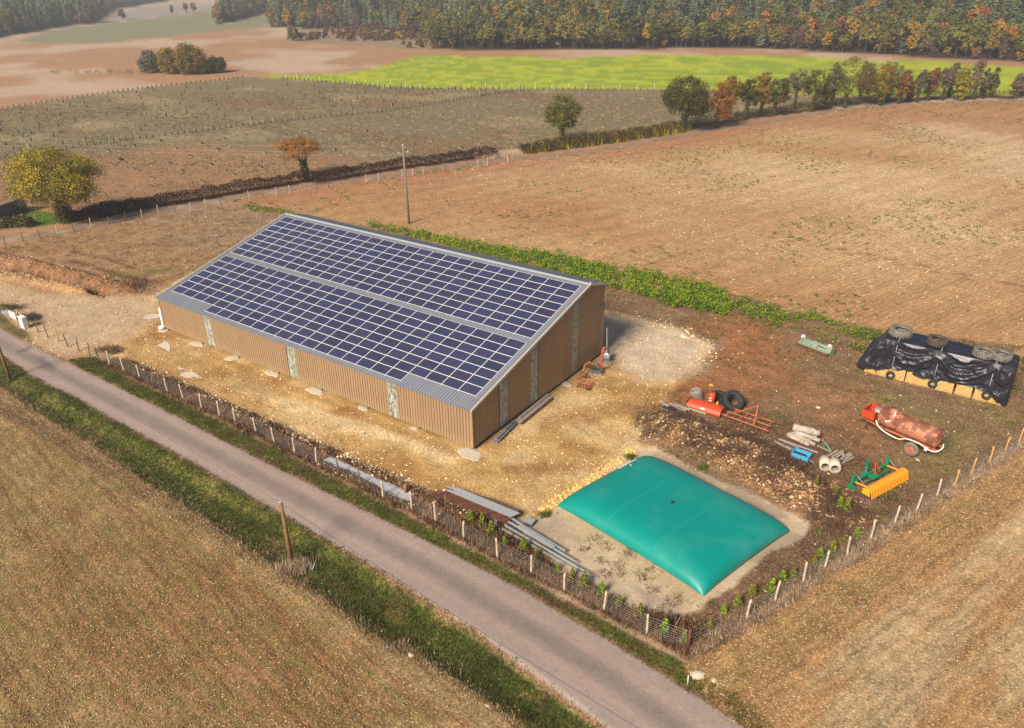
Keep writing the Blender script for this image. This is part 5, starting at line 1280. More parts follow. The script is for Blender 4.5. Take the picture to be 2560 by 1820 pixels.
for dd, a, b, c, kd, sc_ in trees[:300]:
    me = random.choice(variants[kd]); o = inst(me, 'conifer' if kd == 'pine' else ('bush' if kd == 'brush' else 'woodland_tree'), None, (a, b, c-0.2), (0, 0, random.uniform(0, 6.28)), (sc_*random.uniform(0.9, 1.1), sc_*random.uniform(0.9, 1.1), sc_))
    px_ = PROJ((a, b, c))[0]; where = next(w for lim, w in ((400, 'above the far left fields'), (760, 'beyond the copse'), (900, 'by the single round tree'), (1060, 'above the brown scrub'), (1350, 'above the lone olive tree'), (1650, 'left of the dark oak'), (1880, 'right of the dark oak'), (2080, 'above the tallest row tree'), (2200, 'above the gap in the tree row'), (2320, 'above the right end of the row'), (2450, 'just right of the tree row'), (9999, 'at the right picture edge')) if px_ < lim)
    base_ = {'pine': 'blue-green conifer', 'olive': 'round olive green tree', 'gold': 'golden autumn tree', 'rust': 'rust orange autumn tree', 'brush': 'low brown bush', 'bare': 'thin greyish bare tree'}[kd]
    tag(o, base_+' in the wood '+where, KINDS[kd][3], base_+' group in the wood '+where)
def instancer(name, items, label, cat):
    keys = [(k, i) for k in KINDS for i in range(len(variants[k]))]; cc = bpy.data.collections.new(name+'_kinds'); index = {}
    for j, (k, i) in enumerate(keys):
        o = bpy.data.objects.new('kind_%02d_%s' % (j, k), variants[k][i]); cc.objects.link(o); index.setdefault(k, []).append(j)
    me = bpy.data.meshes.new(name); me.from_pydata([(a, b, c-0.2) for _, a, b, c, _, _ in items], [], [])
    ai = me.attributes.new('kind_index', 'INT', 'POINT'); ai.data.foreach_set('value', [random.choice(index[k]) for *_, k, _ in items])
    asx = me.attributes.new('size', 'FLOAT', 'POINT'); asx.data.foreach_set('value', [s_2 for *_, s_2 in items])
    ar = me.attributes.new('turn', 'FLOAT', 'POINT'); ar.data.foreach_set('value', [random.uniform(0, 6.28) for _ in items])
    o = bpy.data.objects.new(name, me); col_link(o); tag(o, label, cat, kind='stuff')
    ng = bpy.data.node_groups.new(name, 'GeometryNodeTree')
    ng.interface.new_socket('Geometry', in_out='INPUT', socket_type='NodeSocketGeometry'); ng.interface.new_socket('Geometry', in_out='OUTPUT', socket_type='NodeSocketGeometry')
    gi = ng.nodes.new('NodeGroupInput'); go = ng.nodes.new('NodeGroupOutput'); ip = ng.nodes.new('GeometryNodeInstanceOnPoints'); ci = ng.nodes.new('GeometryNodeCollectionInfo')
    ci.inputs['Collection'].default_value = cc; ci.inputs['Separate Children'].default_value = True; ci.inputs['Reset Children'].default_value = True
    def na(nm, ty):
        n_ = ng.nodes.new('GeometryNodeInputNamedAttribute'); n_.data_type = ty; n_.inputs['Name'].default_value = nm; return [q_ for q_ in n_.outputs if q_.enabled and q_.name == 'Attribute'][0]
    cx2 = ng.nodes.new('ShaderNodeCombineXYZ')
    L = ng.links.new; L(gi.outputs[0], ip.inputs['Points']); L(ci.outputs[0], ip.inputs['Instance']); ip.inputs['Pick Instance'].default_value = True
    L(na('kind_index', 'INT'), ip.inputs['Instance Index']); L(na('turn', 'FLOAT'), cx2.inputs[2]); L(cx2.outputs[0], ip.inputs['Rotation'])
    L(na('size', 'FLOAT'), ip.inputs['Scale']); L(ip.outputs[0], go.inputs[0])
    md = o.modifiers.new('trees', 'NODES'); md.node_group = ng
instancer('woodland', trees[300:], 'mixed wood of conifers and autumn trees covering the hills behind', 'wood')

# ---- green weeds behind the barn
def weeds(name, poly, n, h, pal, label, per=9, rad_=0.30, leaf=(0.10, 0.22), dens=None, lift=0.2):
    p = sample(poly, n, dens) if not isinstance(poly, np.ndarray) else poly; n = len(p)
    z = terrain_h(p[:, 0], p[:, 1]); hh = rng.uniform(h[0], h[1], n); br = 0.65+0.8*fbm(p[:, 0]*1.1, p[:, 1]*1.1, 3, 5); kk = rng.integers(0, len(pal), n)
    i = np.repeat(np.arange(n), per); m_ = len(i); t_ = rng.random(m_)**0.6
    rr_ = rad_*(0.4+0.8*t_)*rng.random(m_)**0.5; a = rng.uniform(0, 6.28, m_)
    C = np.stack([p[i, 0]+np.cos(a)*rr_, p[i, 1]+np.sin(a)*rr_, z[i]+hh[i]*t_*(1-0.3*rr_/rad_)+0.03], 1)
    v, c = leaf_arrays(C, leaf, [(1, 1, 1)], br[i]*rng.uniform(0.8, 1.2, m_)*(0.75+0.4*t_), np.tile([0, 0, 1.0], (m_, 1)), 0.4)
    c = np.clip(c*np.repeat(np.array(pal)[kk][i], 4, 0), 0.003, 0.9)
    o = bpy.data.objects.new(name, leaf_mesh(name, v, c)); col_link(o); return tag(o, label, 'weeds', kind='stuff')
weeds('mustard_weeds', strip_poly, 2300, (0.3, 1.35), PAL['green'], 'thick strip of bright green mustard weeds behind the barn', 15, 0.42, (0.10, 0.26), lambda x, y: (0.35+0.65*sstep(0.36, 0.52, fbm(x*0.7, y*0.7, 3, 27)))*sstep(-0.1, 0.9, sdist(x, y, strip_poly)+1.6*(fbm(x*0.9, y*0.9, 3, 28)-0.45)))
weeds('green_weeds', strip2_poly, 420, (0.15, 0.75), PAL['green']+PAL['olive'][:2], 'green weeds on the field edge behind the green mower', 11, 0.32, (0.08, 0.2), lambda x, y: sstep(0.42, 0.56, fbm(x*0.6, y*0.6, 3, 29)))
edge2 = DP([(1960, 735), (2100, 760), (2284, 800), (2320, 840), (2250, 880), (2100, 800), (1950, 790), (1900, 780)])
weeds('green_weeds', edge2, 420, (0.10, 0.45), PAL['green']+PAL['olive'], 'sparser green weeds on the field edge behind the covered bales', 10, 0.3, (0.1, 0.2), lambda x, y: sstep(0.45, 0.55, fbm(x*0.5, y*0.5, 3, 2)))
weeds('green_weeds', DP([(1640, 660), (1760, 690), (1700, 720), (1650, 705)]), 90, (0.3, 0.8), PAL['green'], 'scattered green weed clumps between the two green strips', 12, 0.3, (0.1, 0.22))
weeds('green_weeds', DP([(540, 455), (650, 470), (660, 480), (560, 472)]), 300, (0.1, 0.35), PAL['green']+PAL['olive'][:2], 'low green weeds on the ground left of the barn ridge', 8, 0.25, (0.08, 0.16))
p = sample(plough_poly, 1900, lambda x, y: sstep(0.52, 0.66, fbm(x*0.09, y*0.09, 4, 33)))
weeds('field_weeds', p, 0, (0.08, 0.3), PAL['green'][:3]+PAL['olive'][:1], 'scattered green tufts on the big brown field', 9, 0.34, (0.10, 0.24))
p = sample(inner_right, 900, lambda x, y: sstep(0.50, 0.62, fbm(x*0.25, y*0.25, 4, 36))*(sdist(x, y, yard_poly) < -0.6)*(sdist(x, y, pad_poly) < -0.2)*(sdist(x, y, mound_poly) < 0))
weeds('field_weeds', p, 0, (0.04, 0.18), PAL['olive']+PAL['green'][:1], 'low green tufts in the rough grass of the machinery corner', 8, 0.25, (0.07, 0.15))
p = sample(rough_poly, 500, lambda x, y: sstep(0.55, 0.65, fbm(x*0.2, y*0.2, 4, 38)))
weeds('field_weeds', p, 0, (0.05, 0.25), PAL['green'][:2]+PAL['olive'], 'low green tufts on the rough ground left of the barn', 9, 0.3, (0.08, 0.18))
# ---- grass and litter
STN0 = P3((236, 216, 180), (222, 196, 156), (204, 172, 128), (190, 152, 106))
GR = P2((94, 112, 38), (80, 98, 34), (116, 118, 48), (134, 124, 60), (68, 84, 32), (124, 102, 60))
DRY = P3((150, 118, 84), (128, 94, 70), (170, 138, 100), (108, 78, 60))
PALE = P3((200, 178, 146), (184, 158, 128), (164, 138, 112))
blades('verge_grass', sample(vergeA, 9000, lambda x, y: 0.35+0.65*sstep(0.62, 0.45, fbm(x*0.9, y*0.9, 4, 14))), (0.05, 0.14), (0.03, 0.06), GR, 4, 0.09, 0.6, 'green grass verge between the road and the mesh fence', 'grass')
blades('verge_grass', sample(vergeB, 24000, lambda x, y: 0.5+0.5*sstep(0.6, 0.45, fbm(x*0.6, y*0.6, 4, 15))), (0.05, 0.16), (0.03, 0.06), GR+P2((92, 74, 44)), 4, 0.09, 0.6, 'green grass of the ditch between the road and the near field', 'grass')
blades('dry_grass', band(field_edge_left, 2200, 0.45), (0.06, 0.24), (0.02, 0.05), DRY+PALE, 5, 0.14, 0.7, 'dry straw-coloured grass along the edge of the near field', 'grass')
blades('dry_grass', band([b1, b1+np.array([0.8, -0.5])], 260, 0.5), (0.4, 0.9), (0.02, 0.05), PALE, 5, 0.14, 0.5, 'tall pale dry grass round the foot of the brown pole', 'grass')
p = sample(rubble, 5200, lambda x, y: (0.35+0.65*sstep(0.40, 0.56, fbm(x*0.8, y*0.8, 4, 16)))*(sdist(x, y, pad_poly) < 0.1))
blades('dry_brush', p, (0.12, 0.5), (0.02, 0.05), DRY+PAL['hedge'], 5, 0.15, 0.8, 'dark dead weeds on the inner side of the mesh fence', 'weeds')
p = band(fence_r, 3000, 0.26); p[:, 0] += 0.15
blades('dry_grass', p, (0.10, 0.36), (0.015, 0.035), PALE+DRY[:1]+P3((150, 130, 122)), 5, 0.12, 0.8, 'pale dry grass along the foot of the field fence', 'grass')
p = sample(mound_edge, 6500, lambda x, y: (0.25+0.75*sstep(0.42, 0.55, fbm(x*0.7, y*0.7, 4, 17)))*sstep(-0.2, 1.6, sdist(x, y, mound_edge)+2.4*(fbm(x*0.8, y*0.8, 3, 44)-0.5)))
blades('dry_brush', p, (0.10, 0.42), (0.015, 0.045), P2((150, 118, 90), (118, 86, 66), (96, 68, 54), (128, 106, 98), (84, 56, 44)), 5, 0.18, 0.9, 'brown dead weeds over the stony heap', 'weeds')
p = sample(inner_right, 26000, lambda x, y: (0.15+0.85*sstep(0.38, 0.58, fbm(x*0.35, y*0.35, 4, 18)))*(sdist(x, y, yard_poly) < -0.3)*(sdist(x, y, pad_poly) < 0.0))
blades('rough_grass', p, (0.04, 0.15), (0.02, 0.05), P2((150, 118, 84), (128, 94, 70), (200, 168, 130), (108, 78, 60), (116, 110, 60), (90, 66, 52), (176, 140, 108)), 4, 0.14, 0.9, 'short brown grass of the machinery corner', 'grass')
rp = sample(rough_poly, 15000, lambda x, y: 0.25+0.75*sstep(0.38, 0.6, fbm(x*0.3, y*0.3, 4, 24)))
blades('rough_grass', rp, (0.05, 0.22), (0.03, 0.08), P2((170, 134, 98), (142, 104, 76), (206, 172, 134), (116, 84, 62), (122, 114, 62), (188, 150, 114)), 3, 0.16, 1.0, 'short dry grass on the rough ground left of the barn', 'grass')
mp_ = sample(meadow_poly, 26000, lambda x, y: (0.2+0.8*sstep(0.40, 0.6, fbm(x*0.08, y*0.14, 4, 25)))*(np.hypot(x-70, y+40) < 260))
blades('meadow_grass', mp_, (0.10, 0.32), (0.10, 0.26), P2((150, 140, 96), (128, 122, 76), (178, 158, 120), (108, 100, 66), (150, 110, 80), (196, 176, 140)), 3, 0.3, 1.2, 'patchy short grass of the planted meadow', 'grass')
stones('rough_stones', sample(rough_poly, 1800), (0.03, 0.12), STN0, 'small pale stones on the rough ground left of the barn', power=4)
flats('straw_litter', sample(left_field, 60000), (0.05, 0.16), (0.012, 0.028), P3((196, 168, 126), (178, 144, 100), (150, 110, 72), (120, 112, 58), (108, 108, 52), (132, 92, 60)), 'straw and seedlings on the near left field', 'straw', tilt=0.5, ang=-ROW_A)
flats('straw_litter', sample(right_field, 30000), (0.04, 0.12), (0.012, 0.025), P3((208, 176, 130), (204, 160, 104), (170, 116, 70), (128, 110, 56)), 'straw and chaff on the right stubble field', 'straw', tilt=0.5, ang=-ROW_B)
flats('maize_litter', sample(plough_poly, 56000, lambda x, y: 0.25+0.75*sstep(0.6, 0.35, fbm(x*0.022+3, y*0.03, 3, 61))), (0.12, 0.42), (0.03, 0.09), P3((236, 206, 160), (214, 172, 120), (190, 134, 86), (160, 104, 64)), 'pale stalks and stones over the big brown field', 'stalks', tilt=0.35)
STN = P3((236, 216, 180), (222, 196, 156), (204, 172, 128), (190, 152, 106))
ny = lambda x, y: 0.25+0.75*sstep(0.42, 0.58, fbm(x*0.5, y*0.5, 4, 19))
inb = lambda x, y: ~((x > -0.6) & (x < 39.1) & (y > -1.3) & (y < 18.7))
stones('yard_gravel', sample(yard_poly, 30000, lambda x, y: ny(x, y)*inb(x, y)), (0.02, 0.10), STN+P3((214, 164, 92), (176, 128, 74), (150, 110, 70)), 'loose pale gravel over the yard', power=4)
stones('heap_stones', sample(mound_edge, 3000, lambda x, y: 0.15+0.85*sstep(0.1, 1.5, sdist(x, y, mound_poly))), (0.03, 0.16), STN[1:]+P3((170, 128, 86), (196, 140, 76)), 'pale limestone lumps on the heap beside the water tank', power=3)
stones('rubble_stones', np.concatenate([band([(4, -7.3), (20, -7.35), (38, -7.2), (46, -6.6)], 2200, 0.28), band([(30, -8.9), (44, -8.0)], 200, 0.4)]), (0.03, 0.17), STN+P3((150, 120, 92)), 'row of rubble along the yard side of the mesh fence', power=3)
stones('bank_stones', np.concatenate([band(berm_line, 1300, 0.6), band(bank_line, 900, 1.0)]), (0.03, 0.14), STN[1:]+P3((176, 120, 78)), 'stones in the banks beside the trench', power=3)
stones('edge_stones', band(DP([(1345, 695), (1420, 712), (1500, 732), (1560, 752), (1588, 772), (1560, 815)]), 520, 0.7), (0.03, 0.15), STN, 'white rubble edging the pale gravel right of the barn', power=3)
stones('gravel_ridge', band(ZP(F_, [(30, 520), (150, 440), (400, 290), (620, 130), (700, 60)]), 900, 0.25), (0.03, 0.12), P3((230, 190, 110), (214, 168, 92)), 'low ridge of yellow gravel beside the water tank', power=2)
stones('field_stones', sample(inner_right, 1600, lambda x, y: (sdist(x, y, pad_poly) < 0)*(sdist(x, y, yard_poly) < 0)*1.0), (0.02, 0.10), STN, 'small pale stones in the machinery corner', power=5)
rocks = ZP(Y_, [(930, 425), (1000, 422), (968, 438), (1590, 428), (1940, 958), (1348, 383)])+ZP(E_, [(60, 765), (1697, 885), (1795, 915), (497, 1057)])+ZP(K_, [(665, 82), (890, 995), (1798, 682), (35, 685), (440, 790)])
def rock_mesh(seed):
    q = random.Random(seed); bm = MB(); vs = []; fs = []; n, m_ = 8, 4; vs.append((0, 0, 0.55*q.uniform(.8, 1.2)))
    for j in range(1, m_):
        for i in range(n):
            a = 2*math.pi*i/n; ph = math.pi*j/m_*0.62; r_ = math.sin(ph)*q.uniform(0.8, 1.2)*1.1; vs.append((r_*math.cos(a), r_*math.sin(a)*0.75, 0.55*math.cos(ph)*q.uniform(0.85, 1.1)))
    fs = [(0, 1+i, 1+(i+1) % n) for i in range(n)]
    for j in range(m_-2): fs += [(1+j*n+i, 1+(j+1)*n+i, 1+(j+1)*n+(i+1) % n, 1+j*n+(i+1) % n) for i in range(n)]
    return bm.add(vs, fs).mesh('rock', 'rockface')
MT['rockface'] = simple('pale_limestone', (0.56, 0.47, 0.35), 0.95, var=0.25, scale=5)
rlab = ['biggest pale rock at the corner of the pale gravel right of the barn', 'white rock just right of the biggest rock on the gravel edge', 'small rock in front of the gravel edge rocks', 'small white stone in the rough ground left of the green mower', 'pale stone alone in the middle of the machinery corner', 'small stone below the green weed strip',
        'pale stone in the dry grass edge of the near field', 'large flat rock near the rusty fence corner post by the road', 'small rock beside the large flat rock by the road', 'small stone lower down the near field edge',
        'white stone between the log pile and the rusty tanker', 'pale stone left of the green and orange sweeper', 'white stone under the rusty tanker wheel', 'pale stone on the heap left of the blue crate', 'flat pale stone on the heap left of the concrete pipes']
for i, (x, y) in enumerate(rocks):
    k = [0.42, 0.26, 0.2, 0.16, 0.2, 0.16, 0.22, 0.42, 0.18, 0.16, 0.22, 0.16, 0.2, 0.2, 0.2][i]
    tag(inst(rock_mesh(i), 'rock', None, (x, y, gh(x, y)-0.05), (0, 0, i), (k, k, k)), rlab[i], 'rock')
# young shrubs planted inside the fences
def shrub_mesh(seed):
    q = np.random.default_rng(seed); h = 1.15; n = 260; t_ = q.random(n)**0.75; rr_ = 0.34*(1.05-t_)*q.random(n)**0.5+0.04; a = q.uniform(0, 6.28, n)
    C = np.stack([np.cos(a)*rr_, np.sin(a)*rr_, 0.08+h*t_], 1); ow = np.stack([np.cos(a), np.sin(a), np.full(n, 0.7)], 1); ow /= np.linalg.norm(ow, axis=1)[:, None]
    v, c = leaf_arrays(C, (0.07, 0.18), PAL['conif'] if seed % 3 else PAL['green'], q.uniform(0.7, 1.3, n), ow, 0.5); return leaf_mesh('shrub', v, c)
shm = [shrub_mesh(i) for i in range(6)]
stem = MB().tube([(0, 0, -0.1), (0, 0, 0.7)], [0.03, 0.015], 5).mesh('stem', 'bark')
shr = ZP(D_, [(760, 700), (880, 740), (980, 830), (1120, 940), (1320, 1010), (1460, 1070), (1690, 1230)])+ZP(E_, [(985, 330), (1050, 380), (1150, 425), (1250, 490), (1370, 540), (1510, 645), (1620, 700), (1768, 620), (1848, 540), (1925, 495), (2010, 430), (2118, 410), (2245, 330)])+ZP(G_, [(85, 1350), (170, 1300), (260, 1250), (420, 1160), (460, 1120), (560, 1080), (640, 1010), (750, 950)])+ZP(K_, [(625, 1050), (850, 1110), (900, 1250), (985, 1270)])
for i, (x, y) in enumerate(shr):
    side = 'road' if i < 14 else ('field' if i < 28 else 'heap')
    r = thing('young_shrub', {'road': 'young yellow-green shrub inside the mesh fence beside the road', 'field': 'young green shrub inside the field fence right of the water tank', 'heap': ['yellowish young shrub alone on the heap', 'thin green shrub above the leafy one on the heap', 'low leafy green shrub on the heap edge', 'small yellow-green shrub right of the leafy one on the heap'][i-28] if i >= 28 else ''}[side], 'shrub', (x, y, gh(x, y)),
              {'road': 'young shrubs along the roadside fence', 'field': 'young shrubs along the field fence', 'heap': None}[side], random.uniform(0, 6))
    if side != 'heap':
        line_ = fence_b[::-1] if side == 'road' else fence_r
        j_ = min(range(1, len(line_)), key=lambda m_: math.hypot(line_[m_][0]-x, line_[m_][1]-y)); k0 = line_[j_]
        lr = 'left' if PROJ((x, y, 0))[0] < PROJ((k0[0], k0[1], 0))[0] else 'right'
        r['label'] = '%s shrub %s of the %s %s post from the corner' % ('young yellow-green' if i % 3 else 'young bright green', lr, ['first', 'second', 'third', 'fourth', 'fifth', 'sixth', 'seventh', 'eighth', 'ninth', 'tenth'][min(j_-1, 9)], 'roadside fence' if side == 'road' else 'field fence')
    k = random.uniform(0.5, 0.9); r.scale = (k*1.15, k*1.15, k); inst(shm[i % 6], 'foliage', r); inst(stem, 'stem', r)

# ------------------------------------------------------------------ soil heaps where trees will be planted
hp = ZP(Z1, [(715,1005),(890,968),(1065,937),(990,1020),(800,1062),(1165,988),(1100,1078),(885,1123),(1265,1038),(1330,955),(1485,922),(1620,895),(1765,870),(1890,847),(2005,825),(2080,812),(1445,1000),(1605,968),(1755,937),(1890,908),(2030,883),(2150,860),(1400,1093),(1210,1138),(1000,1185),(1590,1050),(1745,1013),(2195,920),(1725,1113),(1545,1160),(2220,995),(2195,1103),(1340,1210),(105,1078)])
hp += ZP(Z2, [(20,842),(120,818),(225,798),(320,776),(410,757),(500,738),(50,893),(170,870),(280,850),(380,828),(485,805),(575,785),(660,762),(740,740),(815,717),(890,695),(960,675),(80,965),(215,938),(340,910),(440,885),(540,862),(640,838),(730,815),(810,792),(905,765),(970,742),(1045,718),(1125,692),(1215,660),(360,990),(485,960),(595,937),(690,910),(800,882),(880,858),(970,832),(1060,807),(1130,780),(1205,753),(1280,727),(1340,703),(225,1025),(800,985),(905,955),(995,925),(1090,897),(1170,868),(1245,840),(1325,812),(690,1020),(1400,910),(1320,940),(1640,688),(1690,668),(1745,650),(1790,637),(1850,620),(1620,815),(1680,790),(1735,763),(1790,740),(1840,715),(1895,692),(1945,672),(1985,655),(2015,640),(1890,842),(1965,810),(2015,780),(2060,757),(2110,732)])
MT['heap'] = simple('dug_soil', (0.14, 0.09, 0.06), 0.95, var=0.5, scale=2.5, second=(0.33, 0.27, 0.20), thr=(0.60, 0.70), bump=0.6)
def heap_mesh(seed):
    q = np.random.default_rng(seed); n = 14; vs = []; xs = np.linspace(-1, 1, n)
    for a in xs:
        for b in xs:
            r_ = math.hypot(a, b*1.1); h = max(0, 0.42*(1-r_**2))*(0.5+q.random())+0.16*max(0, 1-((a-0.6)**2+b*b)*6)
            vs.append((a*1.15, b*0.55, h-0.04))
    return MB().add(vs, [(i*n+j, (i+1)*n+j, (i+1)*n+j+1, i*n+j+1) for i in range(n-1) for j in range(n-1)]).mesh('soil_heap', 'heap')
hm = [heap_mesh(i) for i in range(4)]
for i, (x, y) in enumerate(hp):
    far_ = y > 100; o = inst(hm[i % 4], 'soil_heap', None, (x, y, gh(x, y)), (0, 0, -0.3+random.uniform(-0.4, 0.4)), (random.uniform(0.8, 1.15), random.uniform(0.8, 1.3), random.uniform(0.7, 1.1)))
    wh = 'on the green part of the meadow near the mustard field' if far_ else ('on the reddish soil left of the utility pole' if x < -30 else 'in the middle of the meadow behind the hedge')
    tag(o, 'small heap of dug soil '+wh, 'soil heap', 'soil heaps '+wh)

# ------------------------------------------------------------------ puddles
def water_mat(name, base, rough): m = new_mat(name, base, rough, 0, 0.5); return m
MT['puddle'] = water_mat('muddy_water', (0.60, 0.50, 0.41), 0.30); MT['ditchwater'] = simple('milky_ditch_water', (0.42, 0.43, 0.46), 0.25, var=0.25, scale=2, second=(0.14, 0.13, 0.12), thr=(0.60, 0.68))
def puddle(pts, mat, z=0.02, name='puddle', hz=None):
    P = np.array(pts); out = []
    for i in range(len(P)):
        a, b = P[i], P[(i+1) % len(P)]
        for k in range(5):
            q = a+(b-a)*k/5; out.append(q+rng.normal(0, 0.05, 2))
    c = P.mean(0); zz = z if hz is None else hz
    zs = [gh(*q)+z if hz is None else hz for q in out]; zc = (gh(*c)+z if hz is None else hz); zt = max(zs+[zc]) if hz is None else hz
    mb = MB(); mb.add([(c[0], c[1], zt)]+[(q[0], q[1], zt) for q in out], [(0, i+1, (i+1) % len(out)+1) for i in range(len(out))])
    return tag(mb.build(name, mat), kind='structure')
puddle(ZP(B_, [(1260, 345), (1290, 312), (1340, 303), (1412, 303), (1415, 335), (1340, 345), (1300, 348)]), 'puddle')
puddle(ZP(B_, [(1385, 575), (1430, 560), (1455, 535), (1482, 540), (1503, 640), (1440, 605)]), 'puddle')
puddle(ZP(B_, [(1585, 845), (1620, 815), (1700, 812), (1745, 840), (1800, 870), (1720, 862), (1650, 868)]), 'puddle')
puddle(ZP(B_, [(1555, 775), (1580, 765), (1640, 790), (1600, 792)]), 'puddle')
dw = ZP(C_, [(1085, 880), (1180, 845), (1290, 890), (1400, 935), (1600, 1040), (1850, 1165), (1870, 1250), (1700, 1205), (1560, 1120), (1450, 1040), (1300, 975), (1180, 930)])
puddle(dw, 'ditchwater', hz=0.03)
puddle(ZP(A_, [(-40, 130), (20, 120), (110, 165), (120, 215), (20, 200), (-40, 190)]), 'ditchwater', 0.03)

# ------------------------------------------------------------------ grey shed at the left edge
sa = np.array(ZP(H_, [(205, 580)])[0]); sb = np.array(ZP(H_, [(0, 655)])[0]); dd_ = (sb-sa)/np.linalg.norm(sb-sa); nn = np.array([dd_[1], -dd_[0]])
if nn@(sa-CAM[:2]) < 0: nn = -nn
sh_h = height_to(sa, 330+482/2.953); s2 = sa+dd_*22
shed = wroot('shed', 'dark grey metal shed cut off by the left picture edge', 'shed', (sa[0], sa[1], 0))
MT['shedwall'] = simple('grey_shed_cladding', (0.13, 0.13, 0.14), 0.6, var=0.2, scale=1.5); MT['shedroof'] = simple('pale_shed_roof', (0.42, 0.47, 0.52), 0.5, var=0.1, scale=1)
for a, b in ((sa, s2),):
    mb = MB(); vs = []; L = np.linalg.norm(b-a); k = int(L/0.3); out_n = (-nn if b is s2 else -dd_)
    for i in range(k+1):
        for t_, o_ in ((0, 0), (0.8, 0), (0.9, 0.04)):
            q = a+(b-a)*min((i+t_)/k, 1.0)-out_n*o_; vs += [(q[0], q[1], 0), (q[0], q[1], sh_h+0.02)]
    mb.add(vs, [(2*i, 2*i+2, 2*i+3, 2*i+1) for i in range(len(vs)//2-1)]); wpart(mb, 'wall', 'shedwall', shed)
mb = MB(); q1, q2 = sa-nn*0.3-dd_*0.3, s2-nn*0.3; q3, q4 = s2+nn*7, sa+nn*7-dd_*0.3
mb.add([(q1[0], q1[1], sh_h), (q2[0], q2[1], sh_h), (q3[0], q3[1], sh_h-2.6), (q4[0], q4[1], sh_h-2.6), (q1[0], q1[1], sh_h+0.12), (q2[0], q2[1], sh_h+0.12), (q3[0], q3[1], sh_h-2.48), (q4[0], q4[1], sh_h-2.48)], [(0, 1, 2, 3), (4, 7, 6, 5), (0, 4, 5, 1), (0, 3, 7, 4), (3, 2, 6, 7)])
wpart(mb, 'roof', 'shedroof', shed)
blades('lawn', sample(ZP(H_, [(0, 660), (210, 590), (330, 590), (430, 620), (420, 680), (250, 705), (100, 690), (0, 690)]), 2500), (0.08, 0.2), (0.05, 0.1), P3((110, 150, 48), (96, 134, 42)), 4, 0.15, 0.5, 'bright green grass beside the grey shed', 'grass')
blades('brush_heap', np.array(ZP(A_, [(x, y) for x, y in zip(rng.normal(345, 38, 260), rng.normal(238, 17, 260))])), (0.2, 0.7), (0.02, 0.05), P3((92, 78, 72), (112, 94, 84)), 5, 0.15, 1.2, 'heap of grey dead brush behind the white cabinet', 'brush')
blades('brush_heap', np.array(ZP(A_, [(x, y) for x, y in zip(rng.normal(90, 85, 420), rng.normal(128, 14, 420)+0.25*rng.normal(0, 1, 420))]))+0.0, (0.1, 0.5), (0.02, 0.05), P3((98, 84, 62), (104, 104, 56)), 5, 0.2, 1.0, 'dark weeds behind the white sign board', 'weeds')
p = np.array(ZP(H_, [(x, y) for x, y in zip(rng.normal(1010, 45, 420), rng.normal(1125, 24, 420))]))
blades('brush_heap', p, (0.15, 0.6), (0.02, 0.06), DRY+P3((90, 62, 50)), 5, 0.2, 1.0, 'heap of brown dead branches at the end of the trench', 'brush')
blades('dark_weeds', np.array(ZP(B_, [(x, y) for x, y in zip(rng.normal(985, 50, 420), rng.normal(622, 16, 420))])), (0.1, 0.4), (0.02, 0.06), DRY+P3((90, 62, 50)), 5, 0.15, 1.0, 'dark weeds at the left end of the mesh fence', 'weeds')
pp = ZP(F_, [(470, 870), (510, 770), (600, 910), (680, 830), (340, 790), (440, 720), (860, 1080), (760, 975), (120, 780), (840, 930), (620, 980), (520, 970), (1040, 1150), (810, 1015), (690, 790), (960, 1195)])
for i, (x, y) in enumerate(pp):
    q = np.array([x, y])+rng.normal(0, 0.26, (46, 2)); o = blades('dead_weed', q, (0.03, 0.16), (0.02, 0.05), P3((92, 74, 54), (104, 92, 58), (78, 58, 46)), 4, 0.06, 2.2, 'low dark dried weed lying on the bare sand pad', 'weed', group='dried weeds on the sand pad', kind=None)
for (x, y), lb in zip(ZP(F_, [(65, 545), (680, 125), (1215, 205)])+[], ['dark green tuft at the left corner of the water tank', 'green tuft behind the water tank beside the gravel', 'dark green bush at the foot of the heap']):
    q = np.array([x, y])+rng.normal(0, 0.20, (70, 2)); blades('grass_tuft', q, (0.15, 0.4), (0.03, 0.06), PAL['olive_dark']+PAL['green'][:1], 4, 0.06, 0.9, lb, 'tuft', kind=None)

# ------------------------------------------------------------------ tyres
def tyre_parts(R, W, lugs=22, rim=0.47):
    """tyre lying flat, axis Z, centre at 0"""
    r0 = R*rim; h = W/2
    prof = [(r0, -h*0.55), (r0+0.05*R, -h*0.8), (R*0.80, -h), (R*0.94, -h*0.86), (R*0.96, 0), (R*0.94, h*0.86), (R*0.80, h), (r0+0.05*R, h*0.8), (r0, h*0.55), (R*0.62, h*0.35), (R*0.86, 0), (R*0.62, -h*0.35), (r0, -h*0.55)]
    body = MB().lathe(prof, 36); tread = MB()
    for i in range(lugs):
        for sg_ in (-1, 1):
            a0 = 2*math.pi*(i+(0.5 if sg_ > 0 else 0))/lugs; a1 = a0+2*math.pi/lugs*0.75
            p0 = (R*0.975*math.cos(a0), R*0.975*math.sin(a0), sg_*0.02); p1 = (R*0.94*math.cos(a1), R*0.94*math.sin(a1), sg_*h*0.93)
            tread.beam(p0, p1, R*0.055, R*0.085)
    return body, tread
def tyre(name, label, loc, R, W, mat, rot=(0, 0, 0), group=None, lugs=22):
    root = thing(name, label, 'tyre', loc, group); root.rotation_euler = rot
    b, t_ = tyre_parts(R, W, lugs); b.build('casing', mat, root); t_.build('tread', mat, root, 'stuff' if False else None); return root

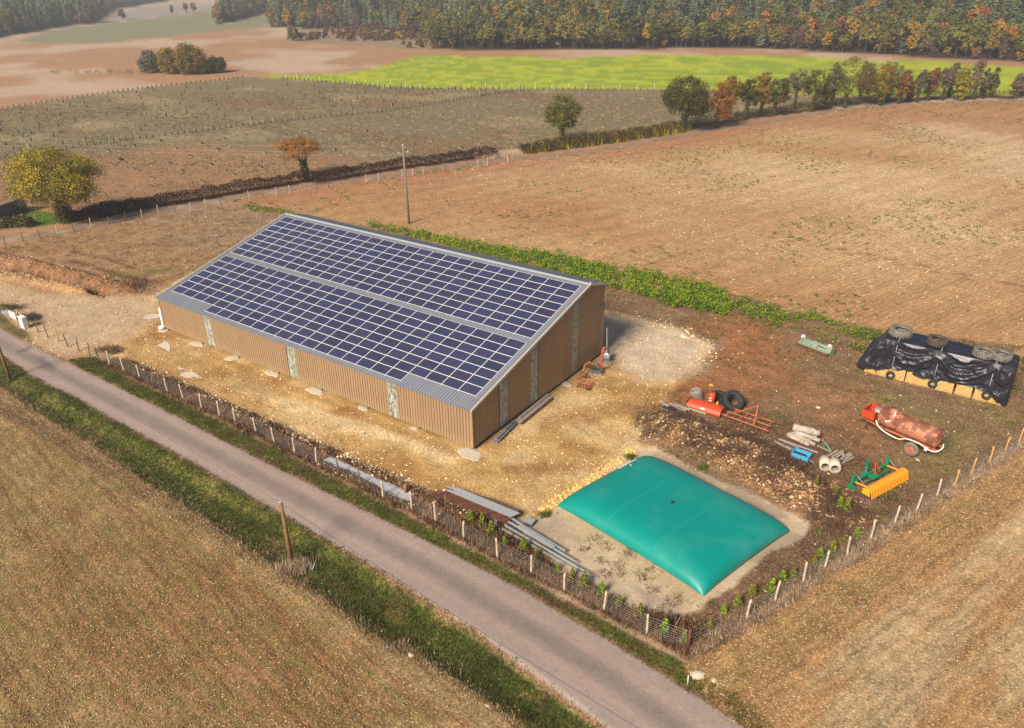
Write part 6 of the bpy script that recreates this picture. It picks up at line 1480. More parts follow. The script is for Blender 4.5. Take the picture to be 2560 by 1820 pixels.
# ------------------------------------------------------------------ straw bales under a black sheet
FY = 28.75; TZ = 3.62
bx = [(60.2, 61.15), (61.2, 63.5), (63.6, 65.9), (66.0, 67.32), (67.50, 68.72), (68.88, 69.95), (70.0, 71.2)]
def bale(x0, x1, y0, y1, z0, z1, seed):
    q = np.random.default_rng(seed); mb = MB(); nx, nz = max(3, int((x1-x0)/0.16)), 6; vs = []
    for side in (0, 1):
        yy = y0 if side == 0 else y1; sg_ = -1 if side == 0 else 1
        for i in range(nx+1):
            for j in range(nz+1):
                e = min(1, min(i, nx-i, j, nz-j)); string = 0.03 if i % 3 == 0 else 0
                vs.append((x0+(x1-x0)*i/nx, yy+sg_*(0.0 if e == 0 else q.uniform(0.01, 0.06)-string), z0+(z1-z0)*j/nz))
    m_ = (nx+1)*(nz+1); fs = []
    for i in range(nx):
        for j in range(nz):
            a = i*(nz+1)+j; fs.append((a, a+nz+1, a+nz+2, a+1)); fs.append((m_+a, m_+a+1, m_+a+nz+2, m_+a+nz+1))
    for i in range(nx):
        a = i*(nz+1); b = a+nz+1; fs.append((a, m_+a, m_+b, b)); fs.append((a+nz, b+nz, m_+b+nz, m_+a+nz))
    for j in range(nz):
        fs.append((j, j+1, m_+j+1, m_+j)); a = nx*(nz+1)+j; fs.append((a, m_+a, m_+a+1, a+1))
    return mb.add(vs, fs)
bl = ['leftmost yellow straw bale, mostly under the black sheet', 'long straw bale second from the left under the sheet', 'long straw bale behind the middle small tyre', 'straw bale just right of the middle small tyre', 'short straw bale right of the dark gap under the sheet', 'short straw bale left of the right-hand small tyre', 'rightmost straw bale at the low corner of the sheet']
for i, (a, b) in enumerate(bx):
    z0 = gh((a+b)/2, FY)
    tag(bale(a, b, FY, FY+1.25, z0, z0+1.12, i).build('straw_bale', 'straw'), bl[i], 'straw bale')
    tag(bale(a, b, FY+1.3, FY+2.5, z0, z0+1.12, i+20).build('straw_bale', 'straw'), 'straw bale in the hidden rear row under the black sheet', 'straw bale', 'hidden rear bales')
tag(bale(61.2, 66, FY+0.05, FY+2.4, 1.14, 2.2, 40).build('straw_bale', 'straw'), 'left bale of the second layer under the black sheet', 'straw bale')
tag(bale(66, 71, FY+0.05, FY+2.4, 1.14, 2.2, 41).build('straw_bale', 'straw'), 'right bale of the second layer under the black sheet', 'straw bale')
MT['sheet'] = new_mat('black_plastic_sheet', (0.017, 0.018, 0.028), 0.40, 0, 0.55)
def sheet_mb():
    N = 300; Mr = 46; vs = []; tz = lambda x: TZ-1.1*float(sstep(61.3, 60.35, x)); x0, x1, y0, y1 = 60.35, 71.15, FY+0.0, FY+2.5
    # perimeter: front, right end, back, left end
    segs = [((x0, y0), (x1, y0), 170), ((x1, y0), (x1, y1), 24), ((x1, y1), (x0, y1), 80), ((x0, y1), (x0, y0), 26)]
    per = []
    for k, (a, b, n) in enumerate(segs):
        for i in range(n): per.append((k, i/n, a[0]+(b[0]-a[0])*i/n, a[1]+(b[1]-a[1])*i/n))
    N = len(per); ropes = [60.35, 62.0, 65.45, 69.9, 71.15]
    for k, t_, x, y in per:
        if k == 0:
            bz = np.interp(x, [60.9, 61.6, 62.2, 63, 64.5, 65.5, 67, 68.5, 69.6, 70.3, 71.15], [0.55, 0.70, 1.05, 1.08, 0.88, 1.0, 0.98, 1.05, 1.10, 0.60, 0.02])
        elif k == 1: bz = 0.02
        elif k == 2: bz = 0.3
        else: bz = 0.35
        for j in range(Mr+1):
            s_3 = j/Mr; z = tz(x)+(bz-tz(x))*s_3; px_, py_ = x, y; cx5, cy5 = 66, FY+1.25
            bulge = 0.10*math.sin(min(1, s_3*6)*math.pi/2)
            if k == 0:
                i = max(0, min(3, sum(1 for r_ in ropes if x > r_)-1)); a, b = ropes[i], ropes[i+1]; u = (x-a)/(b-a); L = b-a
                sw = 4*u*(1-u)                                   # swags hang between the ropes
                ph = (TZ-z)*3.3-sw*2.6*(0.5+L*0.28)
                nz_ = float(fbm(np.array([x*1.3]), np.array([z*1.6]), 3, 88)[0])-0.5; fold = 0.22*math.sin(ph*1.05+4*nz_)+0.07*math.sin(ph*3.4+x*1.3+7*nz_)+0.015*math.sin(ph*8+5*nz_+x*2)+0.08*nz_
                vert = 0.10*math.sin(x*9+math.sin(z*2.0)*1.2)+0.05*math.sin(x*17+z)
                w_ = 0.92 if i in (1, 2) else (0.25 if i == 0 else 0.45)
                d = bulge+(fold*w_+vert*(1-w_))*min(1, s_3*5)*(0.35+0.65*sw)
                py_ = y-0.15-d
                if i == 0: px_ = x-(1-u)*0.8*s_3; py_ -= 0.15*s_3*(1-u)
            elif k == 1: px_ = x+0.05+bulge+0.05*math.sin(y*9+z*1.5)
            elif k == 2: py_ = y+0.05+bulge+0.06*math.sin(x*6+z)
            else: px_ = x-0.05-bulge-0.75*s_3+0.09*math.sin(y*8+z*2)
            vs.append((px_, py_, z))
    fs = []
    for i in range(N):
        a, b = i*(Mr+1), ((i+1) % N)*(Mr+1)
        for j in range(Mr): fs.append((a+j, a+j+1, b+j+1, b+j))
    mb = MB().add(vs, fs, 0, True)
    nx, nyy = 110, 30; vs = []
    for i in range(nx+1):
        for j in range(nyy+1):
            x = x0+(x1-x0)*i/nx; y = y0-0.15+(y1-y0+0.20)*j/nyy; e = min(i, nx-i, j, nyy-j)
            dz = 0 if e == 0 else (fbm(np.array([x*1.5]), np.array([y*1.5]), 4, 70)[0]-0.4)*0.30+0.05*math.sin(y*5+x*2.2)
            dz -= 0.12*math.exp(-((x-64.6)**2)/1.5)+0.18*math.exp(-((x-67.8)**2)/2.0)*(1 if e else 0)*0.8
            vs.append((x-0.05 if i == 0 else (x+0.05 if i == nx else x), y, tz(x)+(0 if e == 0 else dz)))
    mb.add(vs, [(i*(nyy+1)+j, (i+1)*(nyy+1)+j, (i+1)*(nyy+1)+j+1, i*(nyy+1)+j+1) for i in range(nx) for j in range(nyy)], 0, True)
    return mb
tag(sheet_mb().build('black_sheet', 'sheet'), 'shiny black plastic sheet draped over the straw bale stack', 'tarpaulin')
TP = lambda x, y, z: G(2100+x/4.967, 780+y/4.967, z)
for (x, y), R_, W_2, mt, lb in zip([(758, 235), (1208, 352), (1782, 525), (2005, 535)], [0.98, 0.80, 0.84, 0.80], [0.66, 0.66, 0.60, 0.58], ['rubber_dusty', 'rubber_brown', 'rubber_dusty', 'rubber_dusty'],
        ['biggest dusty tyre at the left end on top of the black sheet', 'dark brown tyre in the middle on top of the black sheet', 'grey tyre third from left on top of the black sheet', 'grey tyre at the right end on top of the black sheet']):
    q = TP(x, y, TZ+W_2*0.6); q[1] = min(max(q[1], FY+0.75), FY+1.9); tyre('tyre', lb, (q[0], q[1], TZ+W_2/2+0.02), R_, W_2, mt, (0.04, 0.03, 1), 'tyres weighing down the black sheet')
for (x, y), lb in zip([(618, 812), (1148, 890), (1820, 1032)], ['small tyre hanging on a rope at the left of the bale stack', 'small tyre hanging on a rope before the middle bales', 'small black tyre hanging at the right of the bale stack']):
    q = G(2100+x/4.967, 780+y/4.967, 0.45); yy = FY-0.22; k = (yy-CAM[1])/(q[1]-CAM[1]); q = CAM+(q-CAM)*k
    tyre('hanging_tyre', lb, (q[0], yy, max(q[2], 0.40)), 0.38, 0.16, 'black', (math.pi/2, 0, 0.1), 'small tyres hanging on ropes', 14)
    tag(MB().tube([(q[0], yy-0.06, max(q[2], 0.4)+0.3), (q[0], FY-0.30, 2.2), (q[0], FY-0.12, TZ+0.04), (q[0], FY+1.2, TZ+0.06)], 0.014, 5).build('rope', 'white'), 'rope over the black sheet, holding the '+lb[:lb.index(' hanging')]+(' at the left' if x < 700 else (' in the middle' if x < 1200 else ' at the right')), 'rope')

def smooth_path(P, k=5):
    out = []; P = [Vector(p) for p in P]
    for i in range(len(P)-1):
        p0, p1, p2, p3 = P[max(i-1, 0)], P[i], P[i+1], P[min(i+2, len(P)-1)]
        for j in range(k):
            t_ = j/k; out.append(0.5*((2*p1)+(p2-p0)*t_+(2*p0-5*p1+4*p2-p3)*t_*t_+(3*p1-p0-3*p2+p3)*t_**3))
    return out+[P[-1]]
# ------------------------------------------------------------------ rusty tanker
ta = -0.288; tq = G(1900+1715/4.57, 1000+305/4.57, 1.72)
tk = thing('tanker_trailer', 'rusty pink slurry tanker trailer with a cream hose', 'tanker', (tq[0], tq[1], 0), None, ta)
MT['tank'] = simple('faded_red_tank', (0.42, 0.17, 0.10), 0.6, var=0.2, scale=1.6, second=(0.20, 0.07, 0.038), thr=(0.49, 0.52))
r_t = 0.74; hl = 2.2; zt_ = 1.72
mb = MB().lathe([(0.0, -hl-0.14), (r_t*0.45, -hl-0.11), (r_t*0.85, -hl-0.03), (r_t, -hl+0.06), (r_t, hl-0.06), (r_t*0.85, hl+0.03), (r_t*0.45, hl+0.11), (0, hl+0.14)], 36, (0, 0, zt_), 'X'); mb.build('tank', 'tank', tk)
for x in (-hl+0.12, -0.1, hl-0.12): MB().lathe([(r_t-0.01, x-0.05), (r_t+0.03, x-0.05), (r_t+0.03, x+0.05), (r_t-0.01, x+0.05)], 36, (0, 0, zt_), 'X').build('band', 'tank', tk)
MB().lathe([(0, 0.12), (0.30, 0.12), (0.32, 0.06), (0.32, -0.12)], 16, (-hl+0.75, 0.05, zt_+r_t)).build('manhole', 'tank', tk)
for sgn in (-1, 1): MB().beam((-3.7 if sgn < 0 else -3.7, sgn*0.08, 0.95), (-1.9, sgn*0.42, 0.95), 0.10, 0.16).beam((-1.9, sgn*0.42, 0.95), (2.45, sgn*0.42, 0.95), 0.10, 0.16).build('chassis_beam', 'orange_worn', tk)
mb = MB()
for x in (-1.6, -0.1, 1.0, 2.1): mb.box((x, 0, 0.95), (0.10, 0.9, 0.12))
for x in (-1.6, 2.0):
    for sgn in (-1, 1): mb.beam((x, sgn*0.42, 0.95), (x, sgn*0.62, 1.35), 0.08, 0.12)
mb.beam((-3.9, 0, 0.95), (-3.5, 0, 0.95), 0.25, 0.10); mb.build('cross_members', 'rust', tk)
MB().beam((-3.2, 0, 0.9), (-3.2, 0, 0.05), 0.10).box((-3.2, 0, 0.04), (0.3, 0.3, 0.05)).build('stand', 'rust', tk)
MB().beam((0.85, -0.95, 0.56), (0.85, 0.95, 0.56), 0.12).build('axle', 'rust', tk)
for sgn in (-1, 1):
    w = MB().lathe([(0.30, -0.12), (0.40, -0.16), (0.52, -0.13), (0.57, 0), (0.52, 0.13), (0.40, 0.16), (0.30, 0.12)], 28, (0.85, sgn*0.98, 0.56), 'Y'); wo = w.build('wheel', 'rubber_dusty', tk)
    MB().lathe([(0.0, sgn*0.05), (0.13, sgn*0.07), (0.15, sgn*0.02), (0.26, -sgn*0.02), (0.31, sgn*0.10), (0.31, -sgn*0.1)], 24, (0.85, sgn*0.98, 0.56), 'Y').build('rim', 'orange_worn', wo)
mb = MB(); cx6, w6, d6, h6 = -2.95, 0.95, 1.35, 0.62                          # red box in front of the tank
for a, b in (((cx6-w6/2, -d6/2), (cx6+w6/2, -d6/2)), ((cx6+w6/2, -d6/2), (cx6+w6/2, d6/2)), ((cx6+w6/2, d6/2), (cx6-w6/2, d6/2)), ((cx6-w6/2, d6/2), (cx6-w6/2, -d6/2))):
    mb.beam((a[0], a[1], 1.35+h6/2), (b[0], b[1], 1.35+h6/2), 0.04, h6); mb.beam((a[0], a[1], 1.35+h6), (b[0], b[1], 1.35+h6), 0.08, 0.05)
mb.box((cx6, 0, 1.40), (w6-0.06, d6-0.06, 0.04)); mb.build('front_box', 'orange', tk)
MB().tube([(-2.60, 0.1, 1.5), (-2.60, 0.1, 2.05)], [0.30, 0.24], 12).build('drum', 'steel', tk)
hp_ = [(-2.5, -0.2, 1.9), (-1.9, -0.45, 2.2), (-1.62, -0.62, 1.95), (-1.5, -0.72, 1.75), (-1.2, -0.62, 2.0), (-1.15, -0.30, 2.42), (-1.3, -0.05, 2.52)]
MB().tube(smooth_path(hp_), 0.06, 8).build('hose', 'hose', tk)
hp2 = [(-2.3, -0.62, 1.45), (-1.9, -0.78, 1.1), (-1.2, -0.80, 0.88), (-0.3, -0.80, 0.82), (0.3, -0.82, 1.12), (1.2, -0.82, 1.18), (1.9, -0.82, 1.0), (2.4, -0.7, 1.0), (2.65, -0.3, 1.25), (2.55, 0, 1.45)]
MB().tube(smooth_path(hp2), 0.05, 8).build('hose', 'hose', tk)
mb = MB(); mb.tube([(-1.2, -0.80, 0.5), (-1.2, -0.78, 1.5)], 0.015, 5).tube([(-1.65, -0.80, 0.5), (-1.65, -0.70, 1.9)], 0.015, 5).tube([(-1.65, -0.8, 0.5), (-1.2, -0.8, 0.5)], 0.015, 5); mb.build('ladder', 'rust', tk)
MB().box((1.75, -0.78, 0.95), (0.2, 0.1, 0.28)).build('lamp_bracket', 'white', tk)

# ------------------------------------------------------------------ sweeper with comb, green frame
sa2 = math.atan2(13.31-9.2, 66.72-65.06); sw = thing('sweeper_attachment', 'green and orange sweeper attachment with a long orange comb', 'farm implement', ((65.06+66.72)/2, (9.2+13.31)/2, 0), None, sa2)
Ls = 4.35
prof = [(0.0, 0.56), (0.02, 0.64), (0.30, 0.70), (0.55, 0.62), (0.58, 0.30), (0.40, 0.30), (0.25, 0.52), (0.1, 0.40)]
mb = MB(); n_ = len(prof)
for x in (-Ls/2, Ls/2): mb.add([(x, y, z) for y, z in prof], [])
b0_ = 0
mb.f += [(i, (i+1) % n_, n_+(i+1) % n_, n_+i) for i in range(n_)]; mb.m += [0]*n_; mb.sm += [False]*n_
mb.build('hood', 'yellow', sw)
for x in (-Ls/2, Ls/2): MB().add([(x-0.02, -0.02, 0.22), (x-0.02, 0.02, 0.64), (x-0.02, 0.3, 0.73), (x-0.02, 0.6, 0.62), (x-0.02, 0.6, 0.22), (x+0.02, -0.02, 0.22), (x+0.02, 0.02, 0.64), (x+0.02, 0.3, 0.73), (x+0.02, 0.6, 0.62), (x+0.02, 0.6, 0.22)], [(0, 1, 2, 3, 4), (9, 8, 7, 6, 5), (0, 5, 6, 1), (1, 6, 7, 2), (2, 7, 8, 3), (3, 8, 9, 4), (4, 9, 5, 0)]).build('end_plate', 'yellow', sw)
tooth = MB().beam((0, -0.02, 0.60), (0, -0.16, 0.08), 0.055, 0.05).mesh('comb_tooth', 'yellow')
for i in range(26): inst(tooth, 'comb_tooth', sw, (-Ls/2+0.1+i*(Ls-0.2)/25, 0, 0))
MB().beam((-Ls/2+0.04, 0.03, 0.32), (Ls/2-0.04, 0.03, 0.32), 0.05, 0.50).build('gap_shade_plate', 'dark', sw)  # added near-black plate, shade between the teeth put into its colour
MB().beam((-2.0, 1.45, 0.55), (2.0, 1.45, 0.55), 0.14, 0.16).build('frame_beam', 'green', sw)
MB().beam((-1.2, 1.05, 0.42), (1.6, 1.05, 0.42), 0.08, 0.08).build('frame_beam', 'green', sw)
for x in (-2.05, 1.95): MB().beam((x, 1.5, 0.05), (x, 1.5, 1.05), 0.16, 0.16).box((x, 1.5, 1.05), (0.24, 0.22, 0.06)).build('upright', 'green', sw)
for x in (-1.85, 1.8): MB().beam((x, 1.4, 0.5), (x, 0.45, 0.62), 0.12, 0.08).build('arm', 'yellow', sw); MB().tube([(x+0.12, 1.5, 1.0), (x+0.15, 0.9, 0.62)], 0.02, 6).build('strut', 'steel', sw)
MB().add([(-2.3, 1.7, 0.05), (-1.75, 1.65, 0.05), (-1.8, 1.2, 0.05), (-2.35, 1.3, 0.05), (-2.3, 1.7, 0.35), (-2.0, 1.65, 0.35), (-2.0, 1.4, 0.35), (-2.35, 1.4, 0.35)], [(0, 1, 2, 3), (4, 7, 6, 5), (0, 4, 5, 1), (1, 5, 6, 2), (2, 6, 7, 3), (3, 7, 4, 0)]).build('shoe', 'green', sw)
MB().beam((-0.45, 1.55, 0.45), (-0.25, 1.75, 1.35), 0.14).box((-0.28, 1.72, 1.35), (0.5, 0.16, 0.14)).beam((-0.45, 1.5, 0.5), (-0.7, 1.8, 0.55), 0.22, 0.12).box((-0.1, 1.15, 0.45), (0.7, 0.5, 0.10)).build('headstock', 'green', sw)
MB().beam((0.15, 1.25, 0.5), (0.38, 1.55, 1.25), 0.07).beam((0.75, 1.25, 0.5), (0.45, 1.55, 1.25), 0.07).beam((0.15, 1.25, 0.5), (0.75, 1.25, 0.5), 0.07).build('linkage', 'orange', sw)

# ------------------------------------------------------------------ orange flail mower, gearbox, tyres, harrow
zf = lambda x, y: gh(x, y)
fm = thing('flail_mower', 'red-orange flail mower lying beside the stony heap', 'farm implement', (51.2, 14.05, zf(51.2, 14.05)-0.05), None, -0.01)
prof = [(-0.45, 0.20), (-0.50, 0.42), (-0.34, 0.66), (-0.05, 0.80), (0.42, 0.80), (0.55, 0.50), (0.50, 0.15)]
def extr(prof, x0, x1, mat, name, parent, close=False):
    n = len(prof); mb = MB(); mb.add([(x, y, z) for x in (x0, x1) for y, z in prof], [(i, i+1, n+i+1, n+i) for i in range(n-1)])
    t2_ = 0.03; c = np.mean(prof, 0); inn = [tuple(np.array(p)+(c-np.array(p))*0.06) for p in prof]
    mb.add([(x, y, z) for x in (x0+0.01, x1-0.01) for y, z in inn], [(n+i, n+i+1, i+1, i) for i in range(n-1)])
    return mb.build(name, mat, parent)
extr(prof, -1.38, 1.38, 'orange', 'hood', fm)
for x in (-1.40, 1.40): MB().add([(x+d, y, z) for d in (-0.025, 0.025) for y, z in prof], [tuple(range(7)), tuple(range(13, 6, -1))]+[(i, 7+i, 7+(i+1) % 7, (i+1) % 7) for i in range(7)]).build('end_plate', 'orange', fm)
MB().tube([(-1.3, 0.05, 0.28), (1.3, 0.05, 0.28)], 0.16, 10).build('rotor', 'rust', fm)
MB().beam((-1.0, 0.15, 0.83), (1.2, 0.15, 0.83), 0.10, 0.06).build('rail', 'orange', fm)
MB().add([(-0.35, -0.425, 0.545), (0.0, -0.372, 0.625), (0.12, -0.425, 0.545), (-0.1, -0.475, 0.47)], [(0, 3, 2, 1)]).build('print_patch', 'white', fm)
MB().add([(-1.25, -0.56, 0.18), (0.3, -0.56, 0.18), (0.3, -0.52, 0.32), (-1.25, -0.52, 0.32)], [(0, 1, 2, 3)]).build('rubber_flap', 'green_pale', fm)
gb = thing('gearbox_arm', 'upright red gearbox with a yellow cap between the flail mower and the big tyre', 'machine part', (51.25, 15.15, zf(51.2, 15.1)), None, 0.2)
MB().tube([(0, 0, 0.35), (0, 0, 0.75), (0.02, 0, 1.25), (0.02, 0, 1.36)], [0.20, 0.31, 0.30, 0.18], 10).build('housing', 'orange', gb)
MB().beam((0, 0, 0.4), (-0.3, -0.75, 0.75), 0.22, 0.16).beam((0, 0, 0.45), (0.35, -0.6, 0.7), 0.16, 0.12).build('bracket', 'orange', gb)
MB().box((0, 0, 0.17), (0.55, 0.55, 0.34), taper=0.8).build('base', 'rust', gb)
MB().tube([(-0.04, 0.05, 1.36), (-0.10, 0.1, 1.62), (-0.2, 0.2, 1.85)], [0.06, 0.05, 0.04], 8).build('shaft', 'steel_dark', gb)
MB().tube([(-0.35, 0.15, 1.85), (-0.2, 0.15, 1.95), (0.05, 0.2, 1.85)], [0.08, 0.13, 0.06], 8).build('cap', 'yellow', gb)
MB().tube([(0.55, -0.25, 0.75), (0.50, -0.35, 0.35), (0.75, -0.5, 0.25)], [0.08, 0.11, 0.09], 8).build('guard', 'yellow', gb)
for dz in (0.72, 0.95): MB().box((-0.06, -0.302, dz), (0.26, 0.02, 0.07)).build('print_patch', 'white', gb)
tyre('tractor_tyre', 'huge black tractor tyre leaning beside the red gearbox', (52.75, 16.05, 0.62), 0.93, 0.56, 'black', (0.62, 0.30, 0.4), None, 24)
tyre('tractor_tyre', 'second black tyre half hidden behind the red gearbox', (51.4, 16.6, 0.30), 0.70, 0.42, 'black', (0.12, 0.05, 0.4), None, 20)
q = ZP(W_, [(775, 330)])[0]; ro = thing('mesh_roll', 'roll of grey wire mesh behind the flail mower', 'wire mesh roll', (q[0], q[1]+0.25, 0))
mb = MB()
for i in range(9): 
    z = 0.06+i*0.11; mb.tube([(0.42*math.cos(a)*(1-0.015*i), 0.42*math.sin(a)*(1-0.015*i), z+0.05*math.sin(a)) for a in np.linspace(0, 6.28, 20)[:-1]], 0.014, 4, closed=True)
for i in range(22):
    a = i*0.2856; mb.tube([(0.43*math.cos(a), 0.43*math.sin(a), 0), (0.40*math.cos(a+0.1), 0.40*math.sin(a+0.1), 1.0)], 0.012, 4)
for i in range(5): z = 0.1+i*0.2; mb.tube([(0.26*math.cos(a), 0.26*math.sin(a), z) for a in np.linspace(0, 6.28, 14)[:-1]], 0.02, 4, closed=True)
mb.build('mesh', 'wire', ro); ro.rotation_euler = (0.2, -0.35, 0)
hw = thing('harrow', 'orange tubular harrow frame with tines lying in dry grass', 'farm implement', (54.9, 15.0, zf(54.9, 15)))
hz = 0.46; o_ = np.array([54.9, 15.0]); HWp = lambda x, y, z=hz: tuple(G(1600+x/5.4125, 940+y/5.4125, z+zf(54.9, 15))-np.array([o_[0], o_[1], zf(54.9, 15)]))
bars = [(HWp(1110, 515), HWp(1745, 745)), (HWp(1190, 480), HWp(1780, 682)), (HWp(1290, 448), HWp(1820, 625))]
for a, b in bars: MB().beam(a, b, 0.09, 0.09).build('beam', 'orange_worn', hw)
for t_ in (0.08, 0.36, 0.64, 0.93):
    a = Vector(bars[0][0]).lerp(Vector(bars[0][1]), t_); b = Vector(bars[2][0]).lerp(Vector(bars[2][1]), min(1, t_+0.02)); a.z += 0.07; b.z += 0.07; MB().beam(a, b, 0.06, 0.05).build('cross_bar', 'orange_worn', hw)
ap = Vector(HWp(1575, 560)); ap.z = 1.55
for q in (Vector(bars[0][0]).lerp(Vector(bars[0][1]), 0.68), Vector(bars[2][0]).lerp(Vector(bars[2][1]), 0.62), Vector(bars[1][0]).lerp(Vector(bars[1][1]), 0.12), Vector(bars[1][0]).lerp(Vector(bars[1][1]), 0.66)):
    MB().beam(q, ap, 0.07, 0.05).build('mast_strut', 'orange_worn', hw)
MB().beam(ap-Vector((0, 0, 0.2)), ap+Vector((0, 0, 0.1)), 0.14, 0.10).build('mast_head', 'orange_worn', hw)
tine = MB().tube([(0, 0, 0.02), (0.02, -0.14, -0.12), (0, -0.02, -0.30), (0.0, 0.10, -0.46)], 0.018, 5).mesh('tine', 'rust')
for a, b in bars:
    for k in range(8): q = Vector(a).lerp(Vector(b), (k+0.4)/8); inst(tine, 'tine', hw, q, (0, 0, random.uniform(-.2, .2)))

# planks and a box left of the flail mower
def plank(a, b, w, t, mat, label, group, z=None, name='plank', ga=True):
    a = Vector((a[0], a[1], (gh(a[0], a[1]) if z is None else 0)+(t/2+0.02 if z is None else z))); b = Vector((b[0], b[1], (gh(b[0], b[1]) if z is None else 0)+(t/2+0.02 if z is None else z)))
    m_ = (a+b)/2; mb = MB().beam(a-m_, b-m_, w, t); o = mb.build(name, mat); o.location = m_; return tag(o, label, 'plank' if name == 'plank' else 'beam', group)
gp = 'old planks left of the flail mower'
for (a, b), w_, lb in zip([((270, 368), (385, 440)), ((395, 395), (560, 470)), ((440, 400), (680, 492)), ((500, 455), (620, 500))], (0.24, 0.22, 0.22, 0.16), ['short grey plank furthest left of the flail mower', 'pale weathered plank in the middle of those by the flail mower', 'longest weathered plank touching the flail mower', 'thin plank on the ground below the longest one']):
    p0_, p1_ = ZP(W_, [a, b]); plank(p0_, p1_, w_, 0.06, 'plank', lb, gp, z=0.22+0.03*gp.count('x'))
q = ZP(W_, [(395, 455)])[0]; bxo = thing('black_box', 'flat black plastic tray beside the old planks', 'tray', (q[0], q[1], 0), None, -0.1)
MB().box((0, 0, 0.10), (1.1, 0.5, 0.18), taper=0.9).build('tray', 'black', bxo); MB().box((-0.3, -0.27, 0.05), (0.9, 0.05, 0.04)).build('edge_strip', 'steel', bxo)
plank(ZP(W_, [(620, 400)])[0], ZP(W_, [(690, 315)])[0], 0.10, 0.10, 'rust', 'short rusty bar leaning between the planks and the mesh roll', None, z=0.3, name='rusty_bar')

# ------------------------------------------------------------------ logs, metal bars, crate, pipes
def log(a, b, r, z, seed, label, parent_grp):
    q = random.Random(seed); A3 = G(1900+a[0]/4.57, 1000+a[1]/4.57, z); B3 = G(1900+b[0]/4.57, 1000+b[1]/4.57, z); m_ = (A3+B3)/2
    pts = []; n = 7
    for i in range(n+1):
        t_ = i/n; p = A3+(B3-A3)*t_-m_; pts.append((p[0]+q.uniform(-.03, .03), p[1]+q.uniform(-.03, .03), p[2]+q.uniform(-.03, .03)))
    rr_ = [r*(1.15-0.3*i/n)*q.uniform(0.9, 1.1) for i in range(n+1)]
    rt = thing('log', label, 'log', tuple(m_), parent_grp); MB().tube(pts, rr_, 10).build('bark_side', 'log', rt)
    for e, rr2, k in ((0, rr_[0], -1), (n, rr_[-1], 1)):
        d = Vector(pts[n])-Vector(pts[0]); d.normalize(); c = Vector(pts[e])+d*0.006*k; MB().tube([c, c+d*0.004*k], rr2*0.9, 10).build('cut_end', 'post', rt)
    return rt
lg = 'logs piled in the machinery corner'
log((385, 310), (685, 378), 0.30, 0.62, 1, 'thickest pale log lying on top of the log pile', lg)
log((430, 350), (655, 425), 0.20, 0.22, 2, 'short log under the thickest one', lg)
log((395, 362), (690, 470), 0.17, 0.45, 3, 'long crooked log in the middle of the pile', lg)
log((355, 385), (630, 510), 0.19, 0.25, 4, 'dark-ended log next to the front one', lg)
log((318, 398), (570, 520), 0.21, 0.24, 5, 'pale front log, lowest in the picture', lg)
bars_ = [((120, 335), (290, 425), 0.06, 'rust', 'thin rusty rod between the harrow and the log pile', 0.08), ((290, 440), (745, 605), 0.22, 'rust', 'wide rusty girder just below the logs', 0.16), ((215, 448), (665, 605), 0.09, 'steel', 'long galvanised tube beside the wide girder', 0.30), ((230, 452), (460, 560), 0.09, 'plank_dark', 'dark grey beam above the blue crate', 0.14),
         ((168, 468), (368, 570), 0.05, 'steel', 'upper one of two thin galvanised pipes left of the crate', 0.12), ((165, 478), (350, 574), 0.05, 'steel', 'lower one of two thin galvanised pipes left of the crate', 0.12), ((345, 590), (890, 690), 0.20, 'rust', 'longest dark rusty girder behind the blue crate', 0.12), ((130, 488), (180, 520), 0.06, 'plank', 'short stick at the left end of the metal bars', 0.08),
         ((290, 470), (620, 600), 0.12, 'rust', 'rusty bar between the girders above the crate', 0.10), ((560, 690), (618, 722), 0.10, 'steel', 'short galvanised pipe sticking out below the crate', 0.10)]
for a, b, w_, mt, lb, z in bars_:
    A3, B3 = ZP(K_, [a, b], z); plank(A3, B3, w_, min(w_, 0.14), mt, lb, 'metal bars by the blue crate', z=z+0.02, name='metal_bar')
q = ZP(K_, [(462, 668)])[0]; cr = thing('crate', 'light blue plastic crate holding black parts', 'crate', (q[0], q[1]+0.1, zf(*q)), None, -0.05)
mb = MB(); Lc, Wc, Hc = 1.20, 0.78, 0.42
for a, b in (((-Lc/2, -Wc/2), (Lc/2, -Wc/2)), ((Lc/2, -Wc/2), (Lc/2, Wc/2)), ((Lc/2, Wc/2), (-Lc/2, Wc/2)), ((-Lc/2, Wc/2), (-Lc/2, -Wc/2))): mb.beam((a[0], a[1], Hc/2), (b[0], b[1], Hc/2), 0.03, Hc)
for a, b in (((-Lc/2, -Wc/2), (Lc/2, -Wc/2)), ((Lc/2, -Wc/2), (Lc/2, Wc/2)), ((Lc/2, Wc/2), (-Lc/2, Wc/2)), ((-Lc/2, Wc/2), (-Lc/2, -Wc/2))): mb.beam((a[0], a[1], Hc), (b[0], b[1], Hc), 0.09, 0.03)
mb.box((0, 0, 0.03), (Lc-0.04, Wc-0.04, 0.03)); mb.build('body', 'blue', cr)
for x, y, r_ in ((-0.3, 0.1, 0.13), (-0.05, -0.05, 0.15), (0.2, 0.08, 0.13), (0.38, -0.08, 0.1), (-0.35, -0.15, 0.1)):
    tag(MB().lathe([(0, -r_), (r_*0.8, -r_*0.6), (r_, 0), (r_*0.7, r_*0.7), (0, r_)], 10).build('black_fitting', 'black'), 'black pipe fitting lying in the light blue crate', 'fitting', 'black fittings in the blue crate').location = (cr.location.x+x, cr.location.y+y, cr.location.z+0.2)
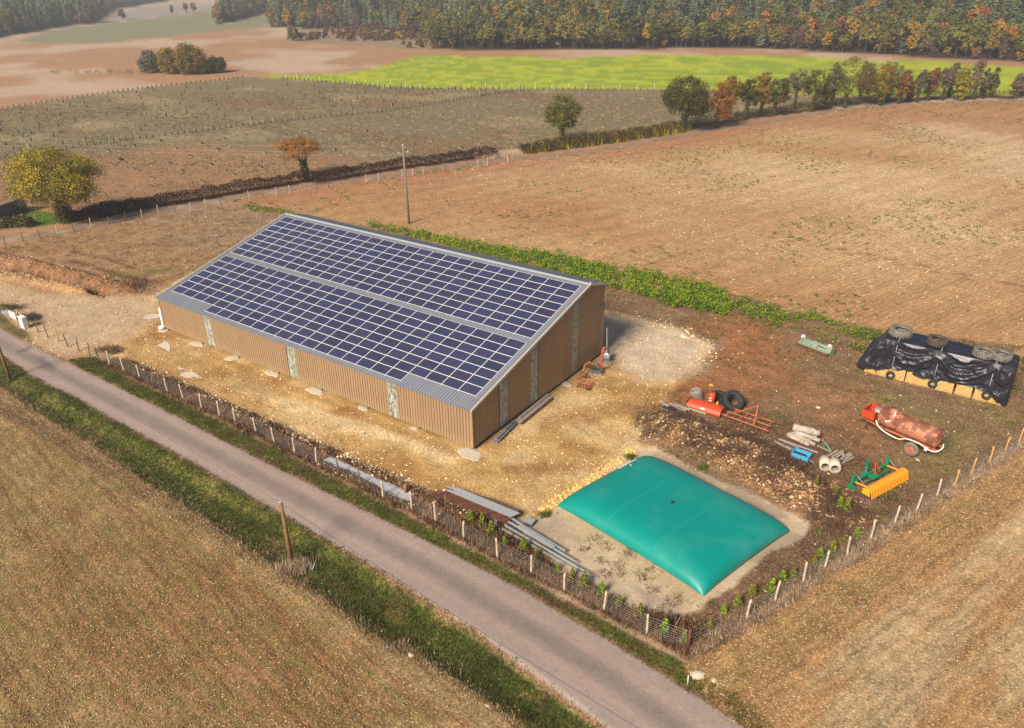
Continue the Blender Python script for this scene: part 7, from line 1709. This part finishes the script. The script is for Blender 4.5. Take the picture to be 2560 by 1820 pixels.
for (x, y), lb in zip([(735, 800), (845, 822)], ['left one of two concrete pipes', 'right one of two concrete pipes']):
    f_ = np.array(ZP(K_, [(x, y+20)])[0]); d = np.array(ZP(K_, [(x-8, y-90)])[0])-f_; d /= np.linalg.norm(d); c = f_+d*0.52
    pr = thing('concrete_pipe', lb+' lying on the dry grass', 'pipe', (c[0], c[1], zf(*c)+0.42), 'concrete pipes', math.atan2(d[1], d[0]))
    MB().lathe([(0.28, -0.52), (0.41, -0.52), (0.41, 0.42), (0.35, 0.46), (0.35, 0.52), (0.28, 0.52), (0.28, -0.52)], 28, (0, 0, 0), 'X').build('pipe_wall', 'pipe', pr)
gf = thing('green_frame', 'small green metal trestle beside the logs', 'trestle', tuple(G(1900+735/4.57, 1000+560/4.57, 0)), None)
o3 = np.array(gf.location); KP = lambda x, y, z: tuple(G(1900+x/4.57, 1000+y/4.57, z)-o3)
MB().beam(KP(650, 520, 0.05), KP(815, 592, 0.05), 0.07).build('foot', 'green_pale', gf); MB().beam(KP(735, 545, 0.08), KP(745, 480, 0.55), 0.08).build('post', 'green', gf); MB().beam(KP(745, 482, 0.55), KP(812, 585, 0.08), 0.07).build('brace', 'green_pale', gf)
gp = 'short planks heaped beside the concrete pipes'
for i, (a, b, z) in enumerate([((780, 640), (885, 575), .1), ((825, 648), (935, 585), .15), ((860, 665), (950, 600), .22), ((905, 690), (1030, 605), .25), ((940, 575), (955, 650), .5), ((935, 725), (1068, 650), .15), ((890, 700), (985, 640), .12), ((960, 690), (1050, 620), .3)]):
    A3, B3 = ZP(K_, [a, b], z); plank(A3, B3, 0.16, 0.05, 'plank', ['lowest left plank of the small heap', 'second plank of the small heap', 'third plank of the small heap beside the upright one', 'long plank crossing the small heap', 'short plank standing up in the small heap', 'rightmost grey plank of the small heap', 'inner short plank of the small heap', 'upper right plank of the small heap'][i], gp, z=z)

# ------------------------------------------------------------------ pale green mower in the back
ga_ = math.atan2(29.92-30.88, 56.91-53.65); gm = thing('old_mower', 'faded green rotary mower at the field edge left of the bales', 'farm implement', (55.35, 30.75, 0), None, ga_)
MB().tube([(-1.6, 0.1, 0.42), (1.65, 0.1, 0.42)], 0.40, 16).build('drum_hood', 'green_pale', gm)
MB().box((0, -0.42, 0.42), (3.2, 0.40, 0.06), rx=0.2).build('deck', 'green_pale', gm)
MB().box((0, -0.62, 0.20), (3.25, 0.10, 0.38)).build('front_plate', 'rust', gm)
MB().beam((-0.5, -0.5, 0.55), (-0.1, -0.1, 0.95), 0.14).beam((0.35, -0.45, 0.6), (-0.1, -0.1, 0.95), 0.12).build('hitch', 'steel', gm)
MB().beam((0.2, -0.25, 0.72), (1.5, -0.2, 0.55), 0.10, 0.08).build('drive_bar', 'rust', gm)
for x in (-1.45, 1.35):
    b_ = MB().box((x, -0.02, 0.95), (0.34, 0.04, 0.28), rx=-0.5).build('warning_board', 'white', gm); MB().box((x+0.06, -0.05, 0.94), (0.12, 0.045, 0.26), rx=-0.5, ry=0.3).build('stripe', 'redprint', b_)

# ------------------------------------------------------------------ gear on pallets by the gable
def pallet(loc, rz, label):
    r = thing('pallet', label, 'pallet', loc, None, rz)
    for y in (-0.48, -0.24, 0, 0.24, 0.48): MB().box((0, y, 0.13), (1.2, 0.12, 0.025)).build('slat', 'plank', r)
    for x in (-0.5, 0, 0.5): MB().box((x, 0, 0.06), (0.10, 1.0, 0.09)).build('bearer', 'plank', r)
    return r
pallet((40.45, 15.1, 0.01), 0.2, 'wooden pallet under the red mast near the gable'); pallet((40.0, 17.65, 0.01), 0.25, 'wooden pallet under the dark machine at the barn corner')
rm = thing('red_mast', 'red upright mast with black forks standing on a pallet', 'machine part', (40.5, 15.1, 0.15), None, 0.2)
MB().beam((0.25, 0.25, 0), (0.3, 0.35, 1.9), 0.20, 0.14).beam((0.3, 0.35, 1.9), (0.45, 0.5, 2.35), 0.22, 0.14).build('mast', 'orange', rm)
MB().box((0, 0, 0.12), (0.9, 0.7, 0.2)).box((0.05, 0.15, 0.4), (0.3, 0.4, 0.5)).build('base_unit', 'steel_dark', rm)
for y in (-0.2, 0.15): MB().beam((0.1, y, 0.45), (-1.1, y-0.3, 0.55), 0.08).build('fork', 'black', rm)
dm = thing('dark_machine', 'dark grey machine standing on the pallet at the barn corner', 'machine part', (40.0, 17.65, 0.15), None, 0.25)
MB().box((0, 0, 0.18), (0.9, 0.8, 0.34), taper=0.85).build('base', 'steel_dark', dm); MB().tube([(-0.1, 0, 0.3), (0, 0.05, 0.8), (0.15, 0.1, 1.1)], [0.36, 0.32, 0.14], 10).build('housing', 'steel_dark', dm); MB().lathe([(0.05, 0), (0.34, 0), (0.34, 0.07), (0.05, 0.07)], 16, (0.1, -0.38, 0.55), 'Y').build('flywheel', 'steel', dm)
rf = thing('curved_machine', 'rusty curved frame with a red shield left of the mast', 'machine part', (39.95, 13.55, 0), None, 0.3)
MB().tube([(0, 0, 0.0), (-0.05, 0.1, 0.6), (0, 0.25, 1.05), (0.25, 0.55, 1.25), (0.5, 0.7, 1.3)], 0.07, 8).build('curved_arm', 'orange_worn', rf); MB().box((0.25, 0.5, 1.3), (0.6, 0.22, 0.05), rz=0.8, ry=-0.3).build('shield', 'orange_worn', rf)
MB().lathe([(0.24, -0.04), (0.30, -0.04), (0.30, 0.04), (0.24, 0.04), (0.24, -0.04)], 18, (0, 0, 0.32), 'Y').build('ring', 'rust', rf); MB().beam((-0.3, -0.3, 0.06), (0.6, 0.3, 0.06), 0.09).build('foot', 'rust', rf)
cf = thing('rusty_cultivator', 'rusty cage-like cultivator on the yard in front of the gable', 'machine part', (40.85, 12.05, 0), None, 0.25)
for a, b in (((-0.6, -0.35, 0.08), (0.6, -0.35, 0.08)), ((-0.6, 0.35, 0.08), (0.6, 0.35, 0.08)), ((-0.6, -0.35, 0.85), (-0.6, 0.35, 0.85)), ((-0.6, -0.35, 0.08), (-0.6, -0.35, 0.85)), ((-0.6, 0.35, 0.08), (-0.6, 0.35, 0.85)), ((-0.6, -0.35, 0.85), (0.55, -0.3, 0.55)), ((-0.6, 0.35, 0.85), (0.55, 0.3, 0.55)), ((0.55, -0.3, 0.55), (0.6, -0.35, 0.08)), ((0.55, 0.3, 0.55), (0.6, 0.35, 0.08))): MB().beam(a, b, 0.07).build('bar', 'orange_worn', cf)
for i in range(5): MB().tube([(-0.45+0.24*i, -0.1, 0.75-0.05*i), (-0.40+0.24*i, -0.28, 0.4), (-0.5+0.24*i, -0.1, 0.05)], 0.03, 6).build('tine', 'rust', cf)
MB().lathe([(0.08, -0.06), (0.2, -0.06), (0.2, 0.06), (0.08, 0.06), (0.08, -0.06)], 14, (0.5, -0.35, 0.2), 'Y').build('wheel', 'rust', cf)
bd = MB().beam((0, 0, 0), (-0.55, 0.75, 2.75), 0.22, 0.05).build('leaning_board', 'post'); bd.location = (39.85, 18.15, 0.02); tag(bd, 'long pale board leaning against the far corner of the gable', 'board')
gp = 'dark planks stacked against the gable'
for i, (dx, z, l, n0) in enumerate([(0.0, 0.06, 3.1, 0.5), (0.25, 0.06, 3.0, 0.6), (0.05, 0.17, 3.0, 0.75), (0.28, 0.17, 2.9, 0.85), (0.12, 0.28, 2.9, 0.8)]):
    plank((39.68+dx-0.1, n0), (39.30+dx-0.1, n0+l), 0.24, 0.10, 'plank_dark', ['lowest dark plank nearest the gable', 'lowest dark plank on the yard side', 'middle dark plank nearest the gable', 'middle dark plank on the yard side', 'grey-violet top plank of the dark stack'][i], gp, z=z)
gp = 'pale planks stacked against the gable'
for i, (dx, z, l, n0) in enumerate([(0.0, 0.06, 4.9, 4.0), (0.26, 0.06, 4.9, 3.9), (0.5, 0.06, 4.8, 4.0), (0.08, 0.16, 4.8, 4.1), (0.34, 0.16, 4.9, 4.1), (0.0, 0.26, 4.6, 4.4)]):
    plank((39.35+dx, n0), (39.22+dx, n0+l), 0.24, 0.09, 'rust' if i == 2 else 'plank', ['bottom pale plank nearest the gable', 'bottom pale plank in the middle', 'reddish plank on the outer edge of the pale stack', 'second pale plank nearest the gable', 'second pale plank on the yard side', 'top pale plank of the long stack'][i], gp, z=z)

# ------------------------------------------------------------------ steel lengths by the roadside fence
gp = 'rusty bars of the stack by the roadside fence'
def bar(a, b, w, h, mat, label, group): plank_o = plank(a[:2], b[:2], w, h, mat, label, group, z=a[2], name='steel_bar'); plank_o['category'] = 'bar'
for i in range(9):
    y = -7.55+0.11*i; z = 0.35+0.05*(i % 3); bar((39.9+0.12*i, y, z), (46.2+0.03*i, y+0.35, z), 0.06, 0.06, 'rust', 'rusty brown bar of the stack between the mesh fence and the yard', gp)
for i, x in enumerate((40.8, 43.4, 45.6)): tag(MB().box((x, -6.95+0.08*i, 0.17), (0.18, 1.3, 0.30)).build('timber_block', 'plank_dark'), ['left', 'middle', 'right'][i]+' timber block under the rusty bars', 'block')
gp = 'pale tubes on the rusty stack'
for i in range(6):
    y = -6.75+0.10*i; bar((40.7+0.35*(i % 3), y, 0.50+0.02*i), (46.3+0.06*i, y+0.10, 0.50+0.02*i), 0.07, 0.07, 'steel', 'pale galvanised tube on top of the rusty stack', gp)
for i in range(4): bar((42.6+0.3*i, -6.15+0.07*i, 0.55), (46.4, -6.05+0.07*i, 0.55), 0.05, 0.05, 'rust' if i % 2 else 'steel_dark', 'dark bar at the back of the rusty stack, '+['first', 'second', 'third', 'fourth'][i]+' from the front', 'dark bars behind the pale tubes')
gp = 'galvanised profiles by the sand pad'
for i in range(10):
    off = 0.11*i; z = 0.10+0.08*((i*3) % 4); bar((46.2+0.2*(i % 3), -7.55+off, z), (50.6+0.28*(9-i) % 3+0.3, -8.35+off*1.02, z), 0.14 if i % 3 == 0 else 0.07, 0.07, 'steel', 'pale galvanised profile of the pile at the corner of the sand pad', gp)
bar((47.2, -6.95, 0.42), (50.2, -7.55, 0.42), 0.30, 0.05, 'steel', 'wide flat galvanised sheet on top of the profile pile', None)
gx = thing('grey_box', 'small grey box beside the galvanised profiles', 'box', (47.35, -6.05, 0.0), None, 0.1)
MB().box((0, 0, 0.14), (0.62, 0.5, 0.26)).build('body', 'steel_dark', gx); MB().box((0, 0, 0.29), (0.66, 0.54, 0.03)).build('lid', 'steel', gx)
tag(MB().tube([(41.9, -8.1, 0.0), (41.92, -8.08, 1.35)], 0.05, 6).build('wooden_stake', 'post_dark'), 'dark wooden stake standing among the rusty bars', 'stake')
tag(MB().tube([(38.3, -8.1, 0.0), (38.3, -8.1, 0.75)], 0.10, 8).build('rusty_pipe', 'orange_worn'), 'short orange rusty pipe standing at the end of the ditch water', 'pipe')
tag(MB().tube([(61.2, -12.2, 0.0), (61.15, -12.15, 0.6)], 0.025, 6).build('white_stake', 'white'), 'small white stake by the road below the fence corner', 'stake')

# ------------------------------------------------------------------ haze
hz_m = bpy.data.materials.new('haze_air'); hz_m.use_nodes = True; n_ = hz_m.node_tree.nodes; n_.remove(n_['Principled BSDF'])
pv = n_.new('ShaderNodeVolumePrincipled'); pv.inputs['Color'].default_value = (0.92, 0.94, 1.0, 1); pv.inputs['Density'].default_value = 0.00042; pv.inputs['Anisotropy'].default_value = 0.2
hz_m.node_tree.links.new(pv.outputs[0], n_['Material Output'].inputs['Volume']); MT['hazeair'] = hz_m
o = MB().box((70, -40, 28.75), (2700, 2700, 62.5)).build('haze', 'hazeair'); o['kind'] = 'stuff'
